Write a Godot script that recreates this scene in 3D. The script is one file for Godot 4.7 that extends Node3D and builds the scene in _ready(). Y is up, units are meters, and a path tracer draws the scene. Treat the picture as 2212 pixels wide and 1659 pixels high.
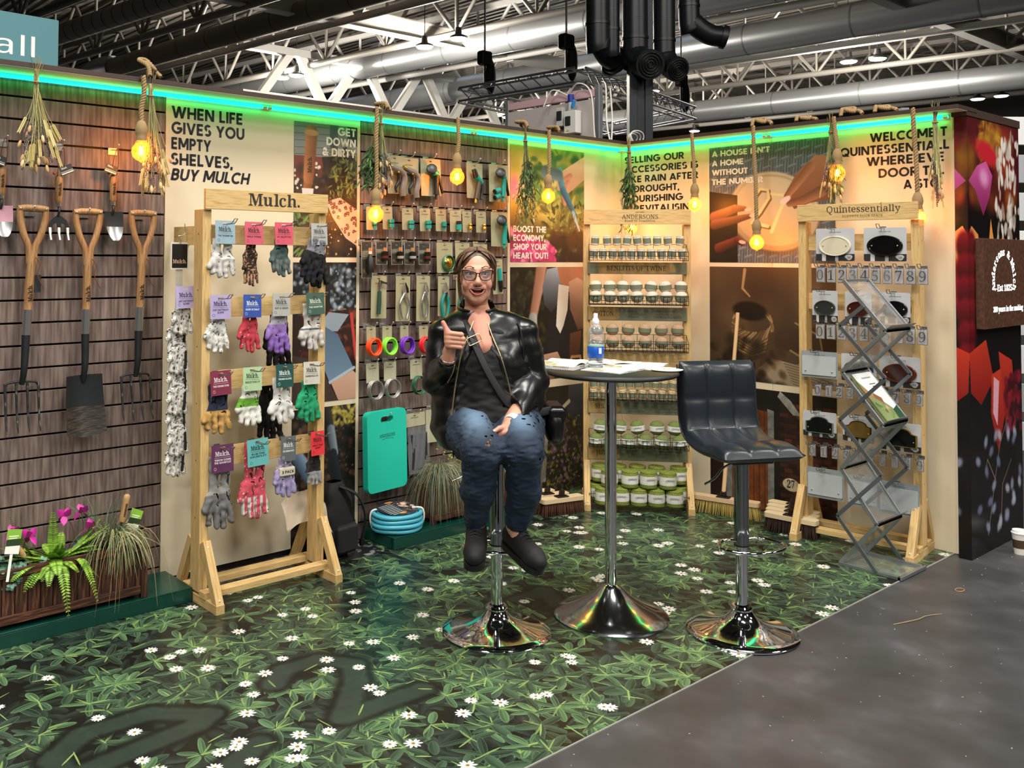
extends Node3D
# A garden-tools trade-show booth: two walls meeting at a corner, three pine display stands, a bar table with two stools and a seated woman.
# World: the corner of the booth is the origin, the left wall is the plane z = 0 (x < 0), the right wall is the plane x = 0 (z > 0).

var rng := RandomNumberGenerator.new()
var mats := {}
var texs := {}
var counts := {}
var f_bold: Font
var f_sans: Font
var f_serif: Font
var f_serifb: Font
const YAW := -0.69340866
const PITCH_SLAT := 0.103333

func _ready():
	# camera
	var cam := Camera3D.new()
	cam.name = "camera"
	cam.projection = Camera3D.PROJECTION_FRUSTUM
	cam.near = 0.05
	cam.far = 300.0
	cam.size = 1659.0 / 2006.226 * 0.05
	cam.frustum_offset = Vector2((1106.0 - 903.34) / 2006.226, -(829.5 - 496.214) / 2006.226) * 0.05
	cam.position = Vector3(-5.66642888, 1.64576099, 4.41166837)
	cam.rotation = Vector3(0.0288854, YAW, 0.00497564)
	add_child(cam)
	# surroundings: an exhibition hall, daylight only through its rooflights
	var we := WorldEnvironment.new()
	we.name = "world"
	var env := Environment.new()
	env.background_mode = Environment.BG_COLOR
	env.background_color = Color(0.8, 0.86, 0.93)
	env.background_energy_multiplier = 2.2
	env.tonemap_mode = Environment.TONE_MAPPER_LINEAR
	env.tonemap_exposure = 1.0
	env.sdfgi_enabled = true
	env.ssao_enabled = true
	env.ssil_enabled = true
	we.environment = env
	add_child(we)
	# the hall's lamps over the aisle in front of the booth: lights of the high bay panels built in hall()
	for p in [[-9.5, 5.5], [-4.5, 9.0], [1.5, 6.5], [-6.0, 2.2], [-2.6, 3.2], [-12.0, 11.0], [4.5, 10.0], [-1.0, 13.0]]:
		panel_lamp(Vector3(p[0], 7.0, p[1]), 1.5, 35.0)
	rng.seed = 7
	f_bold = font(["Droid Sans"], 700); f_sans = font(["Droid Sans"], 400)
	f_serif = font(["Droid Serif"], 400); f_serifb = font(["Droid Serif"], 700)
	build_booth()
	build_posters()
	build_hall()
	build_furniture()
	build_person()
	build_tools()
	build_glove_stand()
	build_cards()
	build_twine_stand()
	build_sign_stand()
	build_plants()
	build_hanging()
	build_small()

# ---------------------------------------------------------------- helpers
func font(names, weight) -> SystemFont:
	var f := SystemFont.new()
	f.font_names = PackedStringArray(names)
	f.font_weight = weight
	return f

func numbered(called: String) -> String:
	var k: int = counts.get(called, 0)
	counts[called] = k + 1
	return called if k == 0 else "%s_%03d" % [called, k]

func tag(o, label: String, category: String, group := "", kind := ""):
	o.set_meta("label", label)
	o.set_meta("category", category)
	if group != "": o.set_meta("group", group)
	if kind != "": o.set_meta("kind", kind)
	return o

func thing(called: String, label: String, category: String, at := Vector3.ZERO, turn := 0.0, group := "") -> Node3D:
	var o := Node3D.new()
	o.name = numbered(called)
	add_child(o)
	o.position = at
	o.rotation.y = turn
	return tag(o, label, category, group)

func base(called: String) -> Node3D:
	var o := Node3D.new()
	o.name = numbered(called)
	add_child(o)
	o.set_meta("kind", "structure")
	return o

func obj(called: String, b, m, parent = self) -> MeshInstance3D:
	var o := MeshInstance3D.new()
	o.mesh = b.mesh() if b is B else b
	o.material_override = m
	if parent == self:
		o.name = numbered(called)
		add_child(o)
	else:
		o.name = called
		parent.add_child(o, true)
		if "%s" % o.name != called:
			var k := 1
			while parent.has_node("%s_%03d" % [called, k]): k += 1
			o.name = "%s_%03d" % [called, k]
	return o

func struct(called: String, b, m, parent = self):
	var o = obj(called, b, m, parent)
	if parent == self: o.set_meta("kind", "structure")
	return o

func dup(src: Node3D, at: Vector3, turn: float, label: String) -> Node3D:
	var s: String = src.name
	if s.length() > 4 and s[s.length() - 4] == "_" and s.substr(s.length() - 3).is_valid_int(): s = s.substr(0, s.length() - 4)
	var r: Node3D = src.duplicate()
	r.name = numbered(s)
	add_child(r)
	r.position = at
	r.rotation.y = turn
	r.set_meta("label", label)
	return r

func stuff(o):
	o.set_meta("kind", "stuff")
	return o

func panel_lamp(p: Vector3, size: float, energy: float, lit := true):
	if lit:
		var l := AreaLight3D.new()
		l.name = "high_bay_light"
		l.area_size = Vector2(size, size)
		l.light_energy = energy
		l.light_color = Color(1.0, 0.98, 0.95)
		l.area_range = 60.0
		l.area_attenuation = 2.0
		l.shadow_enabled = true
		add_child(l, true)
		l.position = p - Vector3(0, 0.03, 0)
		l.rotation = Vector3(-PI / 2, 0, 0)

# materials: srgb colour, roughness, metallic
func M(c, rough := 0.6, metal := 0.0, key := "") -> StandardMaterial3D:
	var col: Color = Color(c) if c is String else c
	var k := "%s|%s|%s|%s" % [col.to_html(), rough, metal, key]
	if mats.has(k): return mats[k]
	var m := StandardMaterial3D.new()
	m.albedo_color = col
	m.roughness = rough
	m.metallic = metal
	m.resource_name = "m%d" % mats.size()
	mats[k] = m
	return m

func noise_tex(key: String, freq: float, oct: int, stops: Array, size := 512, kind := FastNoiseLite.TYPE_SIMPLEX_SMOOTH, nrm := 0.0) -> NoiseTexture2D:
	if texs.has(key): return texs[key]
	var t := NoiseTexture2D.new()
	t.width = size; t.height = size
	t.seamless = true
	var n := FastNoiseLite.new()
	n.seed = texs.size() + 3
	n.noise_type = kind
	n.frequency = freq
	n.fractal_octaves = oct
	t.noise = n
	if nrm > 0.0:
		t.as_normal_map = true
		t.bump_strength = nrm
	else:
		var g := Gradient.new()
		var offs := PackedFloat32Array(); var cols := PackedColorArray()
		for i in stops.size():
			offs.append(stops[i][0]); cols.append(Color(stops[i][1]))
		g.offsets = offs; g.colors = cols
		t.color_ramp = g
	texs[key] = t
	return t

# a material whose colour varies with noise, stretched along an axis by its scale
func MT(key: String, t: Texture2D, scale: Vector3, rough := 0.6, metal := 0.0, world := false, tint := Color.WHITE) -> StandardMaterial3D:
	if mats.has(key): return mats[key]
	var m := StandardMaterial3D.new()
	m.albedo_texture = t
	m.albedo_color = tint
	m.uv1_triplanar = true
	m.uv1_world_triplanar = world
	m.uv1_triplanar_sharpness = 8.0
	m.uv1_scale = scale
	m.roughness = rough
	m.metallic = metal
	mats[key] = m
	return m

func VC(rough := 0.6, metal := 0.0, key := "") -> StandardMaterial3D:   # vertex colours
	var m := M(Color.WHITE, rough, metal, "vc" + key)
	m.vertex_color_use_as_albedo = true
	return m

func lin(c) -> Color:
	var col: Color = Color(c) if c is String else c
	return col.srgb_to_linear()

func emit(c, e: float, key := "") -> StandardMaterial3D:
	var m := M(c, 0.5, 0.0, "emit%s%s" % [e, key])
	m.emission_enabled = true
	m.emission = Color(c) if c is String else c
	m.emission_energy_multiplier = e
	return m

# lettering: a thin solid text whose left/centre/right edge stands at p; w fits its width, h is the height of a capital
func words(parent, s: String, p: Vector3, h: float, m: Material, f: Font, align := 1, w := 0.0, turn := Vector3.ZERO, called := "lettering", thick := 0.0008) -> MeshInstance3D:
	var key := "tm|%s|%s|%s" % [s, f.get_instance_id(), align]
	var t: TextMesh
	if texs.has(key): t = texs[key]
	else:
		t = TextMesh.new()
		t.text = s
		t.font = f
		t.font_size = 32
		t.pixel_size = 1.0 / 23.0
		t.depth = 0.02
		t.curve_step = 2.0
		t.horizontal_alignment = [HORIZONTAL_ALIGNMENT_LEFT, HORIZONTAL_ALIGNMENT_CENTER, HORIZONTAL_ALIGNMENT_RIGHT][align]
		t.vertical_alignment = VERTICAL_ALIGNMENT_CENTER
		t.line_spacing = -6.2
		texs[key] = t
	var o := obj(called, t, m, parent)
	var box := t.get_aabb()
	var sx := h
	if w > 0.0 and box.size.x > 0.0: sx = w / box.size.x
	o.position = p
	o.rotation = turn
	o.scale = Vector3(sx, h, thick / 0.02)
	return o

# geometric bold capitals for the headings: straight strokes [x0, y0, x1, y1] and arcs [cx, cy, rx, ry, from, to] about the stroke's middle line, after the letter's width
const T := 0.225
var glyphs := {
	"A": [0.9, [0.1, 0, 0.45, 1], [0.8, 0, 0.45, 1], [0.22, 0.28, 0.68, 0.28]], "B": [0.68, [0.1, 0, 0.1, 1], [0.1, 0.905, 0.36, 0.905], [0.1, 0.52, 0.4, 0.52], [0.1, 0.095, 0.4, 0.095], [0.36, 0.7125, 0.19, 0.1925, -90, 90], [0.38, 0.3075, 0.21, 0.2125, -90, 90]],
	"C": [0.86, [0.5, 0.5, 0.405, 0.415, 45, 315]], "D": [0.84, [0.1, 0, 0.1, 1], [0.1, 0.905, 0.36, 0.905], [0.1, 0.095, 0.36, 0.095], [0.36, 0.5, 0.38, 0.405, -90, 90]], "E": [0.62, [0.1, 0, 0.1, 1], [0.1, 0.905, 0.58, 0.905], [0.1, 0.5, 0.54, 0.5], [0.1, 0.095, 0.58, 0.095]],
	"F": [0.58, [0.1, 0, 0.1, 1], [0.1, 0.905, 0.56, 0.905], [0.1, 0.48, 0.5, 0.48]], "G": [0.96, [0.5, 0.5, 0.405, 0.415, 45, 355], [0.5, 0.46, 0.96, 0.46]], "H": [0.8, [0.1, 0, 0.1, 1], [0.7, 0, 0.7, 1], [0.1, 0.5, 0.7, 0.5]], "I": [0.2, [0.1, 0, 0.1, 1]],
	"K": [0.78, [0.1, 0, 0.1, 1], [0.16, 0.45, 0.6, 1], [0.3, 0.58, 0.66, 0]], "L": [0.56, [0.1, 0, 0.1, 1], [0.1, 0.095, 0.54, 0.095]], "M": [1.02, [0.1, 0, 0.1, 1], [0.92, 0, 0.92, 1], [0.13, 1, 0.51, 0.2], [0.89, 1, 0.51, 0.2]], "N": [0.84, [0.1, 0, 0.1, 1], [0.74, 0, 0.74, 1], [0.12, 1, 0.72, 0]],
	"O": [1.0, [0.5, 0.5, 0.405, 0.415, 0, 360]], "P": [0.64, [0.1, 0, 0.1, 1], [0.1, 0.905, 0.36, 0.905], [0.1, 0.46, 0.36, 0.46], [0.34, 0.6825, 0.21, 0.2225, -90, 90]], "Q": [1.0, [0.5, 0.5, 0.405, 0.415, 0, 360], [0.56, 0.34, 0.86, -0.04]],
	"R": [0.7, [0.1, 0, 0.1, 1], [0.1, 0.905, 0.36, 0.905], [0.1, 0.46, 0.36, 0.46], [0.34, 0.6825, 0.21, 0.2225, -90, 90], [0.34, 0.46, 0.6, 0]], "S": [0.64, [0.32, 0.715, 0.215, 0.195, 30, 255], [0.32, 0.3, 0.225, 0.205, -150, 75]], "T": [0.62, [0.31, 0, 0.31, 1], [0.0, 0.905, 0.62, 0.905]],
	"U": [0.78, [0.1, 0.4, 0.1, 1], [0.68, 0.4, 0.68, 1], [0.39, 0.4, 0.29, 0.31, 180, 360]], "V": [0.86, [0.1, 1, 0.43, 0], [0.76, 1, 0.43, 0]], "W": [1.3, [0.1, 1, 0.38, 0], [0.65, 1, 0.38, 0], [0.65, 1, 0.92, 0], [1.2, 1, 0.92, 0]], "Y": [0.78, [0.1, 1, 0.39, 0.42], [0.68, 1, 0.39, 0.42], [0.39, 0, 0.39, 0.46]],
	"&": [0.84, [0.36, 0.76, 0.17, 0.15, 0, 360], [0.24, 0.68, 0.72, 0.0], [0.32, 0.28, 0.22, 0.185, 100, 350], [0.48, 0.2, 0.72, 0.48]], "!": [0.2, [0.1, 0.34, 0.1, 1], [0.1, 0, 0.1, 0.19]], ",": [0.22, [0.08, -0.14, 0.12, 0.17]], "'": [0.2, [0.1, 0.68, 0.1, 1]], " ": [0.3]}

func heading(parent, s: String, p: Vector3, h: float, m: Material, align := 0, w := 0.0, turn := Vector3.ZERO, slant := 0.0) -> MeshInstance3D:
	var b := B.new()
	var x := 0.0
	for ch in s:
		var g: Array = glyphs[ch]
		for k in range(1, g.size()):
			var q: Array = g[k]
			if q.size() == 4:
				var dx := T / 2
				var dy := 0.0
				if absf(q[3] - q[1]) < 0.01:
					dx = 0.0; dy = T / 2
				else: dx = T / 2 * Vector2(q[2] - q[0], q[3] - q[1]).length() / absf(q[3] - q[1])
				b.quad(Vector3(x + q[0] - dx, q[1] + dy, 0), Vector3(x + q[0] + dx, q[1] - dy, 0), Vector3(x + q[2] + dx, q[3] - dy, 0), Vector3(x + q[2] - dx, q[3] + dy, 0), Vector3(0, 0, 1))
			else:
				var n := int(absf(q[5] - q[4]) / 15.0)
				for i in n:
					var a0 := deg_to_rad(lerpf(q[4], q[5], float(i) / n))
					var a1 := deg_to_rad(lerpf(q[4], q[5], float(i + 1) / n))
					var e := func(a: float, o: float) -> Vector3: return Vector3(x + q[0] + cos(a) * (q[2] + o), q[1] + sin(a) * (q[3] + o), 0)
					b.quad(e.call(a0, -T / 2), e.call(a0, T / 2), e.call(a1, T / 2), e.call(a1, -T / 2), Vector3(0, 0, 1))
		x += g[0] + 0.1
	x -= 0.1
	for i in b.v.size(): b.v[i].x += slant * b.v[i].y
	var o := obj("lettering", b, m, parent)
	var sx := w / x if w > 0.0 else h
	o.transform = Transform3D(Basis.from_euler(turn) * Basis.from_scale(Vector3(sx, h, 1)), p + Basis.from_euler(turn) * Vector3(-x * sx * 0.5 * align, -h / 2, 0))
	return o

# lines of a heading, each fitted to its own width; p is the first line's edge
func para(parent, lines: Array, p: Vector3, pitch: float, h: float, m: Material, align := 0, turn := Vector3.ZERO):
	for i in lines.size(): heading(parent, lines[i][0], p - Vector3(0, pitch * i, 0), h, m, align, lines[i][1], turn)

# ---------------------------------------------------------------- a mesh builder
class B:
	var v := PackedVector3Array()
	var n := PackedVector3Array()
	var c := PackedColorArray()
	var uv := PackedVector2Array()
	var ix := PackedInt32Array()
	var col := Color.WHITE
	var xf := Transform3D.IDENTITY

	func vert(p: Vector3, nn: Vector3, u := Vector2.ZERO) -> int:
		v.append(xf * p)
		n.append((xf.basis * nn).normalized())
		c.append(col)
		uv.append(u)
		return v.size() - 1

	func tri(a: int, b: int, d: int):
		var g := (v[b] - v[a]).cross(v[d] - v[a])
		ix.append(a)
		if g.dot(n[a] + n[b] + n[d]) > 0.0:
			ix.append(d); ix.append(b)
		else:
			ix.append(b); ix.append(d)

	func quad(a: Vector3, b: Vector3, d: Vector3, e: Vector3, nn := Vector3.ZERO):
		if nn == Vector3.ZERO: nn = (b - a).cross(d - a).normalized()
		var i := vert(a, nn, Vector2(0, 0)); vert(b, nn, Vector2(1, 0)); vert(d, nn, Vector2(1, 1)); vert(e, nn, Vector2(0, 1))
		tri(i, i + 1, i + 2); tri(i, i + 2, i + 3)

	func box(ce: Vector3, s: Vector3, bev := 0.0, ba := Basis.IDENTITY) -> B:
		var h := s * 0.5
		bev = minf(bev, minf(h.x, minf(h.y, h.z)) * 0.9)
		var id := {}
		for ax in 3:
			for sg in [-1, 1]:
				var nn := Vector3.ZERO
				nn[ax] = sg
				var q := []
				for k in [[-1, -1], [1, -1], [1, 1], [-1, 1]]:
					var p := Vector3.ZERO
					p[ax] = h[ax] * sg
					p[(ax + 1) % 3] = (h[(ax + 1) % 3] - bev) * k[0]
					p[(ax + 2) % 3] = (h[(ax + 2) % 3] - bev) * k[1]
					var i := vert(ce + ba * p, ba * nn, Vector2(k[0] * 0.5 + 0.5, 0.5 - k[1] * 0.5))
					q.append(i)
					var sgn := Vector3i.ZERO
					sgn[ax] = sg; sgn[(ax + 1) % 3] = k[0]; sgn[(ax + 2) % 3] = k[1]
					id[[ax, sgn]] = i
				tri(q[0], q[1], q[2]); tri(q[0], q[2], q[3])
		if bev > 0.0:
			for ax in 3:   # edges along ax
				var b1 := (ax + 1) % 3
				var b2 := (ax + 2) % 3
				for s1 in [-1, 1]:
					for s2 in [-1, 1]:
						var lo := Vector3i.ZERO
						lo[b1] = s1; lo[b2] = s2; lo[ax] = -1
						var hi := lo
						hi[ax] = 1
						tri(id[[b1, lo]], id[[b1, hi]], id[[b2, hi]]); tri(id[[b1, lo]], id[[b2, hi]], id[[b2, lo]])
			for sx in [-1, 1]:
				for sy in [-1, 1]:
					for sz in [-1, 1]:
						var k := Vector3i(sx, sy, sz)
						tri(id[[0, k]], id[[1, k]], id[[2, k]])
		return self

	func beam(a: Vector3, b: Vector3, w: float, t: float, bev := 0.0, up := Vector3.UP) -> B:   # a bar from a to b, w across (along up x dir), t along up
		var y := (b - a).normalized()
		var x := up.cross(y)
		if x.length() < 0.01: x = Vector3.RIGHT.cross(y)
		x = x.normalized()
		var z := x.cross(y)
		return box((a + b) * 0.5, Vector3(w, a.distance_to(b), t), bev, Basis(x, y, z))

	func tube(pts: Array, r, seg := 8, caps := true, flat := 1.0) -> B:   # flat squeezes the section along its second axis
		var cnt := pts.size()
		if cnt < 2: return self
		var fx := Vector3.ZERO
		var rings := []
		var last := Vector3.ZERO
		for i in cnt:
			var d: Vector3 = (pts[mini(i + 1, cnt - 1)] - pts[maxi(i - 1, 0)]).normalized()
			if d == Vector3.ZERO: d = last if last != Vector3.ZERO else Vector3.UP
			last = d
			if fx == Vector3.ZERO:
				fx = d.cross(Vector3.UP if absf(d.y) < 0.9 else Vector3.RIGHT).normalized()
			else:
				fx = (fx - d * fx.dot(d)).normalized()
			var fy := d.cross(fx)
			var rr: float = r[i] if r is Array else r
			var sl := 0.0
			if r is Array and cnt > 1:
				var i0 := maxi(i - 1, 0)
				var i1 := mini(i + 1, cnt - 1)
				sl = (r[i0] - r[i1]) / maxf(pts[i0].distance_to(pts[i1]), 1e-5)
			var ring := []
			for k in seg:
				var an := TAU * k / seg
				var o := fx * cos(an) + fy * sin(an) * flat
				var nn := fx * cos(an) * flat + fy * sin(an)
				ring.append(vert(pts[i] + o * rr, nn + d * sl, Vector2(float(k) / seg, float(i) / (cnt - 1))))
			rings.append(ring)
			if i > 0:
				for k in seg:
					var a0: int = rings[i - 1][k]
					var a1: int = rings[i - 1][(k + 1) % seg]
					var b0: int = ring[k]
					var b1: int = ring[(k + 1) % seg]
					tri(a0, a1, b1); tri(a0, b1, b0)
		if caps:
			for e in [0, cnt - 1]:
				var d: Vector3 = (pts[0] - pts[1]) if e == 0 else (pts[cnt - 1] - pts[cnt - 2])
				d = d.normalized()
				var ce := vert(pts[e], d)
				var first := v.size()
				for k in seg: vert(xf.affine_inverse() * v[rings[e][k]], d)
				for k in seg: tri(ce, first + k, first + (k + 1) % seg)
		return self

	func lathe(pr: Array, seg := 24, at := Vector3.ZERO, ba := Basis.IDENTITY, flat := 1.0) -> B:   # profile of Vector2(radius, height)
		var cnt := pr.size()
		for i in cnt - 1:
			var p: Vector2 = pr[i]
			var q: Vector2 = pr[i + 1]
			if p.is_equal_approx(q): continue
			var d := (q - p).normalized()
			var mn := Vector2(d.y, -d.x)
			var n0 := mn
			var n1 := mn
			if i > 0:
				var e: Vector2 = (p - pr[i - 1]).normalized()
				var en := Vector2(e.y, -e.x)
				if en.dot(mn) > 0.7: n0 = (en + mn).normalized()
			if i < cnt - 2:
				var e2: Vector2 = (pr[i + 2] - q).normalized()
				var en2 := Vector2(e2.y, -e2.x)
				if en2.dot(mn) > 0.7: n1 = (en2 + mn).normalized()
			var first := v.size()
			for k in seg + 1:
				var an := TAU * k / seg
				var r := Vector3(cos(an), 0, sin(an) * flat)
				var rn := Vector3(cos(an) * flat, 0, sin(an))
				vert(at + ba * (r * p.x + Vector3.UP * p.y), ba * (rn * n0.x + Vector3.UP * n0.y), Vector2(float(k) / seg, p.y))
				vert(at + ba * (r * q.x + Vector3.UP * q.y), ba * (rn * n1.x + Vector3.UP * n1.y), Vector2(float(k) / seg, q.y))
			for k in seg:
				var a := first + k * 2
				if p.x > 1e-6: tri(a, a + 2, a + 1)
				if q.x > 1e-6: tri(a + 1, a + 2, a + 3)
		return self

	func ell(ce: Vector3, r: Vector3, seg := 12, rings := 8, ba := Basis.IDENTITY) -> B:
		var first := v.size()
		for i in rings + 1:
			var ph := PI * i / rings
			for k in seg + 1:
				var th := TAU * k / seg
				var d := Vector3(sin(ph) * cos(th), cos(ph), sin(ph) * sin(th))
				vert(ce + ba * (d * r), ba * (d / r), Vector2(float(k) / seg, float(i) / rings))
		for i in rings:
			for k in seg:
				var a := first + i * (seg + 1) + k
				var b := a + seg + 1
				if i > 0: tri(a, a + 1, b)
				if i < rings - 1: tri(a + 1, b + 1, b)
		return self

	func prism(poly: PackedVector2Array, z0: float, z1: float, ba := Basis.IDENTITY, at := Vector3.ZERO, holes := [], bev := 0.0) -> B:   # polygon in xy, pulled along z
		var ring := poly
		for hcut in holes:   # join each hole to the outline with a bridge
			ring = _bridge(ring, hcut)
		var id := Geometry2D.triangulate_polygon(ring)
		for side in [z0, z1]:
			var nn := Vector3(0, 0, 1.0 if (side == maxf(z0, z1)) else -1.0)
			var first := v.size()
			var bb := Rect2(ring[0], Vector2.ZERO)
			for p in ring: bb = bb.expand(p)
			for p in ring:
				vert(at + ba * Vector3(p.x, p.y, side), ba * nn, Vector2((p.x - bb.position.x) / maxf(bb.size.x, 1e-6), 1.0 - (p.y - bb.position.y) / maxf(bb.size.y, 1e-6)))
			for i in range(0, id.size(), 3): tri(first + id[i], first + id[i + 1], first + id[i + 2])
		var loops := [poly]
		loops.append_array(holes)
		for li in loops.size():
			var lp: PackedVector2Array = loops[li]
			var cw := Geometry2D.is_polygon_clockwise(lp)
			var sgn := (1.0 if cw else -1.0) * (-1.0 if li > 0 else 1.0)
			for i in lp.size():
				var p := lp[i]
				var q := lp[(i + 1) % lp.size()]
				if p.distance_to(q) < 1e-6: continue
				var d := (q - p).normalized()
				var nr := Vector2(-d.y, d.x) * sgn
				var pd := (p - lp[(i - 1 + lp.size()) % lp.size()]).normalized()
				var qd := (lp[(i + 2) % lp.size()] - q).normalized()
				var np := nr
				var nq := nr
				if pd.dot(d) > 0.75: np = (Vector2(-pd.y, pd.x) * sgn + nr).normalized()
				if qd.dot(d) > 0.75: nq = (Vector2(-qd.y, qd.x) * sgn + nr).normalized()
				var a := vert(at + ba * Vector3(p.x, p.y, z0), ba * Vector3(np.x, np.y, 0))
				vert(at + ba * Vector3(q.x, q.y, z0), ba * Vector3(nq.x, nq.y, 0))
				vert(at + ba * Vector3(q.x, q.y, z1), ba * Vector3(nq.x, nq.y, 0))
				vert(at + ba * Vector3(p.x, p.y, z1), ba * Vector3(np.x, np.y, 0))
				tri(a, a + 1, a + 2); tri(a, a + 2, a + 3)
		return self

	func _bridge(outer: PackedVector2Array, inner: PackedVector2Array) -> PackedVector2Array:
		if Geometry2D.is_polygon_clockwise(outer) == Geometry2D.is_polygon_clockwise(inner):
			inner = inner.duplicate()
			inner.reverse()
		var bi := 0
		var bj := 0
		var best := 1e9
		for i in outer.size():
			for j in inner.size():
				var d := outer[i].distance_squared_to(inner[j])
				if d < best:
					best = d; bi = i; bj = j
		var r := PackedVector2Array()
		for i in bi + 1: r.append(outer[i])
		for j in inner.size() + 1: r.append(inner[(bj + j) % inner.size()])
		r.append(outer[bi] + (outer[(bi + 1) % outer.size()] - outer[bi]) * 1e-4)
		for i in range(bi + 1, outer.size()): r.append(outer[i])
		return r

	func leaf(a: Vector3, b: Vector3, w: float, up: Vector3, bend := 0.0, seg := 3) -> B:   # a thin two-sided blade from a to b
		var d := b - a
		var x := d.cross(up).normalized()
		var nn := x.cross(d).normalized()
		var first := v.size()
		for i in seg + 1:
			var t := float(i) / seg
			var ww := w * sin(PI * clampf(t * 0.92 + 0.06, 0.0, 1.0))
			var p := a + d * t + nn * bend * sin(PI * t)
			vert(p - x * ww, nn - x * 0.3); vert(p + nn * w * 0.12, nn); vert(p + x * ww, nn + x * 0.3)
		for i in seg:
			var k := first + i * 3
			tri(k, k + 1, k + 4); tri(k, k + 4, k + 3); tri(k + 1, k + 2, k + 5); tri(k + 1, k + 5, k + 4)
		return self

	func mesh() -> ArrayMesh:
		var a := []
		a.resize(Mesh.ARRAY_MAX)
		a[Mesh.ARRAY_VERTEX] = v
		a[Mesh.ARRAY_NORMAL] = n
		a[Mesh.ARRAY_COLOR] = c
		a[Mesh.ARRAY_TEX_UV] = uv
		a[Mesh.ARRAY_INDEX] = ix
		var m := ArrayMesh.new()
		if v.size() > 0 and ix.size() > 0: m.add_surface_from_arrays(Mesh.PRIMITIVE_TRIANGLES, a)
		return m

static func rrect(w: float, h: float, r: float, seg := 4, ce := Vector2.ZERO) -> PackedVector2Array:   # rounded rectangle, counter-clockwise
	var p := PackedVector2Array()
	for q in [[1, 1, 0.0], [-1, 1, PI / 2], [-1, -1, PI], [1, -1, PI * 1.5]]:
		for i in seg + 1:
			var an: float = q[2] + PI / 2 * i / seg
			p.append(ce + Vector2((w / 2 - r) * q[0] + cos(an) * r, (h / 2 - r) * q[1] + sin(an) * r))
	return p

static func oval(w: float, h: float, seg := 24, ce := Vector2.ZERO) -> PackedVector2Array:
	var p := PackedVector2Array()
	for i in seg: p.append(ce + Vector2(cos(TAU * i / seg) * w / 2, sin(TAU * i / seg) * h / 2))
	return p

static func spline(k: Array, step := 6) -> Array:   # a smooth line through the points
	var r := []
	for i in k.size() - 1:
		var p0 = k[maxi(i - 1, 0)]
		var p3 = k[mini(i + 2, k.size() - 1)]
		for s in step: r.append(k[i].cubic_interpolate(k[i + 1], p0, p3, float(s) / step))
	r.append(k[k.size() - 1])
	return r

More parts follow.
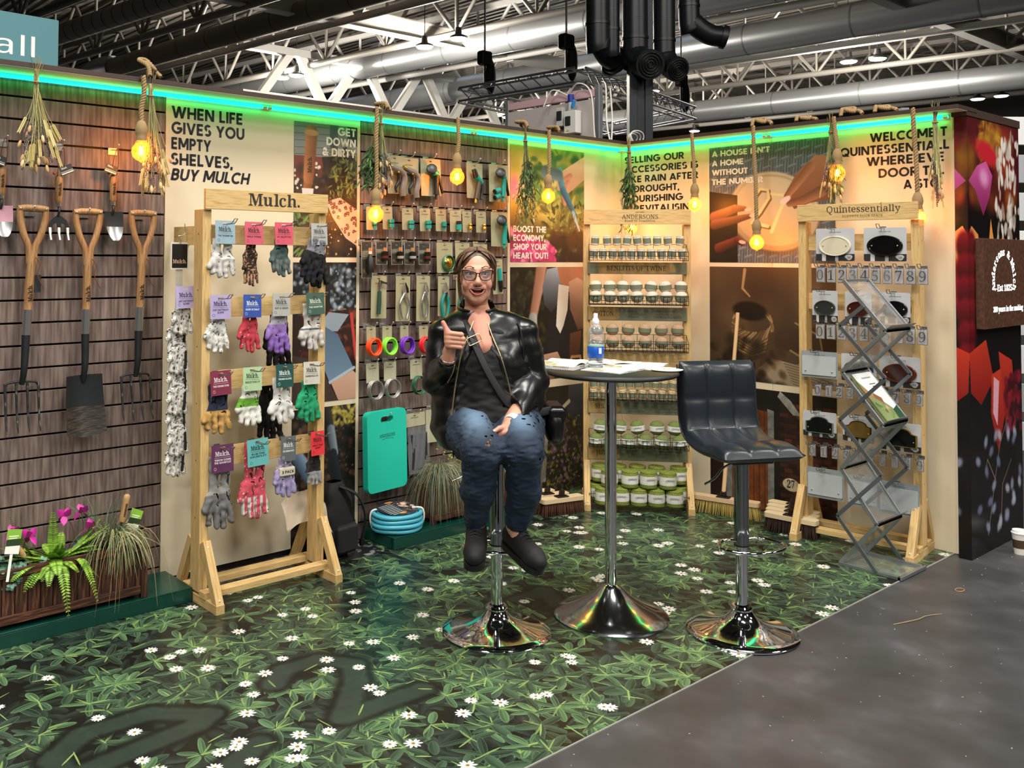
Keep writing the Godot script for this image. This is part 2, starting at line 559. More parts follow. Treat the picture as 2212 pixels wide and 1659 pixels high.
# ---------------------------------------------------------------- printed pictures, painted into an Image; 100 units wide
class Pic:
	var im: Image
	var w: int
	var h: int
	var k: float
	var r := RandomNumberGenerator.new()

	func _init(ww: int, hh: int, c: Color, sd := 1):
		w = ww; h = hh; k = ww / 100.0
		im = Image.create(w, h, false, Image.FORMAT_RGBA8)
		im.fill(c)
		r.seed = sd

	func fade(c0: Color, c1: Color):
		for y in h:
			var c := c0.lerp(c1, float(y) / h)
			im.fill_rect(Rect2i(0, y, w, 1), c)

	func dot(x: int, y: int, c: Color, a: float):
		if a >= 0.99: im.set_pixel(x, y, c)
		elif a > 0.004:
			var o := im.get_pixel(x, y)
			if o.a < 0.01: im.set_pixel(x, y, Color(c.r, c.g, c.b, a))
			else: im.set_pixel(x, y, Color(lerpf(o.r, c.r, a), lerpf(o.g, c.g, a), lerpf(o.b, c.b, a), maxf(o.a, a)))

	func ell(cx: float, cy: float, rx: float, ry: float, ang := 0.0, c := Color.WHITE, soft := 0.15, al := 1.0, c2 = null):
		cx *= k; cy *= k; rx *= k; ry *= k
		var m := maxf(rx, ry) * (1.0 + soft) + 1.0
		var ca := cos(ang)
		var sa := sin(ang)
		for y in range(maxi(0, int(cy - m)), mini(h, int(cy + m) + 1)):
			for x in range(maxi(0, int(cx - m)), mini(w, int(cx + m) + 1)):
				var dx := x - cx
				var dy := y - cy
				var u := (dx * ca + dy * sa) / rx
				var t := (-dx * sa + dy * ca) / ry
				var d := sqrt(u * u + t * t)
				if d < 1.0 + soft:
					var a := al * clampf((1.0 + soft - d) / maxf(2.0 * soft, 0.02), 0.0, 1.0)
					dot(x, y, c if c2 == null else c.lerp(c2, clampf(t * 0.5 + 0.5, 0.0, 1.0)), a)

	func poly(pts: Array, c: Color, al := 1.0, c2 = null):
		var p := PackedVector2Array()
		var lo := Vector2(1e9, 1e9)
		var hi := -lo
		for q in pts:
			var z: Vector2 = (q if q is Vector2 else Vector2(q[0], q[1])) * k
			p.append(z)
			lo = lo.min(z); hi = hi.max(z)
		var n := p.size()
		for y in range(maxi(0, int(lo.y)), mini(h, int(hi.y) + 1)):
			var xs := []
			var yy := y + 0.5
			for i in n:
				var a := p[i]
				var b := p[(i + 1) % n]
				if (a.y <= yy) != (b.y <= yy): xs.append(a.x + (yy - a.y) / (b.y - a.y) * (b.x - a.x))
			xs.sort()
			var cc := c if c2 == null else c.lerp(c2, (y - lo.y) / maxf(hi.y - lo.y, 1.0))
			for i in range(0, xs.size() - 1, 2):
				var x0 := maxi(0, int(xs[i]))
				var x1 := mini(w, int(xs[i + 1]) + 1)
				if al >= 0.99:
					if x1 > x0: im.fill_rect(Rect2i(x0, y, x1 - x0, 1), cc)
				else:
					for x in range(x0, x1): dot(x, y, cc, al)

	func line(pts: Array, w0: float, w1: float, c: Color, al := 1.0, soft := 0.4, c2 = null):
		var n := pts.size()
		for i in n - 1:
			var a: Vector2 = (pts[i] if pts[i] is Vector2 else Vector2(pts[i][0], pts[i][1])) * k
			var b: Vector2 = (pts[i + 1] if pts[i + 1] is Vector2 else Vector2(pts[i + 1][0], pts[i + 1][1])) * k
			var wa := lerpf(w0, w1, float(i) / (n - 1)) * k * 0.5
			var wb := lerpf(w0, w1, float(i + 1) / (n - 1)) * k * 0.5
			var m := maxf(wa, wb) + 1.0
			var ab := b - a
			var l2 := maxf(ab.length_squared(), 1e-6)
			var nr := Vector2(-ab.y, ab.x) / sqrt(l2)
			for y in range(maxi(0, int(minf(a.y, b.y) - m)), mini(h, int(maxf(a.y, b.y) + m) + 1)):
				for x in range(maxi(0, int(minf(a.x, b.x) - m)), mini(w, int(maxf(a.x, b.x) + m) + 1)):
					var q := Vector2(x, y) - a
					var t := clampf(q.dot(ab) / l2, 0.0, 1.0)
					var ww := lerpf(wa, wb, t)
					var d := (q - ab * t).length()
					if d < ww + 0.5:
						var cc := c
						if c2 != null: cc = c.lerp(c2, clampf(q.dot(nr) / maxf(ww, 0.5) * 0.5 + 0.5, 0.0, 1.0))
						dot(x, y, cc, al * clampf((ww + 0.5 - d) / maxf(ww * soft, 1.0), 0.0, 1.0))

	func blobs(n: int, x0: float, y0: float, x1: float, y1: float, r0: float, r1: float, cols: Array, soft := 0.4, al := 1.0, stretch := 1.0):
		for i in n:
			var rr := r.randf_range(r0, r1)
			ell(r.randf_range(x0, x1), r.randf_range(y0, y1), rr, rr / r.randf_range(1.0, stretch * 1.5), r.randf() * PI, cols[r.randi() % cols.size()], soft, al)

	func leafs(n: int, x0: float, y0: float, x1: float, y1: float, l0: float, l1: float, cols: Array, a0 := 0.0, a1 := 6.283):
		for i in n:
			var l := r.randf_range(l0, l1)
			var an := r.randf_range(a0, a1)
			var c: Color = cols[r.randi() % cols.size()]
			ell(r.randf_range(x0, x1), r.randf_range(y0, y1), l, l * r.randf_range(0.25, 0.45), an, c.lightened(0.15), 0.12, 1.0, c.darkened(0.25))

	func grain(freq: float, amt: float, sd := 5):
		var n := FastNoiseLite.new()
		n.seed = sd; n.frequency = freq / k
		n.fractal_octaves = 3
		for y in h:
			for x in w:
				var c := im.get_pixel(x, y)
				var f := 1.0 + n.get_noise_2d(x, y) * amt
				im.set_pixel(x, y, Color(c.r * f, c.g * f, c.b * f, c.a))

	func tex() -> ImageTexture:
		return ImageTexture.create_from_image(im)

func print_mat(key: String, t: Texture2D, rough := 0.45) -> StandardMaterial3D:
	if mats.has(key): return mats[key]
	var m := StandardMaterial3D.new()
	m.albedo_texture = t
	m.roughness = rough
	m.texture_repeat = false
	mats[key] = m
	return m

static func H(s: String) -> Color: return Color(s)

static func HH(a: Array) -> Array:
	var r := []
	for s in a: r.append(Color(s))
	return r

func sheet(w: float, h: float, t := 0.002) -> B:   # a thin printed board, its print on the front face (+z), origin at its lower left corner
	var b := B.new()
	b.quad(Vector3(0, h, t), Vector3(w, h, t), Vector3(w, 0, t), Vector3(0, 0, t), Vector3(0, 0, 1))
	var s := b.v.size()
	b.box(Vector3(w / 2, h / 2, t / 2 - 0.0003), Vector3(w, h, t - 0.0003))
	for i in range(s, b.v.size()): b.uv[i] = Vector2(0.01, 0.99)
	return b

func poster(label: String, pic: Pic, w: float, h: float, at: Vector3, turn: float) -> Node3D:
	var t := thing("poster", label, "poster", at, turn, "")
	obj("print", sheet(w, h), print_mat("poster%d" % mats.size(), pic.tex()), t)
	return t

func build_posters():
	var white := M("e9e6dc", 0.5, 0.0, "ink")
	var p: Pic
	var t: Node3D
	# left wall, beside the slatwall: a glove and a trowel handle in a flower bed
	p = Pic.new(260, 456, H("2b241c"), 11)
	p.poly([[0, 0], [100, 0], [100, 38], [0, 48]], H("6d7678"), 1.0, H("8d938f"))
	for i in 5: p.line([[0, 6 + i * 9], [60, 4 + i * 9]], 0.8, 0.8, H("4e5556"))
	p.poly([[55, 0], [68, 0], [68, 30], [55, 30]], H("4a565e"))
	p.poly([[84, 0], [100, 0], [100, 26], [84, 22]], H("1d2b30"))
	p.poly([[0, 44], [42, 44], [48, 70], [0, 76]], H("7a4334"), 1.0, H("5d3022"))
	p.blobs(160, 0, 60, 100, 175, 3, 9, HH(["2a2118", "3a2e20", "1b1712", "4a3a26"]), 0.5, 0.8)
	p.leafs(150, 55, 30, 100, 95, 2, 5, HH(["54622c", "6d7a34", "3d4a22", "89903e", "2f3a1c"]))
	p.leafs(90, 0, 95, 45, 175, 3, 7, HH(["4f7034", "67883f", "38521f"]))
	p.blobs(26, 0, 50, 40, 90, 1.2, 2.6, HH(["d9d3c4", "c9bfae"]), 0.3)
	p.line([[20, 88], [22, 70]], 16, 15, H("9a6238"), 1.0, 0.3, H("6b3f20"))
	p.line([[22, 72], [26, 12]], 19, 21, H("b57c4c"), 1.0, 0.3, H("6f4424"))
	p.ell(26, 13, 11, 4, 0.0, H("b98a5c"))
	p.poly([[12, 86], [30, 86], [29, 94], [13, 94]], H("c9c6c0"))
	p.poly([[50, 102], [72, 96], [100, 112], [100, 160], [82, 150], [60, 122]], H("cfa893"))
	for i in 90:
		var x := p.r.randf_range(50, 100)
		var y := p.r.randf_range(97, 160)
		if y > 96 + maxf(0.0, (x - 72) * 0.5) and y < 104 + (x - 50) * 1.25:
			p.ell(x, y, 2.4, 1.8, p.r.randf() * 3.0, H("3a2320"), 0.2)
			p.ell(x, y, 1.2, 0.9, 0.0, H("a9755c"), 0.3)
	p.blobs(30, 40, 110, 100, 175, 0.8, 2.0, HH(["b58b4a", "7d6a2c", "d9c8a0"]), 0.3)
	t = poster("tall poster of a wooden tool handle and leopard print glove headed GET DOWN & DIRTY", p, 0.432, 0.758, Vector3(-2.902, 1.641, 0.0005), 0.0)
	para(t, [["GET", 0.127], ["DOWN", 0.205], ["& DIRTY", 0.232]], Vector3(0.42, 0.725, 0.0026), 0.0615, 0.046, white, 2)
	words(t, "Mulch.", Vector3(0.104, 0.52, 0.0026), 0.026, M("2b1a10", 0.6), f_serifb, 1, 0.09, Vector3(0, 0, PI / 2))
	# the poster below: jeans, a forearm and a tree trunk
	p = Pic.new(260, 478, H("171a1a"), 12)
	p.blobs(240, 0, 0, 100, 70, 1.2, 4.2, HH(["8fa3b4", "b7c6d2", "3f4c50", "22292a", "607080"]), 0.6, 0.75)
	p.poly([[38, 0], [56, 0], [58, 80], [34, 80]], H("1d1a18"))
	p.poly([[0, 70], [100, 62], [100, 184], [0, 184]], H("2a1a14"))
	p.blobs(120, 10, 62, 100, 130, 2, 6, HH(["6a2f20", "4a2018", "7d4630", "201410"]), 0.4, 0.8, 2.0)
	p.poly([[30, 92], [56, 66], [88, 70], [70, 92]], H("8a98a4"))
	p.poly([[40, 80], [70, 96], [96, 142], [58, 160], [36, 112]], H("4a6178"), 1.0, H("6f8aa0"))
	p.line([[56, 160], [97, 142]], 5, 5, H("a9b8c4"))
	p.poly([[60, 160], [95, 146], [100, 150], [100, 184], [72, 184]], H("c6a189"), 1.0, H("b98f78"))
	p.poly([[0, 120], [40, 130], [62, 170], [72, 184], [0, 184]], H("3d2f28"))
	p.line([[92, 70], [100, 130]], 6, 5, H("b63a34"))
	poster("poster of denim cuffs and a bare forearm by a tree trunk behind the glove stand", p, 0.432, 0.79, Vector3(-2.902, 0.82, 0.0005), 0.0)
	# and the lowest: fork shafts in soil
	p = Pic.new(260, 478, H("15120f"), 13)
	p.blobs(420, 0, 0, 100, 184, 1, 5, HH(["2a1e16", "3b2a1e", "100d0b", "4d3626", "6a4a34"]), 0.4, 0.85)
	p.blobs(60, 60, 0, 100, 26, 2, 5, HH(["a89a3c", "c9b85a", "7a7030"]), 0.5, 0.8, 2.0)
	p.line([[52, 0], [62, 40]], 14, 15, H("3a3634"), 1.0, 0.3, H("14120f"))
	p.line([[60, 30], [66, 62]], 14, 14, H("9aa6b0"), 1.0, 0.3, H("3a444c"))
	p.line([[64, 62], [92, 184]], 13, 14, H("1d2732"), 1.0, 0.3, H("0c1016"))
	p.line([[8, 60], [56, 128]], 22, 22, H("8fa9c4"), 1.0, 0.3, H("2c3f54"))
	p.line([[54, 126], [100, 180]], 22, 22, H("22304a"), 1.0, 0.3, H("0b0f18"))
	p.ell(44, 108, 6, 9, -0.6, H("33475c"), 0.2, 0.7)
	p.poly([[28, 140], [100, 128], [100, 184], [20, 184]], H("12151c"), 0.7)
	t = poster("lowest poster with steel fork sockets in dark soil behind the backpack", p, 0.432, 0.79, Vector3(-2.902, 0.0, 0.0005), 0.0)
	para(t, [["NN' IT", 0.168], ["EVER", 0.165], ["C", 0.036], ["O", 0.045]], Vector3(0.4, 0.245, 0.0026), 0.062, 0.046, white, 2)
	# left wall, in the corner: hose nozzle among flowers
	p = Pic.new(320, 336, H("7d7a34"), 21)
	p.fade(H("9c9440"), H("4a3a1c"))
	p.blobs(70, 0, 0, 60, 60, 5, 14, HH(["b5aa4e", "c9bb5c", "8f8a3c", "d0c070"]), 0.7, 0.6)
	p.blobs(60, 30, 0, 100, 50, 3, 9, HH(["2f5a30", "4b7a34", "24451f", "6f9440"]), 0.4, 0.8, 2.5)
	p.leafs(130, 40, 48, 100, 98, 3, 7, HH(["7d7a2c", "9a9a3a", "5d5a22", "3b3a16", "b0a848"]))
	p.blobs(90, 55, 78, 100, 105, 2, 6, HH(["2a1c14", "3d2418", "1c120e"]), 0.4, 0.8)
	p.ell(4, 38, 7, 10, 0.2, H("d87aa0"), 0.5)
	for i in 150:
		var x := p.r.randf_range(0, 58)
		var y := p.r.randf_range(76 + x * 0.25, 105)
		p.ell(x, y, p.r.randf_range(2, 5), p.r.randf_range(1.5, 3.5), p.r.randf() * 3, HH(["c23a74", "d9528c", "a32a60", "e884a8", "b83068"])[p.r.randi() % 5], 0.25)
	p.poly([[60, 24], [100, 4], [100, 26], [78, 40], [62, 38]], H("d9b296"), 1.0, H("b98a6c"))
	for i in 4: p.line([[80 - i * 3, 24 + i * 6], [66 + i * 2, 30 + i * 6.5]], 7, 6, H("cf9a80"), 1.0, 0.3, H("a86a50"))
	p.line([[64, 20], [70, 40]], 10, 8, H("5b92a8"), 1.0, 0.3, H("3a6478"))
	p.line([[46, 22], [64, 24]], 15, 12, H("3d4a58"), 1.0, 0.3, H("6f8494"))
	p.line([[70, 38], [86, 60]], 9, 6, H("3f7fa4"), 1.0, 0.3, H("24404f"))
	p.line([[84, 58], [93, 75]], 5, 2, H("9fb4bc"))
	for i in 12: p.line([[60 + i * 2, 80], [62 + i * 2.2, 50 + (i % 3) * 5]], 0.7, 0.5, H("5a4a20"))
	t = poster("poster of a hand squeezing a blue hose nozzle over pink flowers in the corner", p, 0.758, 0.794, Vector3(-1.195, 1.612, 0.0005), 0.0)
	para(t, [["BOOST THE", 0.325], ["ECONOMY,", 0.316], ["SHOP YOUR", 0.33], ["HEART OUT!", 0.345]], Vector3(0.027, 0.225, 0.0026), 0.0603, 0.042, white)
	# kneeling gardener
	p = Pic.new(320, 328, H("16130f"), 22)
	p.blobs(260, 0, 0, 45, 103, 1, 4, HH(["1f1c12", "2b2a18", "0f0d0a", "3a3a20"]), 0.5, 0.8)
	p.leafs(26, 2, 50, 30, 75, 1.5, 4, HH(["8a9440", "c9cf9a", "5a6a28"]))
	p.blobs(70, 30, 74, 60, 103, 1.5, 4, HH(["8f8a2c", "c2b23a", "4a4a1c", "2a2a14"]), 0.4)
	p.line([[40, 0], [36, 20], [29, 46]], 17, 12, H("c89a80"), 1.0, 0.35, H("8a5a46"))
	p.line([[29, 46], [32, 62]], 12, 9, H("c4c4c0"), 1.0, 0.3, H("7d7d80"))
	p.poly([[48, 2], [62, 0], [72, 8], [66, 30], [54, 42], [44, 34], [42, 18]], H("9aa4b0"), 1.0, H("20242a"))
	p.poly([[62, 0], [100, 0], [100, 18], [80, 24], [66, 14]], H("a56a4c"))
	p.poly([[78, 14], [90, 10], [100, 14], [100, 58], [88, 60], [80, 40]], H("c49a80"), 1.0, H("5a3a2a"))
	p.poly([[64, 16], [78, 18], [76, 40], [66, 66], [60, 60], [62, 34]], H("cfc9bc"), 1.0, H("e4e0d8"))
	p.poly([[52, 44], [66, 62], [80, 40], [90, 58], [86, 80], [40, 84]], H("14161c"))
	p.poly([[40, 80], [62, 78], [70, 90], [56, 103], [38, 103]], H("c29a84"), 1.0, H("6a4638"))
	p.poly([[80, 62], [96, 60], [92, 90], [84, 100], [78, 96]], H("6a4028"), 1.0, H("2c1a10"))
	p.line([[74, 100], [82, 84], [94, 84], [98, 100]], 3, 3, H("b98a5c"))
	poster("poster of a gloved gardener kneeling in dark soil below the hose nozzle poster", p, 0.758, 0.78, Vector3(-1.195, 0.797, 0.0005), 0.0)
	# lavender
	p = Pic.new(320, 330, H("1c1a12"), 23)
	p.blobs(700, 0, 20, 100, 105, 0.8, 2.4, HH(["3a3818", "55501f", "24230f", "6f682a", "8a7f38", "15140a"]), 0.4, 0.9, 2.0)
	p.blobs(120, 10, 40, 100, 100, 1.2, 2.6, HH(["6f5060", "8a6a7a", "4a3440"]), 0.4, 0.8)
	p.poly([[78, 0], [100, 0], [100, 26], [86, 34], [76, 24]], H("3f424c"), 1.0, H("1c1e26"))
	p.line([[62, 26], [78, 16]], 4, 5, H("b0a58c"))
	p.line([[50, 20], [60, 30], [60, 38]], 4, 6, H("1f8a62"), 1.0, 0.3, H("0f5a3c"))
	p.ell(46, 20, 4, 5, 0, H("c9909a"))
	p.poly([[40, 40], [50, 40], [46, 90], [36, 90]], H("9a9484"), 0.6)
	poster("lowest corner poster of a lavender bush and green trowel behind the brooms", p, 0.758, 0.74, Vector3(-1.195, 0.0, 0.0005), 0.0)
	# right wall: number sign on rattan
	p = Pic.new(400, 356, H("4c555e"), 31)
	for i in 46:
		var x := i * 2.2
		p.line([[x, 0], [x - 6, 90]], 1.3, 1.3, HH(["77828c", "68727c", "89939a"])[i % 3], 1.0, 0.5, H("3a424a"))
	for j in 16:
		for i in 20:
			if (i + j) % 2 == 0: p.line([[i * 5.0 + 1, j * 6.0 + 1], [i * 5.0 + 5.5, j * 6.0 - 0.2]], 2.6, 2.6, H("838d96"), 1.0, 0.4, H("454e56"))
	p.ell(54, 54, 36, 29, 0.25, H("4a3a28"), 0.1, 0.7)
	p.ell(53, 51, 36, 29, 0.25, H("c8ba9c"), 0.03, 1.0, H("8f7a58"))
	p.ell(53, 50, 33, 26, 0.25, H("a8987a"), 0.03)
	p.ell(53, 50, 31.5, 24.5, 0.25, H("c4b698"), 0.03, 1.0, H("a8946c"))
	p.line([[40, 40], [44, 35], [50, 36], [51, 42], [44, 52], [37, 60], [50, 63]], 2.6, 3.2, H("6a5636"))
	p.line([[39, 39], [43, 34], [49, 35], [50, 41], [43, 51], [36, 59], [49, 62]], 2.2, 2.8, H("d0c08a"))
	p.line([[52, 38], [64, 40], [58, 52], [52, 66]], 2.2, 3.2, H("cdbd88"))
	p.ell(78, 64, 1, 1, 0, H("3a2a1c"))
	p.poly([[62, 40], [72, 24], [86, 12], [100, 14], [100, 44], [82, 46], [70, 50]], H("a5704f"), 1.0, H("6b4430"))
	p.line([[82, 20], [70, 34], [63, 42]], 8, 4, H("b07a58"), 1.0, 0.3, H("7a4c34"))
	p.line([[90, 38], [76, 44], [66, 46]], 9, 5, H("a56e4e"), 1.0, 0.3, H("5d3a28"))
	p.ell(63, 43, 4.5, 2.2, -0.5, H("d8bdb4"))
	p.poly([[0, 34], [24, 38], [24, 90], [0, 90]], H("100d0b"), 0.9)
	p.line([[4, 54], [22, 48], [30, 48]], 10, 4, H("a06a48"), 1.0, 0.3, H("5a3422"))
	p.line([[4, 60], [24, 56], [34, 54]], 9, 4, H("8f5c3e"), 1.0, 0.3, H("402418"))
	p.line([[8, 78], [24, 72], [28, 74]], 9, 5, H("7a3a2c"), 1.0, 0.3, H("30160f"))
	p.ell(33, 49, 3, 1.4, -0.1, H("d0b4ac")); p.ell(37, 53.5, 3, 1.4, -0.1, H("d0b4ac")); p.ell(28, 73.5, 3, 1.4, 0.2, H("c9aaa4"))
	t = poster("poster of hands fixing number 27 on an oval plate over woven rattan", p, 0.885, 0.79, Vector3(-0.0005, 1.617, 0.755), -PI / 2)
	para(t, [["A HOUSE ISN'T", 0.43], ["A HOME", 0.24], ["WITHOUT", 0.27], ["THE NUMBER", 0.38]], Vector3(0.022, 0.746, 0.0026), 0.0647, 0.039, white)
	# twine on a letter
	p = Pic.new(360, 308, H("2a2017"), 32)
	p.fade(H("5a4630"), H("3a2e22"))
	p.blobs(60, 0, 0, 100, 40, 8, 20, HH(["6a5238", "4a3826", "2c2018"]), 0.9, 0.5)
	p.poly([[28, 86], [60, 60], [100, 66], [100, 90], [20, 90]], H("8f8068"))
	for i in 9: p.line([[60 + i, 68 + i * 2], [96, 74 + i * 2.0]], 0.5, 0.4, H("4a3e2e"), 0.8)
	for i in 120:
		var a := p.r.randf() * TAU
		var c: Color = HH(["6f5838", "8a6f48", "523f28", "a0845a"])[p.r.randi() % 4]
		p.line([[36 + cos(a) * 16, 40 + sin(a) * 9], [36 + cos(a + 0.7) * 17, 46 + sin(a + 0.7) * 16]], 1.2, 1.2, c, 0.9)
	p.ell(34, 33, 14, 7, 0.1, H("16100b"), 0.15)
	for i in 14: p.line([[20, 50 + i], [36, 60 + i * 0.6], [54, 48 + i]], 1.2, 1.2, HH(["7a6040", "4f3c26", "94784e"])[i % 3])
	p.poly([[50, 48], [100, 40], [100, 62], [70, 70], [46, 66]], H("3d2c1e"), 0.8)
	p.line([[30, 2], [28, 16], [34, 22]], 3, 1.2, H("a08256"))
	p.line([[70, 40], [88, 48], [90, 60], [78, 66], [66, 60]], 1.4, 1.4, H("8f744c"))
	p.blobs(70, 0, 55, 60, 90, 2, 6, HH(["1c140e", "3a2a1a", "120d09", "523c24"]), 0.5, 0.7)
	poster("sepia poster of a coil of jute twine lying on old handwritten letters", p, 0.885, 0.757, Vector3(-0.0005, 0.83, 0.755), -PI / 2)
	# cottage door
	p = Pic.new(360, 318, H("171210"), 33)
	for j in 24:
		for i in 16:
			var x := 58 + i * 6.4 + (j % 2) * 3.2
			var y := 8 + j * 3.6
			p.poly([[x, y], [x + 6, y], [x + 6, y + 3.1], [x, y + 3.1]], HH(["3a1c14", "4a2418", "2c1610", "5a2c1c", "241410"])[p.r.randi() % 5])
	for j in 24:
		for i in 3:
			var x := i * 6.4 + (j % 2) * 3.2 - 3
			p.poly([[x, 14 + j * 3.6], [x + 6, 14 + j * 3.6], [x + 6, 17 + j * 3.6], [x, 17 + j * 3.6]], H("241410"))
	p.poly([[0, 0], [58, 0], [58, 12], [0, 8]], H("10100f"))
	p.poly([[58, 0], [66, 6], [74, 16], [68, 16], [56, 4]], H("8f9088"))
	p.poly([[14, 10], [19, 12], [19, 90], [14, 90]], H("6f716c"))
	p.poly([[48, 14], [53, 15], [53, 90], [48, 90]], H("6b6d68"))
	p.poly([[19, 14], [48, 16], [48, 90], [19, 90]], H("5a2f16"), 1.0, H("6f3d1c"))
	for i in 6: p.line([[23 + i * 4.5, 14], [23 + i * 4.5, 90]], 0.5, 0.5, H("3a1c0c"))
	p.ell(22, 62, 1.2, 5, 0, H("15100c")); p.line([[22, 60], [26, 60]], 0.9, 0.9, H("8f8f90"))
	p.ell(66, 66, 6.5, 4.6, 0.1, H("c8bea0"), 0.04, 1.0, H("a89c7c"))
	p.grain(0.12, 0.25)
	t = poster("lowest right poster of a wooden cottage door in a brick wall with oval number 27", p, 0.885, 0.785, Vector3(-0.0005, 0.0, 0.755), -PI / 2)
	words(t, "27", Vector3(0.584, 0.201, 0.0026), 0.05, M("1f1a14", 0.6), f_serifb, 1, 0.05)

# ---------------------------------------------------------------- the printed floor: sprites of leaves and daisies laid over one another
func leaf_sprite(l: float, wd: float, an: float, c: Color, edge: Color, sd: int) -> Image:
	var s := int(l * 2.0) + 6
	var p := Pic.new(s, s, Color(0, 0, 0, 0), sd)
	p.k = 1.0
	var ce := s / 2.0
	var d := Vector2(cos(an), sin(an)) * l
	p.ell(ce, ce, l, wd, an, edge, 0.06)
	p.ell(ce, ce, l * 0.95, wd * 0.86, an, c.lightened(0.1), 0.1, 1.0, c.darkened(0.28))
	p.line([Vector2(ce, ce) - d * 0.95, Vector2(ce, ce) + d * 0.9], 2.0, 1.0, edge, 0.7)
	return p.im

func daisy_sprite(rd: float, sd: int) -> Image:
	var s := int(rd * 2.2) + 8
	var p := Pic.new(s, s, Color(0, 0, 0, 0), sd)
	p.k = 1.0
	var ce := s / 2.0
	var n := 10 + sd % 4
	for i in n:
		var a := TAU * i / n + p.r.randf_range(-0.12, 0.12)
		var q := rd * p.r.randf_range(0.85, 1.0)
		var c := H("e9ebe6").darkened(p.r.randf_range(0.0, 0.12))
		p.ell(ce + cos(a) * q * 0.58, ce + sin(a) * q * 0.58, q * 0.44, rd * 0.15, a, c, 0.08)
	p.ell(ce, ce, rd * 0.2, rd * 0.2, 0, H("b8862c"), 0.1, 1.0, H("6f5a24"))
	return p.im

func floor_print(part: int) -> ImageTexture:
	var w := 2048
	var h := 1922
	var r := RandomNumberGenerator.new()
	r.seed = 40 + part
	var im := Image.create(w, h, false, Image.FORMAT_RGBA8)
	im.fill(H("10120f"))
	var dark := []
	var mid := []
	var lite := []
	var thin := []
	for i in 26:
		var an := TAU * i / 26.0
		dark.append(leaf_sprite(r.randf_range(34, 66), r.randf_range(12, 20), an, HH(["161f1a", "1a2620", "131a15", "1f2c24"])[i % 4], H("223028"), i))
		mid.append(leaf_sprite(r.randf_range(36, 60), r.randf_range(10, 19), an, HH(["24382a", "2a4230", "1f3026", "324c36"])[i % 4], H("4a6648"), i))
		lite.append(leaf_sprite(r.randf_range(30, 52), r.randf_range(9, 15), an, HH(["35553a", "40643f", "2f4c3a", "4a6e4a"])[i % 4], H("73985e"), i))
		thin.append(leaf_sprite(r.randf_range(18, 42), r.randf_range(2, 4), an, HH(["6f8f4a", "84a456", "567a40"])[i % 3], H("94b068"), i))
	var daisies := []
	for i in 9: daisies.append(daisy_sprite(r.randf_range(22, 33), i))
	var put := func(s: Image, x: float, y: float):
		im.blend_rect(s, Rect2i(0, 0, s.get_width(), s.get_height()), Vector2i(int(x) - s.get_width() / 2, int(y) - s.get_height() / 2))
	for i in 1900: put.call(dark[r.randi() % 26], r.randf() * w, r.randf() * h)
	# big sunken letters
	if part == 0: pass
	var veil := Pic.new(512, 480, Color(0, 0, 0, 0), 3)
	veil.k = 512.0 / 2.45
	var lets: Array = [
		[[[0.36, 1.42], [0.75, 1.38], [0.82, 1.34], [0.66, 1.2], [0.42, 1.19], [0.29, 1.29], [0.28, 1.5], [0.42, 1.68], [0.66, 1.72], [0.86, 1.62]], [[1.12, 1.28], [1.22, 1.2], [1.38, 1.21], [1.46, 1.33], [1.38, 1.46], [1.18, 1.66], [1.54, 1.67]]],
		[[[-0.1, 1.08], [-0.07, 1.27], [0.22, 1.25], [0.08, 1.54], [-0.2, 1.58]], [[-0.62, 1.17], [-0.44, 1.27], [-0.38, 1.5], [-0.5, 1.65]]]][part]
	for i in 260: put.call(mid[r.randi() % 26], r.randf() * w, r.randf() * h)
	for l in lets:
		veil.line(l, 0.17, 0.17, H("0c0f0d"), 0.85, 0.3)
		veil.line(l, 0.11, 0.11, H("2c3a31"), 0.92, 0.4)
	for i in 460:
		var x := r.randf() * w
		var y := r.randf() * h
		var near := veil.im.get_pixel(clampi(int(x / 4), 0, 511), clampi(int(y / 4), 0, 479)).a > 0.2
		var a := r.randi() % 26
		var set: Array = mid if r.randf() < 0.55 else lite
		if near and r.randf() < 0.85: continue
		var n := r.randi_range(4, 6)
		for q in n:
			var k := (a + q * 26 / n) % 26
			var d := Vector2(cos(TAU * k / 26.0), sin(TAU * k / 26.0)) * 44.0
			put.call(set[k], x + d.x, y + d.y)
		for q in 3:
			var k := r.randi() % 26
			var d := Vector2(cos(TAU * k / 26.0), sin(TAU * k / 26.0)) * 26.0
			put.call(thin[k], x + d.x, y + d.y)
	veil.im.resize(w, h, Image.INTERPOLATE_BILINEAR)
	im.blend_rect(veil.im, Rect2i(0, 0, w, h), Vector2i.ZERO)
	for i in 120: put.call(thin[r.randi() % 26], r.randf() * w, r.randf() * h)
	for i in 84:
		put.call(daisies[r.randi() % 9], r.randf() * w, h * 0.12 + r.randf() * h * 0.88)
	# pebbles printed along the wall
	if part == 0:
		var px := Pic.new(512, 58, H("1a1b1d"), 5)
		px.k = 1.0
		for i in 400:
			px.ell(r.randf() * 512, r.randf() * 58, r.randf_range(2, 6), r.randf_range(1.5, 4), r.randf() * 3, H("8f9498").darkened(r.randf() * 0.5), 0.2)
		px.im.resize(w, 232)
		im.blit_rect(px.im, Rect2i(0, 0, w, 232), Vector2i.ZERO)
	return ImageTexture.create_from_image(im)

# ---------------------------------------------------------------- the booth
func wood_pale(ax := 1) -> StandardMaterial3D:   # planed pine, grain along axis ax (0 x, 1 y, 2 z)
	var t := noise_tex("pine", 0.012, 4, [[0.0, "b8945c"], [0.35, "c9a86e"], [0.55, "d3b47c"], [0.75, "c4a268"], [1.0, "a07c46"]])
	var sc := Vector3(9, 9, 9)
	sc[ax] = 0.7
	return MT("pine%d" % ax, t, sc, 0.62)

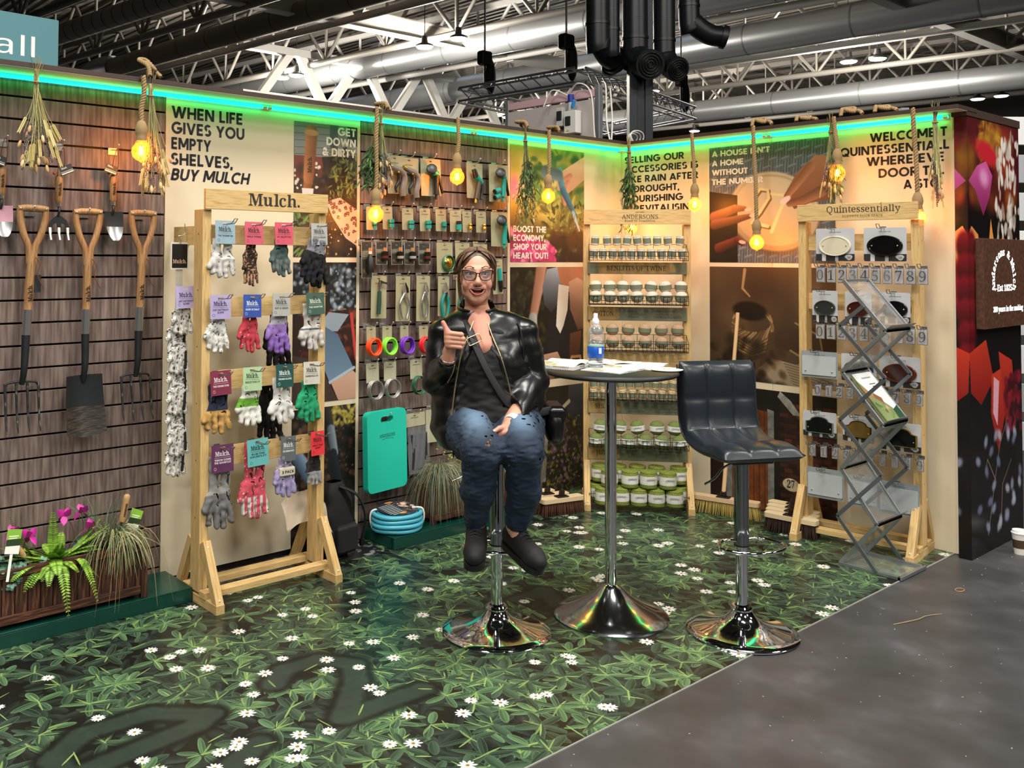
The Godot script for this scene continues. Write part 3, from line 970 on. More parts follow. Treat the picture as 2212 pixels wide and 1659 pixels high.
func slat_mat() -> StandardMaterial3D:
	var t := noise_tex("slat", 0.011, 5, [[0.0, "453a35"], [0.4, "65564f"], [0.6, "74645c"], [1.0, "8a7a72"]])
	return MT("slat", t, Vector3(7.0, 0.55, 7.0), 0.5, 0.0, true)

func slatwall(parent, x0: float, x1: float):
	var m := slat_mat()
	var top := 2.466
	for i in 24:
		var lo := 2.3666 - PITCH_SLAT * i + 0.0045 if i < 23 else 0.0
		var b := B.new().box(Vector3(0, (top + lo) / 2, -0.007), Vector3(x1 - x0, top - lo, 0.014), 0.0015)
		var s = obj("slat", b, m, parent)
		s.position.x = (x0 + x1) / 2
		top = 2.3666 - PITCH_SLAT * i - 0.0045

func build_booth():
	var cream := M("d8ccb0", 0.55)
	var dark := M("17130f", 0.6)
	var brown := M("3a2a22", 0.5)
	var green := M("063a30", 0.28)
	# left wall
	var wl := base("wall_left")
	obj("backing", B.new().box(Vector3(-3.1, 1.233, -0.045), Vector3(6.2, 2.466, 0.05)), dark, wl)
	slatwall(wl, -6.2, -3.664)
	slatwall(wl, -2.442, -1.222)
	var weave := noise_tex("weave", 0.09, 1, [], 256, FastNoiseLite.TYPE_CELLULAR, 1.5)
	for q in [[-3.66, -2.446], [-1.218, 0.0]]:
		var c = obj("cream_panel", B.new().box(Vector3((q[0] + q[1]) / 2, 1.25, -0.0095), Vector3(q[1] - q[0], 2.432, 0.019), 0.001), cream, wl)
		if q[0] < -3.0:
			var ink := M("14151c", 0.5)
			para(c, [["WHEN LIFE", 0.405], ["GIVES YOU", 0.415], ["EMPTY", 0.22], ["SHELVES,", 0.348]], Vector3(-3.63, 2.375, 0.0004), 0.0797, 0.0605, ink)
			heading(c, "BUY MULCH", Vector3(-3.632, 2.057, 0.0004), 0.0605, ink, 0, 0.445, Vector3.ZERO, 0.2)
	# right wall
	var wr := base("wall_right")
	obj("backing", B.new().box(Vector3(0.045, 1.233, 1.13), Vector3(0.05, 2.466, 2.36)), dark, wr)
	for q in [[0.0, 1.2165], [1.2185, 2.316]]:
		var c = obj("cream_panel", B.new().box(Vector3(0.0095, 1.233, (q[0] + q[1]) / 2), Vector3(0.019, 2.464, q[1] - q[0]), 0.0008), cream, wr)
		var ink := M("14151c", 0.5)
		if q[0] < 1.0:
			para(c, [["SELLING OUR", 0.52], ["ACCESSORIES IS", 0.635], ["LIKE RAIN AFTER", 0.635], ["A DROUGHT,", 0.48], ["NOURISHING", 0.51], ["& REVITALISING", 0.63]], Vector3(-0.0004, 2.377, 0.03), 0.0733, 0.049, ink, 0, Vector3(0, -PI / 2, 0))
		else:
			var ww := [["WELCOME T", 0.432, 2.288, 2.374], ["QUINTESSENTIALL", 0.625, 2.299, 2.3], ["WHERE EVE", 0.438, 2.272, 2.231], ["DOOR TEL", 0.366, 2.271, 2.157], ["A STO", 0.198, 2.246, 2.083]]
			for l in ww: heading(c, l[0], Vector3(-0.0004, l[3], l[2]), 0.053, ink, 2, l[1], Vector3(0, -PI / 2, 0))
	struct("trim_1", B.new().box(Vector3(0.004, 1.235, 2.323), Vector3(0.034, 2.46, 0.012), 0.002), M("d9d2c0", 0.4))
	struct("trim_2", B.new().box(Vector3(0.01, 1.235, 2.337), Vector3(0.05, 2.46, 0.014), 0.002), M("6a4634", 0.5))
	# fascia board along the top with its light-coloured underside
	for q in [["trim_3", Vector3(-3.1, 2.478, 0.066), Vector3(6.2, 0.023, 0.27)], ["trim_4", Vector3(-0.066, 2.478, 1.31), Vector3(0.27, 0.023, 2.22)]]:
		var f = struct(q[0], B.new().box(q[1], q[2], 0.0015), brown)
		obj("underside", B.new().box(q[1] - Vector3(0, 0.0125, 0), q[2] - Vector3(0.004, 0.021, 0.004)), M("b9b4a6", 0.55), f)
	# LED tubes in the angle between wall and fascia
	var tube := emit("10ffc8", 2.2)
	for i in 3:
		var x0 := -4.62 + 1.535 * i
		led(Vector3(x0, 2.452, 0.016), Vector3(x0 + 1.53, 2.452, 0.016), tube, ["green light tube over the fork and spade slatwall", "green light tube above the cream panel headed WHEN LIFE", "green light tube above the hose nozzle display"][i])
	led(Vector3(-0.016, 2.452, 0.03), Vector3(-0.016, 2.452, 1.19), tube, "green light tube on the right wall over the heading SELLING OUR")
	led(Vector3(-0.016, 2.452, 1.2), Vector3(-0.016, 2.452, 2.3), tube, "green light tube on the right wall nearest the floral pillar")
	# pillar printed with flowers
	pillar()
	# plinths
	for q in [[-6.2, -3.634, "long dark green plinth under the fern planter by the slatwall"], [-2.415, -1.25, "short dark green plinth under the grass planter and hose"]]:
		var t := thing("plinth", q[2], "plinth", Vector3((q[0] + q[1]) / 2, 0, 0.152))
		obj("top_board", B.new().box(Vector3(0, 0.066, 0), Vector3(q[1] - q[0], 0.008, 0.3), 0.002), green, t)
		obj("front_board", B.new().box(Vector3(0, 0.033, 0.142), Vector3(q[1] - q[0], 0.058, 0.016), 0.001), green, t)
		for s in [-1, 1]: obj("end_board", B.new().box(Vector3((q[1] - q[0] - 0.016) / 2 * s, 0.033, -0.01), Vector3(0.016, 0.058, 0.27), 0.001), green, t)
	# floor: hall floor and the printed vinyl
	var ft := noise_tex("hallfloor", 0.006, 5, [[0.0, "343434"], [0.5, "3e3e3f"], [0.8, "48484a"], [1.0, "56565a"]], 1024)
	struct("floor", B.new().box(Vector3(5, -0.1, 0), Vector3(100, 0.2, 100)), MT("hallfloor", ft, Vector3(0.45, 0.45, 0.45), 0.42))
	var fm := Node3D.new()
	fm.name = "floor_vinyl"
	add_child(fm)
	tag(fm, "printed vinyl floor of green leaves and white daisies", "floor vinyl")
	fm.set_meta("kind", "structure")
	for i in 3:
		var part := 0 if i != 1 else 1
		var b := B.new()
		b.quad(Vector3(0, 0.003, 0), Vector3(2.45, 0.003, 0), Vector3(2.45, 0.003, 2.3), Vector3(0, 0.003, 2.3), Vector3.UP)
		b.box(Vector3(1.225, 0.0012, 1.15), Vector3(2.45, 0.0024, 2.3))
		for k in range(4, b.v.size()): b.uv[k] = Vector2(0.5, 0.5)
		if not texs.has("floor%d" % part): texs["floor%d" % part] = floor_print(part)
		var o = obj("vinyl_sheet", b, print_mat("vinyl%d" % part, texs["floor%d" % part], 0.3), fm)
		o.position = Vector3([-4.9, -2.45, -7.35][i], 0, 0)
	struct("trim_5", B.new().box(Vector3(-3.1, 0.002, 2.303), Vector3(6.2, 0.004, 0.006)), M("8c8d86", 0.5))

func led(a: Vector3, b: Vector3, m: Material, label: String):
	var t := thing("led_tube", label, "light tube", a)
	var d := b - a
	obj("tube", B.new().tube([Vector3.ZERO, d], 0.0095, 8), m, t)
	for e in [0.012, d.length() - 0.012]: obj("end_cap", B.new().tube([d.normalized() * (e - 0.012), d.normalized() * (e + 0.012)], 0.011, 8), M("d8dcd8", 0.4), t)
	var out := Vector3(0, 0, 1) if absf(d.x) > absf(d.z) else Vector3(-1, 0, 0)
	for way in [Vector3(0, -1, 0) + out * 0.15, Vector3(0, 1, 0) + out * 1.6]:
		var l := AreaLight3D.new()
		l.name = "tube_light"
		l.area_size = Vector2(d.length(), 0.014)
		l.light_color = Color(0.0, 1.0, 0.42)
		l.light_energy = 0.06 if way.y < 0 else 0.1
		l.area_range = 30.0
		l.area_attenuation = 2.0
		l.shadow_enabled = true
		t.add_child(l, true)
		var z: Vector3 = -way.normalized()
		var x := d.normalized()
		l.transform = Transform3D(Basis(x, z.cross(x), z), d * 0.5 + way.normalized() * 0.013)

func pillar():
	var p := Pic.new(256, 800, H("0d0807"), 51)
	p.blobs(120, 0, 0, 100, 60, 4, 14, HH(["6a1420", "3a0c14", "8a5a1c", "a8481c", "2a0a10"]), 0.8, 0.6)
	p.blobs(60, 20, 0, 60, 30, 3, 8, HH(["b98a2c", "c9a038", "8a4a1c"]), 0.7, 0.6, 3.0)
	p.blobs(200, 0, 130, 100, 312, 3, 10, HH(["0a0808", "120c0c", "1c1012", "0c1014"]), 0.7, 0.7)
	p.ell(36, 24, 22, 8, 0.2, H("b8202c"), 0.3)
	p.poly([[2, 46], [18, 34], [34, 30], [46, 40], [40, 56], [28, 70], [14, 52]], H("c85a9a"), 1.0, H("7a2050"))
	p.ell(30, 42, 8, 6, 0.3, H("dfa0c8"), 0.5, 0.8)
	for i in 90: p.ell(p.r.randf_range(52, 100), p.r.randf_range(8, 92), p.r.randf_range(1.5, 3.2), p.r.randf_range(3, 6.5), p.r.randf_range(-0.4, 0.4), HH(["d8d2c6", "b9b0a4", "9a8a7a", "e4e0d8"])[i % 4], 0.25, 0.9)
	for q in [[[12, 112], [-2, 88], [6, 78], [18, 84], [26, 116], [34, 140]], [[40, 140], [36, 100], [42, 72], [50, 96], [48, 140]], [[50, 140], [56, 110], [64, 84], [72, 88], [72, 108], [58, 138]]]:
		p.poly(q, H("d98a4c"), 1.0, H("e8b048"))
	for i in 6: p.line([[34 + i * 3, 140], [30 + i * 5, 108]], 1.6, 0.8, H("e0b030"))
	p.ell(84, 128, 18, 14, 0.2, H("c8306c"), 0.15, 1.0, H("7a1840"))
	p.ell(10, 120, 12, 18, 0.0, H("8a1020"), 0.3)
	for i in 6: p.ell(4, 92 + i * 16, 9, 11, 0, H("7a0c1c"), 0.2, 1.0, H("2c0408"))
	for q in [[[0, 168], [30, 160], [44, 190], [20, 206], [2, 196]], [[40, 186], [62, 182], [66, 214], [52, 244], [38, 214]], [[54, 170], [80, 178], [86, 210], [66, 224]]]:
		p.poly(q, H("c23a24"), 1.0, H("7a1410"))
	p.poly([[44, 188], [54, 192], [50, 224], [42, 214]], H("d8a0b0"))
	p.blobs(40, 66, 190, 100, 230, 3, 6, HH(["5a0c1c", "7a1428", "3a0810"]), 0.3)
	for q in [[[30, 300], [44, 262], [54, 238], [70, 220]], [[44, 262], [30, 246], [26, 256]], [[54, 300], [58, 268], [76, 252]]]: p.line(q, 1.0, 0.6, H("8a7a68"))
	for i in 26: p.ell(p.r.randf_range(10, 96), p.r.randf_range(225, 306), 3.2, 4.6, p.r.randf() * 3, HH(["8a94ac", "a9b0c4", "6a7490"])[i % 3], 0.4, 0.85)
	var t := thing("floral_pillar", "tall dark display pillar printed with red lilies and white blossom", "display pillar", Vector3(-0.06, 0, 2.346))
	var tex := p.tex()
	obj("core", B.new().box(Vector3(0.4, 1.22, 0.032), Vector3(0.79, 2.438, 0.062)), M("120c0a", 0.5), t)
	var front := B.new()
	front.quad(Vector3(0, 2.44, 0.066), Vector3(0.8, 2.44, 0.066), Vector3(0.8, 0, 0.066), Vector3(0, 0, 0.066), Vector3(0, 0, 1))
	obj("front_print", front, print_mat("pillar", tex, 0.35), t)
	var side := B.new()
	side.quad(Vector3(0, 2.44, 0), Vector3(0, 2.44, 0.066), Vector3(0, 0, 0.066), Vector3(0, 0, 0), Vector3(-1, 0, 0))
	var q := 0.14
	for k in 4: side.uv[k].x = 1.0 - side.uv[k].x if false else q * (1.0 - side.uv[k].x)
	obj("side_print", side, print_mat("pillar", tex, 0.35), t)
	obj("cap", B.new().box(Vector3(0.4, 2.464, 0.03), Vector3(0.82, 0.046, 0.084), 0.002), M("3a2a22", 0.5), t)
	# brown sign box with lit letters
	var s := thing("sign_box", "brown sign box with white arched lettering on the floral pillar", "sign", Vector3(0.036, 1.257, 2.4125))
	var tt := noise_tex("rust", 0.03, 4, [[0.0, "3a2418"], [0.5, "4d3020"], [1.0, "60402c"]], 256)
	obj("box", B.new().box(Vector3(0.36, 0.253, 0.022), Vector3(0.72, 0.506, 0.044), 0.002), MT("rust", tt, Vector3(4, 4, 4), 0.5), s)
	var glow := emit("fbfff8", 1.6)
	var arc := "Andersons & Mulch"
	for i in arc.length():
		if arc[i] == " ": continue
		var a := deg_to_rad(196.0 - 212.0 * i / (arc.length() - 1))
		words(s, arc[i], Vector3(0.30 + cos(a) * 0.165, 0.27 + sin(a) * 0.16, 0.0445), 0.042, glow, f_serifb, 1, 0.0, Vector3(0, 0, a - PI / 2))
	words(s, "-Est 1825-", Vector3(0.31, 0.225, 0.0445), 0.036, glow, f_serifb, 1, 0.27)
	words(s, "200 years in the making", Vector3(0.13, 0.105, 0.0445), 0.03, glow, f_serifb, 0, 0.47)
	# cup on the floor behind
	var c := thing("coffee_cup", "white takeaway coffee cup with brown sleeve on the floor", "cup", Vector3(0.285, 0, 2.535))
	obj("cup_body", B.new().lathe([Vector2(0, 0), Vector2(0.029, 0), Vector2(0.041, 0.115), Vector2(0.038, 0.115)], 24), M("e4e0d6", 0.5), c)
	obj("sleeve", B.new().lathe([Vector2(0.0335, 0.035), Vector2(0.0385, 0.082), Vector2(0.0375, 0.082)], 24), M("4a3424", 0.7), c)
	obj("lid", B.new().lathe([Vector2(0.043, 0.114), Vector2(0.0435, 0.119), Vector2(0.039, 0.122), Vector2(0.037, 0.133), Vector2(0.0, 0.131)], 24), M("f0eee8", 0.4), c)

# ---------------------------------------------------------------- the exhibition hall behind and above
func hx(x0: float, z: float, slope := 0.12) -> float: return x0 + (z + 17.0) * slope

func truss(x0: float, m: Material, label: String, r := 0.1, y := 8.0, dep := 1.75, bay := 2.8, ph := 0.0):
	var t := thing("roof_truss", label, "roof truss", Vector3(0, y, 0))
	var z0 := -40.0
	var z1 := 4.0
	obj("bottom_chord", B.new().tube([Vector3(hx(x0, z0), 0, z0), Vector3(hx(x0, z1), 0, z1)], r, 8), m, t)
	obj("top_chord", B.new().box(Vector3.ZERO, Vector3(0.16, 0.16, 44.4)), m, t).transform = Transform3D(Basis(Vector3.UP, atan2(hx(x0, z1) - hx(x0, z0), z1 - z0)), Vector3(hx(x0, -18), dep, -18))
	var z := z0 + ph
	while z < z1 - bay:
		var a := Vector3(hx(x0, z), dep, z)
		var b := Vector3(hx(x0, z + bay / 2), 0, z + bay / 2)
		var c := Vector3(hx(x0, z + bay), dep, z + bay)
		obj("web_member", B.new().tube([a, b], r * 0.55, 6, false), m, t)
		obj("web_member", B.new().tube([b, c], r * 0.55, 6, false), m, t)
		obj("web_post", B.new().tube([b, b + Vector3(0, dep, 0)], r * 0.45, 6, false), m, t)
		z += bay

func duct(label: String, pts: Array, r: float, m: Material, rib: float, rm: Material):
	var t := thing("air_duct", label, "air duct", Vector3.ZERO)
	obj("pipe", B.new().tube(pts, r, 20), m, t)
	var a: Vector3 = pts[0]
	var b: Vector3 = pts[pts.size() - 1]
	var n := int(a.distance_to(b) / rib)
	var d := (b - a).normalized()
	for i in range(1, n):
		var p := a + d * rib * i
		obj("seam_ring", B.new().tube([p - d * 0.02, p + d * 0.02], r * 1.015, 20, false), rm, t)

func build_hall():
	var steel := M("8f8b84", 0.5, 0.1)
	var pale := M("b9b8b4", 0.5, 0.1)
	var white := M("d6d5d0", 0.5)
	var foil := M("b4b7ba", 0.36, 0.75)
	var foil2 := M("8d9093", 0.4, 0.7)
	var cloth := M("6f665c", 0.8)
	# shell: walls and a deck with rooflight openings
	var grey := M("57534d", 0.9)
	for q in [["wall_back", Vector3(5, 5.5, -44), Vector3(100, 11.4, 0.4)], ["wall_front", Vector3(5, 5.5, 36), Vector3(100, 11.4, 0.4)], ["wall_far", Vector3(52, 5.5, -4), Vector3(0.4, 11.4, 80)], ["wall_near", Vector3(-42, 5.5, -4), Vector3(0.4, 11.4, 80)]]:
		struct(q[0], B.new().box(q[1], q[2]), grey)
	var deck := M("8a857e", 0.7)
	var ce := base("ceiling")
	obj("deck", B.new().box(Vector3(-12.9, 10.7, -4), Vector3(58.6, 0.3, 80)), deck, ce)
	obj("deck", B.new().box(Vector3(27.3, 10.7, -4), Vector3(16.6, 0.3, 80)), deck, ce)
	obj("deck", B.new().box(Vector3(44.6, 10.7, -4), Vector3(15.6, 0.3, 80)), deck, ce)
	var zs := [-44.0, -38.0, -36.4, -34.6, -33.0, -31.4, -29.7, -26.9, -25.2, -23.9, -21.6, -18.9, -16.8, -14.0, -12.2, 36.0]
	for i in range(0, zs.size(), 2): obj("deck", B.new().box(Vector3(17.7, 10.7, (zs[i] + zs[i + 1]) / 2), Vector3(2.6, 0.3, zs[i + 1] - zs[i])), deck, ce)
	var zq := [-44.0, -26.0, -23.0, 36.0]
	for i in range(0, zq.size(), 2): obj("deck", B.new().box(Vector3(36.2, 10.7, (zq[i] + zq[i + 1]) / 2), Vector3(1.2, 0.3, zq[i + 1] - zq[i])), deck, ce)
	var rb := B.new()
	for i in 190: rb.box(Vector3(-12 + i * 0.32, 10.52, -18), Vector3(0.12, 0.07, 50))
	stuff(obj("deck_rib", rb, M("7a756e", 0.7), ce))
	var gl := M(Color(0.9, 0.95, 1.0, 0.12), 0.05)
	gl.transparency = BaseMaterial3D.TRANSPARENCY_ALPHA
	for i in range(1, zs.size() - 1, 2):
		obj("rooflight_pane", B.new().box(Vector3(17.7, 10.8, (zs[i] + zs[i + 1]) / 2), Vector3(2.6, 0.02, zs[i + 1] - zs[i])), gl, ce)
		for k in 4: obj("rooflight_bar", B.new().box(Vector3(16.7 + k * 0.65, 10.6, (zs[i] + zs[i + 1]) / 2), Vector3(0.08, 0.12, zs[i + 1] - zs[i])), steel, ce)
	# trusses
	var tl := [[2.6, steel, "grey lattice roof truss above the teal banner, first from the left"], [5.87, steel, "grey lattice roof truss crossing the top left, second from the left"], [8.6, steel, "grey lattice roof truss beside the fabric duct, third from the left"], [11.75, steel, "grey lattice roof truss left of the rooflights, fourth from the left"], [15.2, pale, "pale lattice roof truss running behind the black ducts"], [20.6, pale, "pale lattice roof truss in front of the big silver duct"], [24.5, steel, "lattice roof truss just beyond the big silver duct"], [27.7, steel, "lattice roof truss second beyond the big silver duct"], [30.4, steel, "lattice roof truss third beyond the big silver duct"], [33.4, steel, "farthest lattice roof truss low over the right wall"]]
	for i in tl.size(): truss(tl[i][0], tl[i][1], tl[i][2], 0.11 if i < 6 else 0.1, 8.0, 1.75, 2.8, 0.35 * i)
	# I-beams across
	for q in [[3.0, 15.6, -16.45, "grey steel cross beam over the left wall"], [12.0, 34.0, -5.8, "grey steel cross beam in the top right corner"]]:
		var t := thing("cross_beam", q[3], "steel beam", Vector3((q[0] + q[1]) / 2, 8.0, q[2]))
		var l: float = q[1] - q[0]
		obj("web_plate", B.new().box(Vector3(0, 0.25, 0), Vector3(l, 0.5, 0.03)), steel, t)
		obj("flange", B.new().box(Vector3(0, 0.5, 0), Vector3(l, 0.04, 0.3)), steel, t)
		obj("flange", B.new().box(Vector3(0, 0, 0), Vector3(l, 0.04, 0.3)), pale, t)
	# ducts
	duct("big silver air duct across the top right", [Vector3(16.6, 8, -40), Vector3(19.8, 8, 3)], 0.46, foil, 3.0, foil2)
	duct("silver air duct below the rooflights", [Vector3(11.0, 8.15, -38), Vector3(15.5, 8.15, -3)], 0.4, foil, 2.6, foil2)
	duct("brown fabric air duct at the top left", [Vector3(6.55, 8.1, -27), Vector3(8.9, 8.1, -3)], 0.32, cloth, 1.6, M("4a443c", 0.8))
	duct("pale ribbed air duct in the top left corner", [Vector3(3.4, 8.3, -27), Vector3(6.4, 8.3, -5)], 0.3, M("8f8b84", 0.6), 0.55, M("3c3a37", 0.6))
	duct("low silver air duct behind the white struts", [Vector3(22.6, 7.3, -40), Vector3(29.2, 7.3, 14)], 0.42, foil, 3.0, foil2)
	var el := thing("duct_elbow", "silver duct elbows dropping behind the teal banner", "air duct", Vector3.ZERO)
	obj("elbow", B.new().tube(spline([Vector3(6.6, 8.1, -26.8), Vector3(6.3, 8.05, -27.6), Vector3(6.1, 7.6, -28), Vector3(6.1, 6.2, -28)], 5), 0.42, 16), foil2, el)
	obj("elbow", B.new().tube(spline([Vector3(5.3, 7.8, -27.6), Vector3(4.9, 7.6, -28), Vector3(4.9, 6.2, -28)], 5), 0.42, 16), foil2, el)
	# white girder with struts
	var g := thing("white_girder", "white lattice girder with thick slanting struts above the left wall", "girder", Vector3(0, 0, -21.7))
	obj("lower_beam", B.new().box(Vector3(14.2, 6.75, 0), Vector3(11, 0.32, 0.3), 0.01), white, g)
	obj("upper_beam", B.new().box(Vector3(14.2, 8.35, 0), Vector3(11, 0.25, 0.3), 0.01), pale, g)
	for i in 4:
		var x := 9.4 + i * 2.75
		obj("strut", B.new().beam(Vector3(x, 6.8, 0), Vector3(x + 1.1, 8.3, 0), 0.26, 0.26), white, g)
		obj("strut", B.new().beam(Vector3(x + 2.4, 6.8, 0), Vector3(x + 1.5, 8.3, 0), 0.26, 0.26), white, g)
	# catwalk
	var cw := thing("catwalk", "white catwalk with handrails left of the black ducts", "catwalk", Vector3(0, 8.0, -16.4))
	obj("deck_beam", B.new().box(Vector3(18.6, 0.1, 0), Vector3(6.4, 0.42, 0.3)), white, cw)
	for k in 2: obj("handrail", B.new().tube([Vector3(15.6, 0.75 + k * 0.5, 0), Vector3(21.8, 0.75 + k * 0.5, 0)], 0.035, 6), white, cw)
	for i in 6: obj("rail_post", B.new().tube([Vector3(15.7 + i * 1.2, 0.2, 0), Vector3(15.7 + i * 1.2, 1.28, 0)], 0.035, 6), white, cw)
	# high bay lamps in view
	var lg := emit("fff6e8", 5.0)
	var names := ["left of the cross beam's end", "beside it under the rooflights", "at the left end of the silver duct", "next to it at the left end of the silver duct", "in the top right over the door poster", "behind the lighting truss", "right of the black column", "low over the corner", "at the far right above the pillar", "left of that one above the pillar", "right of the small camera dome", "by the white booth wall"]
	var lp := [[11.2, -15.64], [11.25, -14.27], [10.56, -22.29], [10.7, -21.6], [22.15, -8.75], [21.9, -15.67], [27.7, -18.61], [32.05, -20.72], [32.15, -7.92], [32.24, -8.73], [22.4, -8.0], [22.43, -23.46]]
	for i in lp.size():
		var h := thing("high_bay_lamp", "round white hall lamp " + names[i], "lamp", Vector3(lp[i][0], 7.6, lp[i][1]), 0.0, "hall lamps")
		obj("diffuser", B.new().lathe([Vector2(0, -0.05), Vector2(0.2, -0.04), Vector2(0.24, 0.0)], 20), lg, h)
		obj("housing", B.new().lathe([Vector2(0.25, 0.0), Vector2(0.25, 0.05), Vector2(0.1, 0.12), Vector2(0.08, 0.3), Vector2(0, 0.3)], 20), M("2c2c2c", 0.5), h)
		obj("hanger", B.new().tube([Vector3(0, 0.25, 0), Vector3(0, 2.95, 0)], 0.012, 5), M("2c2c2c", 0.5), h)
		if i in [0, 2, 4, 6, 11]:
			var l := OmniLight3D.new()
			l.name = "hall_light"
			l.light_color = Color(1.0, 0.965, 0.91)
			l.light_energy = 45.0
			l.light_size = 0.2
			l.omni_range = 80.0
			l.omni_attenuation = 2.0
			l.shadow_enabled = true
			h.add_child(l, true)
			l.position = Vector3(0, -0.3, 0)
	# lamps over the aisle, out of the photograph: fittings of the lights at the top of the script
	for p in [[-9.5, 5.5], [-4.5, 9.0], [1.5, 6.5], [-6.0, 2.2], [-2.6, 3.2], [-12.0, 11.0], [4.5, 10.0], [-1.0, 13.0]]:
		var h := thing("panel_lamp", "large square hall lamp above the aisle in front of the booth", "lamp", Vector3(p[0], 7.0, p[1]), 0.0, "aisle lamps")
		obj("diffuser", B.new().box(Vector3.ZERO, Vector3(1.5, 0.02, 1.5)), emit("fff6e8", 2.0), h)
		obj("housing", B.new().box(Vector3(0, 0.06, 0), Vector3(1.56, 0.08, 1.56), 0.01), M("2c2c2c", 0.5), h)
	# black duct cluster on its column
	var blk := M("14171a", 0.38, 0.3)
	var col := thing("steel_column", "dark steel column rising behind the corner", "column", Vector3(1.7, 0, -1.13), YAW)
	obj("face_plate", B.new().box(Vector3(0.03, 4.5, 0), Vector3(0.11, 9, 0.1)), M("1f2427", 0.45, 0.3), col)
	for s in [-0.075, 0.075]: obj("flange", B.new().box(Vector3(s + 0.02, 4.5, 0), Vector3(0.075, 9, 0.13), 0.004), M("23292c", 0.45, 0.3), col)
	var bd := [[1300, 0.118, "leftmost of the black ducts, its mouth turned right", -0.385, 3.8, 0.19, -0.12], [1340, 0.075, "thin black duct at the back of the cluster", -0.25, 3.75, 0.05, -0.2], [1382, 0.125, "front black duct in the middle with a grilled mouth", -0.02, 3.66, 0.06, 0.16], [1440, 0.105, "black duct right of the middle one with a grilled mouth", 0.26, 3.64, 0.06, 0.1], [1490, 0.1, "rightmost black duct elbowing out to the right", 0.5, 3.98, 0.3, 0.02]]
	for i in bd.size():
		var q: Array = bd[i]
		var t := thing("black_duct", q[2], "air duct", Vector3(1.7, 0, -1.13), YAW)
		var x: float = q[3]
		var y: float = q[4]
		var r: float = q[1]
		var dx: float = q[5]
		var dz: float = q[6]
		var k := [Vector3(x, 6.5, 0), Vector3(x, y + 0.1, 0), Vector3(x + dx * 0.15, y - 0.05, dz * 0.15), Vector3(x + dx * 0.6, y - 0.16, dz * 0.8), Vector3(x + dx, y - 0.19, dz * 1.6)]
		obj("pipe", B.new().tube(spline(k, 5), r, 20), blk, t)
		obj("clamp_ring", B.new().tube([Vector3(x, y + 0.1, 0), Vector3(x, y + 0.125, 0)], r * 1.06, 20, false), M("0c0e10", 0.4), t)
		for s in 5: obj("seam_ring", B.new().tube([Vector3(x, y + 0.3 + s * 0.24, 0), Vector3(x, y + 0.305 + s * 0.24, 0)], r * 1.02, 20, false), M("2b3034", 0.35, 0.4), t)
		var e: Vector3 = k[4]
		var d: Vector3 = (k[4] - k[3]).normalized()
		var gr = obj("mouth", B.new().tube([e, e + d * 0.05], r * 1.14, 24), M("0e1012", 0.4), t)
		for s in 4:
			var rr := r * (0.9 - s * 0.22)
			var c: Array = []
			var u := d.cross(Vector3.UP).normalized()
			var w := u.cross(d)
			for a in 21: c.append(e + d * 0.055 + (u * cos(TAU * a / 20) + w * sin(TAU * a / 20)) * rr)
			obj("grille_ring", B.new().tube(c, r * 0.06, 5, false), M("050607", 0.35, 0.3), gr)
	# square lighting truss
	var lt := thing("lighting_truss", "silver box lighting truss hung in a square behind the column", "lighting truss", Vector3.ZERO)
	var cs := [Vector3(6.83, 5, -9.22), Vector3(7.02, 5, -6.4), Vector3(12.16, 5, -7.58), Vector3(12.9, 5, -10.4)]
	for i in 4:
		var a: Vector3 = cs[i]
		var b: Vector3 = cs[(i + 1) % 4]
		var d := (b - a).normalized()
		var s := d.cross(Vector3.UP) * 0.13
		for o in [s, -s, s + Vector3(0, -0.26, 0), -s + Vector3(0, -0.26, 0)]: obj("rail", B.new().tube([a + o, b + o], 0.025, 6), foil, lt)
		var zig := B.new()
		var n := int(a.distance_to(b) / 0.3)
		for k in n:
			var p := a + d * 0.3 * k
			zig.tube([p + s, p + s + d * 0.3 + Vector3(0, -0.26, 0)], 0.012, 4, false)
			zig.tube([p - s, p + s + d * 0.3], 0.012, 4, false)
		stuff(obj("brace", zig, foil, lt))
	for q in [[Vector3(7.1, 5.0, -8.9), "black chain hoist at the left end of the lighting truss"], [Vector3(7.25, 5.0, -6.9), "black chain hoist at the back corner of the lighting truss"], [Vector3(12.0, 5.0, -7.7), "black chain hoist right of the black ducts"]]:
		var t := thing("chain_hoist", q[1], "hoist", q[0])
		obj("motor", B.new().box(Vector3(0, 0.6, 0), Vector3(0.3, 0.28, 0.2), 0.04), M("101112", 0.5), t)
		obj("chain_bag", B.new().ell(Vector3(0.16, 0.25, 0), Vector3(0.12, 0.36, 0.1)), M("0c0c0d", 0.8), t)
		obj("chain", B.new().tube([Vector3(0, 0.7, 0), Vector3(0, 3.0, 0)], 0.02, 5), M("9a9a98", 0.4, 0.5), t)
		obj("hook", B.new().tube([Vector3(0, 0.5, 0), Vector3(0, 0.0, 0)], 0.025, 5), M("1a1a1a", 0.5), t)
	# neighbours: teal banner, white booth wall with power boxes, grey frame at the far right
	var bn := thing("teal_banner", "teal fabric banner with white letters above the left wall", "banner", Vector3(-4.66, 2.6, -2.2), 0.04)
	obj("fabric", B.new().box(Vector3(0.6, 0.36, 0), Vector3(1.2, 0.68, 0.05), 0.004), M("5f8f98", 0.8), bn)
	words(bn, "ball", Vector3(1.055, 0.475, 0.0255), 0.132, M("f2f4f2", 0.5), f_sans, 2, 0.41)
	var nb := thing("booth_wall", "white neighbouring booth wall with pinkish top behind the corner", "partition", Vector3(0.3, 0, -1.52))
	obj("panel", B.new().box(Vector3(0.02, 1.5, 0.5), Vector3(0.04, 2.9, 1.02)), M("b9b0aa", 0.6), nb)
	obj("top_band", B.new().box(Vector3(0.0195, 3.0, 0.5), Vector3(0.045, 0.06, 1.02)), M("c9a4a8", 0.6), nb)
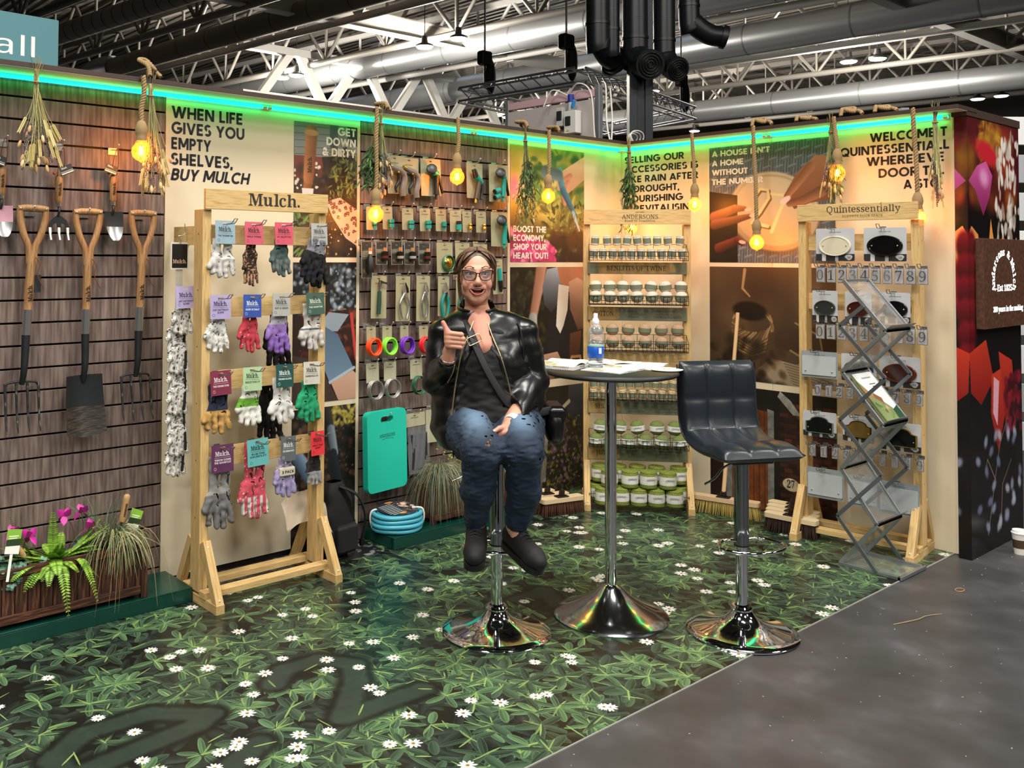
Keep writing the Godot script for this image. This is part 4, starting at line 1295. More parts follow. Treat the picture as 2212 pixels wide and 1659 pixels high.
	for z in [0.0, 1.04]: obj("aluminium_post", B.new().box(Vector3(0.02, 1.53, z), Vector3(0.05, 3.06, 0.045), 0.004), M("a9abad", 0.35, 0.7), nb)
	var pb := thing("power_box", "white power distribution box with black switch on the booth wall", "power box", Vector3(0.29, 2.68, -0.72), -PI / 2)
	obj("case", B.new().box(Vector3(0.02, 0.09, 0.04), Vector3(0.13, 0.19, 0.075), 0.006), M("d8d6cf", 0.45), pb)
	obj("switch_plate", B.new().box(Vector3(0.0, 0.1, 0.079), Vector3(0.06, 0.08, 0.012), 0.006), M("26282a", 0.5), pb)
	obj("warning_label", B.new().box(Vector3(0.0, 0.02, 0.0782), Vector3(0.03, 0.014, 0.002)), M("d9b23a", 0.5), pb)
	obj("socket", B.new().tube([Vector3(0.0, 0.19, 0.04), Vector3(0.0, 0.26, 0.04)], 0.024, 12), M("b5b8b8", 0.5), pb)
	obj("blue_plug", B.new().tube([Vector3(0.0, 0.26, 0.04), Vector3(0.0, 0.325, 0.04)], 0.026, 12), M("1b2c86", 0.45), pb)
	obj("socket_flap", B.new().box(Vector3(0.045, 0.24, 0.06), Vector3(0.03, 0.07, 0.03), 0.008, Basis(Vector3(0, 0, 1), -0.3)), M("2f86c8", 0.4), pb)
	var sb := thing("switch_box", "small grey box with black switch beside the power box", "power box", Vector3(0.29, 2.76, -0.84), -PI / 2)
	obj("case", B.new().box(Vector3(0, 0.07, 0.025), Vector3(0.07, 0.16, 0.05), 0.004), M("c4c2ba", 0.5), sb)
	obj("switch_plate", B.new().box(Vector3(0, 0.08, 0.052), Vector3(0.055, 0.08, 0.012), 0.004), M("222426", 0.5), sb)
	var cm := M("d8d4cc", 0.5)
	var cables := [[[Vector3(0.25, 2.99, -0.75), Vector3(0.22, 3.08, -0.62), Vector3(0.22, 2.98, -0.48), Vector3(0.2, 2.6, -0.42), Vector3(0.16, 2.5, -0.3)], "grey cable arching from the blue plug down to the fascia"], [[Vector3(0.25, 3.0, -0.75), Vector3(0.22, 3.06, -0.9), Vector3(0.2, 2.93, -0.98)], "grey cable looping left from the blue plug"], [[Vector3(0.26, 3.07, -0.4), Vector3(0.26, 3.02, -0.36), Vector3(0.2, 2.7, -0.3), Vector3(0.14, 2.5, -0.2)], "white cable hanging right of the aluminium post"], [[Vector3(0.24, 3.0, -0.3), Vector3(0.24, 2.75, -0.28), Vector3(0.2, 2.5, -0.26)], "second white cable right of the aluminium post"]]
	for q in cables: tag(obj("cable", B.new().tube(spline(q[0], 8), 0.007, 6), cm), q[1], "cable")
	var cc := thing("cable_coil", "loops of white cable lying on the corner of the fascia", "cable", Vector3(-0.02, 2.49, 0.12))
	for k in 3:
		var ring := []
		for a in 19: ring.append(Vector3(cos(TAU * a / 18) * (0.05 + 0.012 * k), 0.045 + sin(TAU * a / 18) * (0.035 + 0.01 * k), 0.02 * k + sin(TAU * a / 9) * 0.01))
		obj("loop", B.new().tube(ring, 0.0045, 5), cm, cc)
	var rf := thing("grey_stand_frame", "grey aluminium shelving frame of the next booth at the right edge", "partition", Vector3(1.2, 0, 1.55), YAW)
	for x in [0.0, 0.32]: obj("upright", B.new().box(Vector3(x, 1.36, 0), Vector3(0.06, 2.72, 0.06), 0.004), M("8f9294", 0.4, 0.6), rf)
	for k in 9: obj("shelf_panel", B.new().box(Vector3(0.5, 0.4 + k * 0.27, 0.0), Vector3(0.95, 0.2, 0.03), 0.004), M(["b9bcbe", "9a9da0", "d5d6d6"][k % 3], 0.5), rf)
	var fw := thing("white_flowers", "cluster of small white flowers in dark leaves behind the pillar", "plant", Vector3(0.86, 0.9, 2.05))
	var lv := B.new()
	var ww := B.new()
	for i in 160:
		var p := Vector3(rng.randf_range(-0.2, 0.2), rng.randf_range(-0.25, 0.45), rng.randf_range(-0.12, 0.12))
		lv.leaf(p, p + Vector3(rng.randf_range(-0.1, 0.1), rng.randf_range(-0.08, 0.1), rng.randf_range(-0.05, 0.1)), 0.025, Vector3(0.2, 1, 0.6))
		if i % 2 == 0: ww.ell(p + Vector3(0, 0, 0.05), Vector3(0.03, 0.022, 0.03), 7, 5)
	stuff(obj("leaves", lv, M("1f3a1c", 0.6), fw)); stuff(obj("blossom", ww, M("dcdcd4", 0.6), fw))

# a smooth grid surface: fn(u, v) with u, v in 0..1
func surf(b: B, nu: int, nv: int, fn: Callable, flip := false):
	var pts := []
	for i in nu + 1:
		var row := []
		for j in nv + 1: row.append(fn.call(float(i) / nu, float(j) / nv))
		pts.append(row)
	var first := b.v.size()
	for i in nu + 1:
		for j in nv + 1:
			var du: Vector3 = pts[mini(i + 1, nu)][j] - pts[maxi(i - 1, 0)][j]
			var dv: Vector3 = pts[i][mini(j + 1, nv)] - pts[i][maxi(j - 1, 0)]
			var nn := du.cross(dv)
			if nn.length() < 1e-12: nn = Vector3.UP
			b.vert(pts[i][j], -nn if flip else nn, Vector2(float(i) / nu, float(j) / nv))
	for i in nu:
		for j in nv:
			var a := first + i * (nv + 1) + j
			b.tri(a, a + 1, a + nv + 2); b.tri(a, a + nv + 2, a + nv + 1)

func chrome() -> StandardMaterial3D: return M("d4d6d8", 0.06, 1.0)

func bar_stool(label: String, at: Vector3, turn: float) -> Node3D:
	var t := thing("bar_stool", label, "bar stool", at, turn)
	var ch := chrome()
	obj("base_plate", B.new().lathe([Vector2(0.236, 0.0), Vector2(0.239, 0.006), Vector2(0.234, 0.012), Vector2(0.2, 0.019), Vector2(0.15, 0.03), Vector2(0.105, 0.044), Vector2(0.07, 0.062), Vector2(0.05, 0.082), Vector2(0.042, 0.1)], 64, Vector3(0, 0.004, 0)), ch, t)
	obj("collar", B.new().lathe([Vector2(0.042, 0.098), Vector2(0.047, 0.1), Vector2(0.047, 0.106), Vector2(0.043, 0.108), Vector2(0.045, 0.112), Vector2(0.041, 0.118), Vector2(0.03, 0.118)], 40, Vector3(0, 0.004, 0)), ch, t)
	obj("lower_column", B.new().tube([Vector3(0, 0.1, 0), Vector3(0, 0.46, 0)], 0.026, 28), ch, t)
	obj("upper_column", B.new().tube([Vector3(0, 0.385, 0), Vector3(0, 0.76, 0)], 0.0315, 28), M("8a8e92", 0.12, 1.0), t)
	obj("rubber_ring", B.new().tube([Vector3(0, 0.38, 0), Vector3(0, 0.387, 0)], 0.033, 28), M("0c0c0c", 0.5), t)
	var loop := [Vector3(-0.03, 0.405, 0), Vector3(-0.1, 0.405, 0.0)]
	for i in 17:
		var a := PI + PI * i / 16.0
		loop.append(Vector3(cos(a) * 0.15, 0.4, 0.07 - sin(a) * 0.11))
	loop.append(Vector3(0.1, 0.405, 0.0)); loop.append(Vector3(0.03, 0.405, 0))
	obj("foot_rest", B.new().tube(spline(loop, 3), 0.0085, 10), ch, t)
	obj("seat_mount", B.new().box(Vector3(0, 0.765, 0), Vector3(0.2, 0.02, 0.2), 0.006), M("121314", 0.5), t)
	obj("lever", B.new().tube(spline([Vector3(-0.03, 0.75, 0.02), Vector3(-0.1, 0.735, 0.03), Vector3(-0.15, 0.69, 0.035), Vector3(-0.2, 0.668, 0.04)], 5), 0.005, 8), ch, t)
	# one upholstered shell, quilted in squares
	var line := spline([Vector2(-0.205, 1.17), Vector2(-0.195, 1.0), Vector2(-0.18, 0.89), Vector2(-0.13, 0.83), Vector2(-0.03, 0.805), Vector2(0.09, 0.805), Vector2(0.185, 0.8)], 8)
	var ll: Array = [0.0]
	for i in range(1, line.size()): ll.append(ll[i - 1] + line[i - 1].distance_to(line[i]))
	var total: float = ll[ll.size() - 1]
	var at_s := func(s: float) -> Array:
		var q := clampf(s, 0.0, 1.0) * total
		var i := 0
		while i < line.size() - 2 and ll[i + 1] < q: i += 1
		var f: float = (q - ll[i]) / maxf(ll[i + 1] - ll[i], 1e-6)
		var p: Vector2 = line[i].lerp(line[i + 1], f)
		var d: Vector2 = (line[mini(i + 2, line.size() - 1)] - line[maxi(i - 1, 0)]).normalized()
		return [p, Vector2(-d.y, d.x)]
	var rows := [0.0, 0.245, 0.49, 0.74, 1.0]
	var seat := B.new()
	for side in [1.0, -1.0]:
		surf(seat, 56, 42, func(u: float, v: float) -> Vector3:
			var q: Array = at_s.call(u)
			var x := (v * 2.0 - 1.0)
			var edge := pow(maxf(0.0, 1.0 - pow(absf(x), 9.0)), 0.5) * pow(maxf(0.0, 1.0 - pow(absf(u * 2.0 - 1.0), 14.0)), 0.5)
			var hh: float = 0.028 * edge
			if side > 0.0:
				var cx := fposmod((x + 1.0) * 1.5, 1.0)
				var k := 0
				while k < 3 and u > rows[k + 1]: k += 1
				var cy: float = (u - rows[k]) / (rows[k + 1] - rows[k])
				var puff := pow(clampf(4.0 * cx * (1.0 - cx), 0.0, 1.0), 0.35) * pow(clampf(4.0 * cy * (1.0 - cy), 0.0, 1.0), 0.35)
				hh += 0.017 * puff * edge
			else: hh = -hh
			var p: Vector2 = q[0] + q[1] * hh
			var w := 0.198 * (1.0 - 0.06 * pow(absf(u * 2.0 - 1.0), 10.0))
			return Vector3(x * w, p.y, p.x), side < 0.0)
	obj("seat_shell", seat, leather("stool", "1c232a", 0.34), t)
	var pipe := []
	for s in [-1.0, 1.0]:
		var e := []
		for i in 40:
			var q: Array = at_s.call(0.02 + 0.96 * i / 39.0)
			e.append(Vector3(s * 0.199, q[0].y, q[0].x))
		obj("piping", B.new().tube(e, 0.0035, 6), M("12171c", 0.4), t)
	return t

func leather(key: String, c: String, rough: float) -> StandardMaterial3D:
	if mats.has("leather" + key): return mats["leather" + key]
	var m := StandardMaterial3D.new()
	m.albedo_color = Color(c)
	m.roughness = rough
	m.normal_enabled = true
	m.normal_texture = noise_tex("leathern", 0.05, 4, [], 512, FastNoiseLite.TYPE_SIMPLEX_SMOOTH, 3.0)
	m.normal_scale = 0.1
	m.uv1_triplanar = true
	m.uv1_scale = Vector3(6, 6, 6)
	mats["leather" + key] = m
	return m

func build_furniture():
	bar_stool("chrome bar stool with an empty black quilted seat beside the table", Vector3(-1.925, 0, 2.15), -0.47)
	bar_stool("chrome bar stool under the seated woman", Vector3(-2.76, 0, 1.467), YAW)
	var ch := chrome()
	var t := thing("bar_table", "round black topped bar table on a chrome pole", "bar table", Vector3(-2.222, 0, 1.665))
	obj("table_top", B.new().lathe([Vector2(0, 1.104), Vector2(0.285, 1.104), Vector2(0.3, 1.108), Vector2(0.308, 1.117), Vector2(0.306, 1.126), Vector2(0.3, 1.13), Vector2(0, 1.13)], 64), M("222324", 0.45), t)
	obj("pole", B.new().tube([Vector3(0, 0.08, 0), Vector3(0, 1.105, 0)], 0.0266, 32), ch, t)
	obj("base_plate", B.new().lathe([Vector2(0.26, 0.0), Vector2(0.262, 0.006), Vector2(0.25, 0.016), Vector2(0.2, 0.034), Vector2(0.15, 0.056), Vector2(0.11, 0.078), Vector2(0.075, 0.104), Vector2(0.05, 0.128), Vector2(0.036, 0.142), Vector2(0.026, 0.145)], 64, Vector3(0, 0.004, 0)), M("b9bcbe", 0.13, 1.0), t)
	# water bottle
	var wb := thing("water_bottle", "clear plastic water bottle with blue label and white sports cap", "bottle", Vector3(-2.277, 1.131, 1.622))
	var pet := M(Color(0.9, 0.95, 1.0, 0.1), 0.04)
	pet.transparency = BaseMaterial3D.TRANSPARENCY_ALPHA
	obj("bottle_body", B.new().lathe([Vector2(0.0, 0.004), Vector2(0.03, 0.0), Vector2(0.036, 0.008), Vector2(0.034, 0.02), Vector2(0.037, 0.045), Vector2(0.037, 0.105), Vector2(0.037, 0.125), Vector2(0.033, 0.13), Vector2(0.037, 0.137), Vector2(0.0375, 0.165), Vector2(0.034, 0.182), Vector2(0.022, 0.198), Vector2(0.015, 0.206), Vector2(0.014, 0.215)], 32), pet, wb)
	var water := M(Color(0.92, 0.96, 1.0, 0.0), 0.02)
	water.refraction_enabled = true
	water.refraction_scale = 0.033
	obj("water", B.new().lathe([Vector2(0.0, 0.005), Vector2(0.029, 0.002), Vector2(0.034, 0.009), Vector2(0.032, 0.02), Vector2(0.035, 0.045), Vector2(0.035, 0.112), Vector2(0, 0.112)], 32), water, wb)
	obj("label", B.new().lathe([Vector2(0.0372, 0.052), Vector2(0.0379, 0.053), Vector2(0.0379, 0.104), Vector2(0.0372, 0.105)], 32), M("1c56b8", 0.35), wb)
	obj("label_stripe", B.new().lathe([Vector2(0.0372, 0.105), Vector2(0.038, 0.1055), Vector2(0.038, 0.112), Vector2(0.0372, 0.1125)], 32), M("8fc49a", 0.35), wb)
	obj("barcode", B.new().box(Vector3(0.012, 0.086, 0.0365), Vector3(0.013, 0.026, 0.004), 0.0, Basis(Vector3.UP, 0.3)), M("dfe4ea", 0.4), wb).rotation.y = YAW + 0.05
	obj("cap", B.new().lathe([Vector2(0.0155, 0.205), Vector2(0.0165, 0.207), Vector2(0.0165, 0.224), Vector2(0.012, 0.232), Vector2(0.0095, 0.236), Vector2(0.0105, 0.252), Vector2(0.009, 0.256), Vector2(0, 0.256)], 24), M("eceeee", 0.4), wb)
	# papers
	var pg := Pic.new(200, 140, H("e8e8e4"), 61)
	for i in 9: pg.line([[8, 10 + i * 4], [40, 10 + i * 4]], 1.2, 1.2, H("9a9c9e"), 0.8)
	pg.poly([[52, 8], [94, 8], [94, 36], [52, 36]], H("c9b9a0")); pg.blobs(20, 54, 10, 92, 34, 2, 5, HH(["b5764a", "7a8f5a", "d8d0c0"]))
	for i in 5: pg.line([[52, 42 + i * 4], [90, 42 + i * 4]], 1.0, 1.0, H("a8aaac"), 0.8)
	var pm := print_mat("magazine", pg.tex(), 0.35)
	var pl := [[-2.31, 1.47, 0.3, "open white magazine at the back left of the bar table", 0.016], [-2.13, 1.53, -0.35, "white magazine behind the water bottle", 0.01], [-2.23, 1.70, 0.15, "white leaflet in front on the bar table", 0.004], [-2.09, 1.62, 0.7, "white brochure in the middle of the bar table", 0.007], [-2.02, 1.69, 0.45, "white brochure at the right of the bar table", 0.005]]
	for q in pl:
		var m := thing("magazine" if q[4] > 0.005 else "leaflet", q[3], "magazine", Vector3(q[0], 1.1312, q[1]), q[2])
		var b := B.new()
		var h: float = q[4]
		for s in [-1.0, 1.0]:
			surf(b, 8, 2, func(u: float, v: float) -> Vector3: return Vector3(s * u * 0.14, h + h * 0.9 * sin(PI * minf(u * 1.1, 1.0)) * (1.0 - u * 0.6), (v - 0.5) * 0.2), s < 0.0)
			b.box(Vector3(s * 0.07, h * 0.5, 0), Vector3(0.14, h, 0.2))
		obj("pages", b, pm, m)
	for q in [[-2.055, 1.80, "round white coaster nearer the bottle", 0.0], [-2.06, 1.855, "round white coaster at the table's right edge", 0.003]]:
		var c := thing("coaster", q[2], "coaster", Vector3(q[0], 1.1312 + q[3], q[1]))
		obj("disc", B.new().lathe([Vector2(0, 0), Vector2(0.075, 0.0), Vector2(0.075, 0.0022), Vector2(0, 0.0022)], 32), M("e9e8dc", 0.6), c)
		words(c, "27", Vector3(0, 0.0023, 0), 0.03, M("6a6c6a", 0.6), f_serif, 1, 0.04, Vector3(-PI / 2, YAW, 0))
	literature_rack()
	brooms()
	# hose coil
	var hc := thing("hose_coil", "coil of pale blue garden hose with round printed card on the plinth", "garden hose", Vector3(-2.285, 0.07, 0.165))
	var hose := M("4aa8c0", 0.4)
	for k in 4:
		for q in [0.0, 1.0]:
			var ring := []
			var rr: float = 0.142 - q * 0.03 + (0.006 if k == 1 else 0.0)
			for a in 41: ring.append(Vector3(cos(TAU * a / 40) * rr, 0.016 + k * 0.026 + sin(a * 0.5 + k) * 0.002, sin(TAU * a / 40) * rr * 0.9))
			obj("hose_loop", B.new().tube(ring, 0.0135, 8, false), hose, hc)
	var cp := Pic.new(200, 200, H("2a3038"), 62)
	for i in 8: cp.line([[10, 30 + i * 8], [50, 22 + i * 8]], 3, 3, H("b9bcc0"), 0.9)
	cp.blobs(40, 50, 20, 92, 80, 3, 9, HH(["8a6a5a", "2a2420", "d8c0b0", "5a4a48"]), 0.4)
	cp.ell(50, 12, 12, 5, 0, H("d08a4a")); cp.ell(44, 84, 10, 5, 0, H("d08a4a"))
	var cd := B.new()
	cd.prism(oval(0.25, 0.225, 40), 0.0, 0.003)
	var co = obj("printed_card", cd, print_mat("hosecard", cp.tex(), 0.3), hc)
	co.transform = Transform3D(Basis(Vector3(1, 0, 0), -PI / 2 + 0.12), Vector3(0, 0.118, 0))
	for a in [0.55, 3.6]: obj("white_strap", B.new().tube(spline([Vector3(cos(a) * 0.09, 0.118, sin(a) * 0.08), Vector3(cos(a) * 0.15, 0.112, sin(a) * 0.138), Vector3(cos(a) * 0.162, 0.06, sin(a) * 0.148), Vector3(cos(a) * 0.145, 0.004, sin(a) * 0.13)], 5), 0.006, 6), M("e8e8e4", 0.4), hc)
	# backpack and the cloth over it
	var bp := thing("backpack", "black fabric backpack on the floor behind the glove stand", "backpack", Vector3(-2.72, 0.004, 0.145), 0.15)
	var bb := B.new()
	surf(bb, 24, 16, func(u: float, v: float) -> Vector3:
		var a := TAU * u
		var y := v * 0.4
		var r := pow(sin(PI * clampf(v * 0.93 + 0.05, 0.0, 1.0)), 0.3) * (1.0 - 0.25 * v)
		var cx := signf(cos(a)) * pow(absf(cos(a)), 0.6)
		var cz := signf(sin(a)) * pow(absf(sin(a)), 0.6)
		return Vector3(cx * 0.13 * r + 0.01 * sin(v * 19.0) * r, y, cz * 0.1 * r))
	obj("bag_body", bb, M("0b0b0c", 0.75), bp)
	obj("front_pocket", B.new().box(Vector3(0.02, 0.1, 0.085), Vector3(0.17, 0.16, 0.06), 0.025), M("101012", 0.7), bp)
	obj("shoulder_strap", B.new().tube(spline([Vector3(0.0, 0.38, 0.05), Vector3(0.07, 0.33, 0.12), Vector3(0.13, 0.2, 0.12), Vector3(0.14, 0.06, 0.08)], 6), 0.018, 8, true, 0.4), M("0d0d0f", 0.7), bp)
	obj("strap_buckle", B.new().box(Vector3(0.15, 0.05, 0.075), Vector3(0.035, 0.04, 0.02), 0.006), M("050505", 0.35), bp)
	var cl := thing("cream_cloth", "cream cloth bag draped between the glove stand and the backpack", "cloth", Vector3(-2.97, 0.25, 0.235))
	var cb := B.new()
	for s in [1.0, -1.0]:
		surf(cb, 14, 10, func(u: float, v: float) -> Vector3:
			return Vector3(-0.14 + u * 0.27 + 0.02 * v, 0.17 - v * 0.15 - 0.07 * pow(u - 0.45, 2.0) * 4.0 + 0.012 * sin(u * 11.0), 0.01 * sin(u * 14.0 + v * 5.0) + s * 0.012 * sin(PI * u) * sin(PI * v) + 0.05 * v), s < 0.0)
	obj("fabric", cb, M("cdbba6", 0.85), cl)
	# knee pads and things on the floor
	for q in [[Vector3(-1.314, 0.002, 2.533), Vector3(-1.008, 0.002, 2.62), "long dry twig on the dark floor"], [Vector3(-0.72, 0.002, 2.93), Vector3(-0.6, 0.002, 2.96), "short dry twig at the right edge of the floor"]]:
		var a: Vector3 = q[0]
		var c: Vector3 = q[1]
		tag(obj("twig", B.new().tube(spline([a, a.lerp(c, 0.4) + Vector3(0.01, 0.004, 0.012), a.lerp(c, 0.7) + Vector3(0, 0.003, -0.006), c], 5), [0.002, 0.002, 0.002, 0.0025, 0.002, 0.002, 0.002, 0.0018, 0.0018, 0.0018, 0.0018, 0.0018, 0.0018, 0.0018, 0.0016, 0.0014], 5), M("a08a62", 0.8)), q[2], "twig")
	var rbp := []
	for i in 25: rbp.append(Vector3(-0.604 + cos(TAU * i / 24) * 0.03, 0.002, 2.548 + sin(TAU * i / 24) * 0.018))
	tag(obj("rubber_band", B.new().tube(rbp, 0.0018, 5, false), M("b98a52", 0.6)), "tan rubber band lying on the dark floor", "rubber band")
	var fl := B.new()
	for i in 150:
		var p := Vector3(rng.randf_range(-3.6, 1.0), 0.001, rng.randf_range(2.33, 3.6))
		fl.box(p, Vector3(rng.randf_range(0.002, 0.007), 0.0015, rng.randf_range(0.002, 0.004)), 0.0, Basis(Vector3.UP, rng.randf() * 3.0))
	tag(stuff(obj("floor_debris", fl, M("a9a79c", 0.8))), "small pale crumbs scattered over the dark floor", "debris")

func literature_rack():
	var t := thing("literature_rack", "silver folding zigzag leaflet rack with clear trays", "leaflet rack", Vector3(-0.7, 0, 0))
	var al := M("9ba0a4", 0.35, 0.8)
	var cl := M(Color(0.9, 0.93, 0.95, 0.05), 0.12)
	cl.transparency = BaseMaterial3D.TRANSPARENCY_ALPHA
	var zz := [Vector2(2.024, 1.528), Vector2(2.243, 1.27), Vector2(2.01, 1.036), Vector2(2.226, 0.778), Vector2(2.003, 0.518), Vector2(2.191, 0.257), Vector2(1.994, 0.014)]
	var w := 0.285
	for i in 6:
		var a := Vector3(0, zz[i].y, zz[i].x)
		var b := Vector3(0, zz[i + 1].y, zz[i + 1].x)
		var down := i % 2 == 0
		var o = obj("tray", B.new().beam(a, b, 0.022, 0.012, 0.002, Vector3(0, 0, 1) if false else Vector3.RIGHT).beam(a + Vector3(w, 0, 0), b + Vector3(w, 0, 0), 0.022, 0.012, 0.002, Vector3.RIGHT).box((a + Vector3(w / 2, 0, 0)), Vector3(w, 0.014, 0.014), 0.002).box(b + Vector3(w / 2, 0, 0), Vector3(w, 0.014, 0.014), 0.002), al, t)
		var d := (b - a).normalized()
		var nn := Vector3.RIGHT.cross(d)
		var pb := B.new()
		pb.box((a + b) / 2 + Vector3(w / 2, 0, 0), Vector3(w - 0.02, 0.003, a.distance_to(b) - 0.03), 0.0, Basis(Vector3.RIGHT, nn, Vector3.RIGHT.cross(nn)))
		obj("clear_panel", pb, cl, o)
		if down:
			var lip := B.new()
			lip.box(b + Vector3(w / 2, 0.018, 0.014), Vector3(w + 0.012, 0.004, 0.05), 0.001, Basis(Vector3.RIGHT, -0.62))
			obj("lip", lip, al, o)
	var ar := [Vector2(2.136, 1.398), Vector2(2.004, 1.285), Vector2(2.127, 1.153), Vector2(2.245, 1.024), Vector2(2.125, 0.905), Vector2(2.0, 0.778), Vector2(2.112, 0.652), Vector2(2.222, 0.519), Vector2(2.098, 0.389), Vector2(1.985, 0.266), Vector2(2.089, 0.144), Vector2(2.188, 0.016)]
	for x in [-0.012, w + 0.012]:
		for k in [[0, 1], [1, 3], [3, 5], [5, 7], [7, 9], [9, 11]]:
			var a: Vector2 = ar[k[0]]
			var b: Vector2 = ar[k[1]]
			obj("scissor_arm", B.new().beam(Vector3(x, a.y, a.x), Vector3(x, b.y, b.x), 0.02, 0.006, 0.001, Vector3.RIGHT), M("70767c", 0.35, 0.7), t)
	obj("base_tray", B.new().box(Vector3(0, 0.012, 2.15), Vector3(0.02, 0.018, 0.32), 0.002).box(Vector3(w, 0.012, 2.15), Vector3(0.02, 0.018, 0.32), 0.002).box(Vector3(w / 2, 0.012, 2.0), Vector3(w, 0.018, 0.02), 0.002).box(Vector3(w / 2, 0.012, 2.305), Vector3(w + 0.02, 0.018, 0.022), 0.002), al, t)
	obj("base_panel", B.new().box(Vector3(w / 2, 0.008, 2.15), Vector3(w, 0.003, 0.3)), cl, t)
	# brochures on the third tray
	var pg := Pic.new(200, 290, H("e9eaea"), 63)
	pg.poly([[0, 20], [20, 60], [60, 100], [100, 145], [0, 145]], H("7a8a5a")); pg.poly([[0, 30], [26, 66], [0, 80]], H("a8744a"))
	pg.poly([[30, 60], [56, 80], [50, 100], [24, 76]], H("8a5a3a")); pg.poly([[70, 118], [100, 108], [100, 145], [66, 145]], H("1c4a34"))
	pg.ell(50, 112, 8, 10, 0.6, H("c99a84"), 0.3); pg.blobs(30, 5, 90, 60, 140, 2, 6, HH(["5a7a3a", "7d9a50", "3a5028"]), 0.4, 0.7)
	pg.line([[34, 16], [78, 16]], 5, 5, H("9aa0a4")); pg.line([[50, 36], [80, 36]], 2.5, 2.5, H("3a3c3e")); pg.line([[58, 44], [78, 44]], 2.5, 2.5, H("3a3c3e"))
	for q in [[2, 0.003, "open white brochure on the third tray of the leaflet rack"], [2, 0.012, "topmost garden brochure on the third tray of the leaflet rack"]]:
		var a := Vector3(0, zz[2].y, zz[2].x)
		var b := Vector3(0, zz[3].y, zz[3].x)
		var d := (b - a).normalized()
		var nn := Vector3.RIGHT.cross(d)
		if nn.y < 0: nn = -nn
		var m := Node3D.new()
		m.name = numbered("brochure")
		add_child(m)
		m.transform = Transform3D(Basis(Vector3.RIGHT, -d, nn), Vector3(-0.67, 0, 0) + b - d * 0.012 + nn * (0.004 + q[1]))
		tag(m, q[2], "brochure")
		var bw := 0.215
		var bh := 0.29
		obj("cover", sheet(bw, bh, 0.006), print_mat("brochure", pg.tex(), 0.3), m)

func broom_head(label: String, at: Vector3, turn: float, l: float, wood: String, bri: String, bri2: String) -> Node3D:
	var t := thing("broom_head", label, "broom", at, turn)
	var b := B.new()
	b.prism(rrect(l, 0.075, 0.02, 4), 0.0, 0.026, Basis(Vector3.RIGHT, -PI / 2), Vector3(0, 0.085, 0))
	obj("wooden_block", b, M(wood, 0.6), t)
	var br := B.new()
	var r := RandomNumberGenerator.new()
	r.seed = int(at.x * 1000)
	var n := int(l * 130)
	for i in n:
		for k in 5:
			var x := -l / 2 + 0.015 + (l - 0.03) * i / (n - 1)
			var z := -0.026 + k * 0.013
			br.col = lin(bri if (i + k) % 3 else bri2)
			var o := Vector3(x * 0.1 + r.randf_range(-0.006, 0.006), 0, z * 0.5 + r.randf_range(-0.005, 0.005))
			br.tube([Vector3(x, 0.086, z), Vector3(x, 0.045, z) + o * 0.5, Vector3(x, 0.003, z) + o], [0.0042, 0.0036, 0.0016], 4, false)
	stuff(obj("bristles", br, VC(0.8), t))
	obj("socket", B.new().box(Vector3(0, 0.115, 0), Vector3(0.085, 0.008, 0.055), 0.003).tube([Vector3(0, 0.115, 0), Vector3(0, 0.15, 0.006)], 0.019, 12), M("1c120c", 0.4), t)
	return t

func brooms():
	for i in 3: broom_head(["nearest of the three brown bristled broom heads left of the twine stand", "middle of the three brown bristled broom heads left of the twine stand", "rearmost of the three brown bristled broom heads left of the twine stand"][i], Vector3(-1.13 - 0.02 * i, 0.004, 0.4 - 0.105 * i), -0.25, 0.31, "cfb994", "4a2a1c", "5c3826")
	var b := broom_head("yellow bristled broom head right of the twine stand, with its long handle", Vector3(-0.33, 0.004, 1.06), -PI / 2 + 0.28, 0.45, "c4a784", "b09a52", "93803e")
	var a := Vector3(0.0, 0.13, 0.0)
	obj("handle", B.new().tube([a, Vector3(0.03, 1.28, -0.24)], [0.0135, 0.012], 12), M("c6a67c", 0.6), b)
	for i in 4: broom_head(["front of the row of dark bristled broom heads beside the number stand", "second of the row of dark bristled broom heads beside the number stand", "third of the row of dark bristled broom heads beside the number stand", "last of the row of dark bristled broom heads, by the wall"][i], Vector3(-0.39 + 0.085 * i, 0.004, 1.55 - 0.04 * i), -PI / 2 + 0.12, 0.31, "d0bd98", "2a1a12", "3c261a")

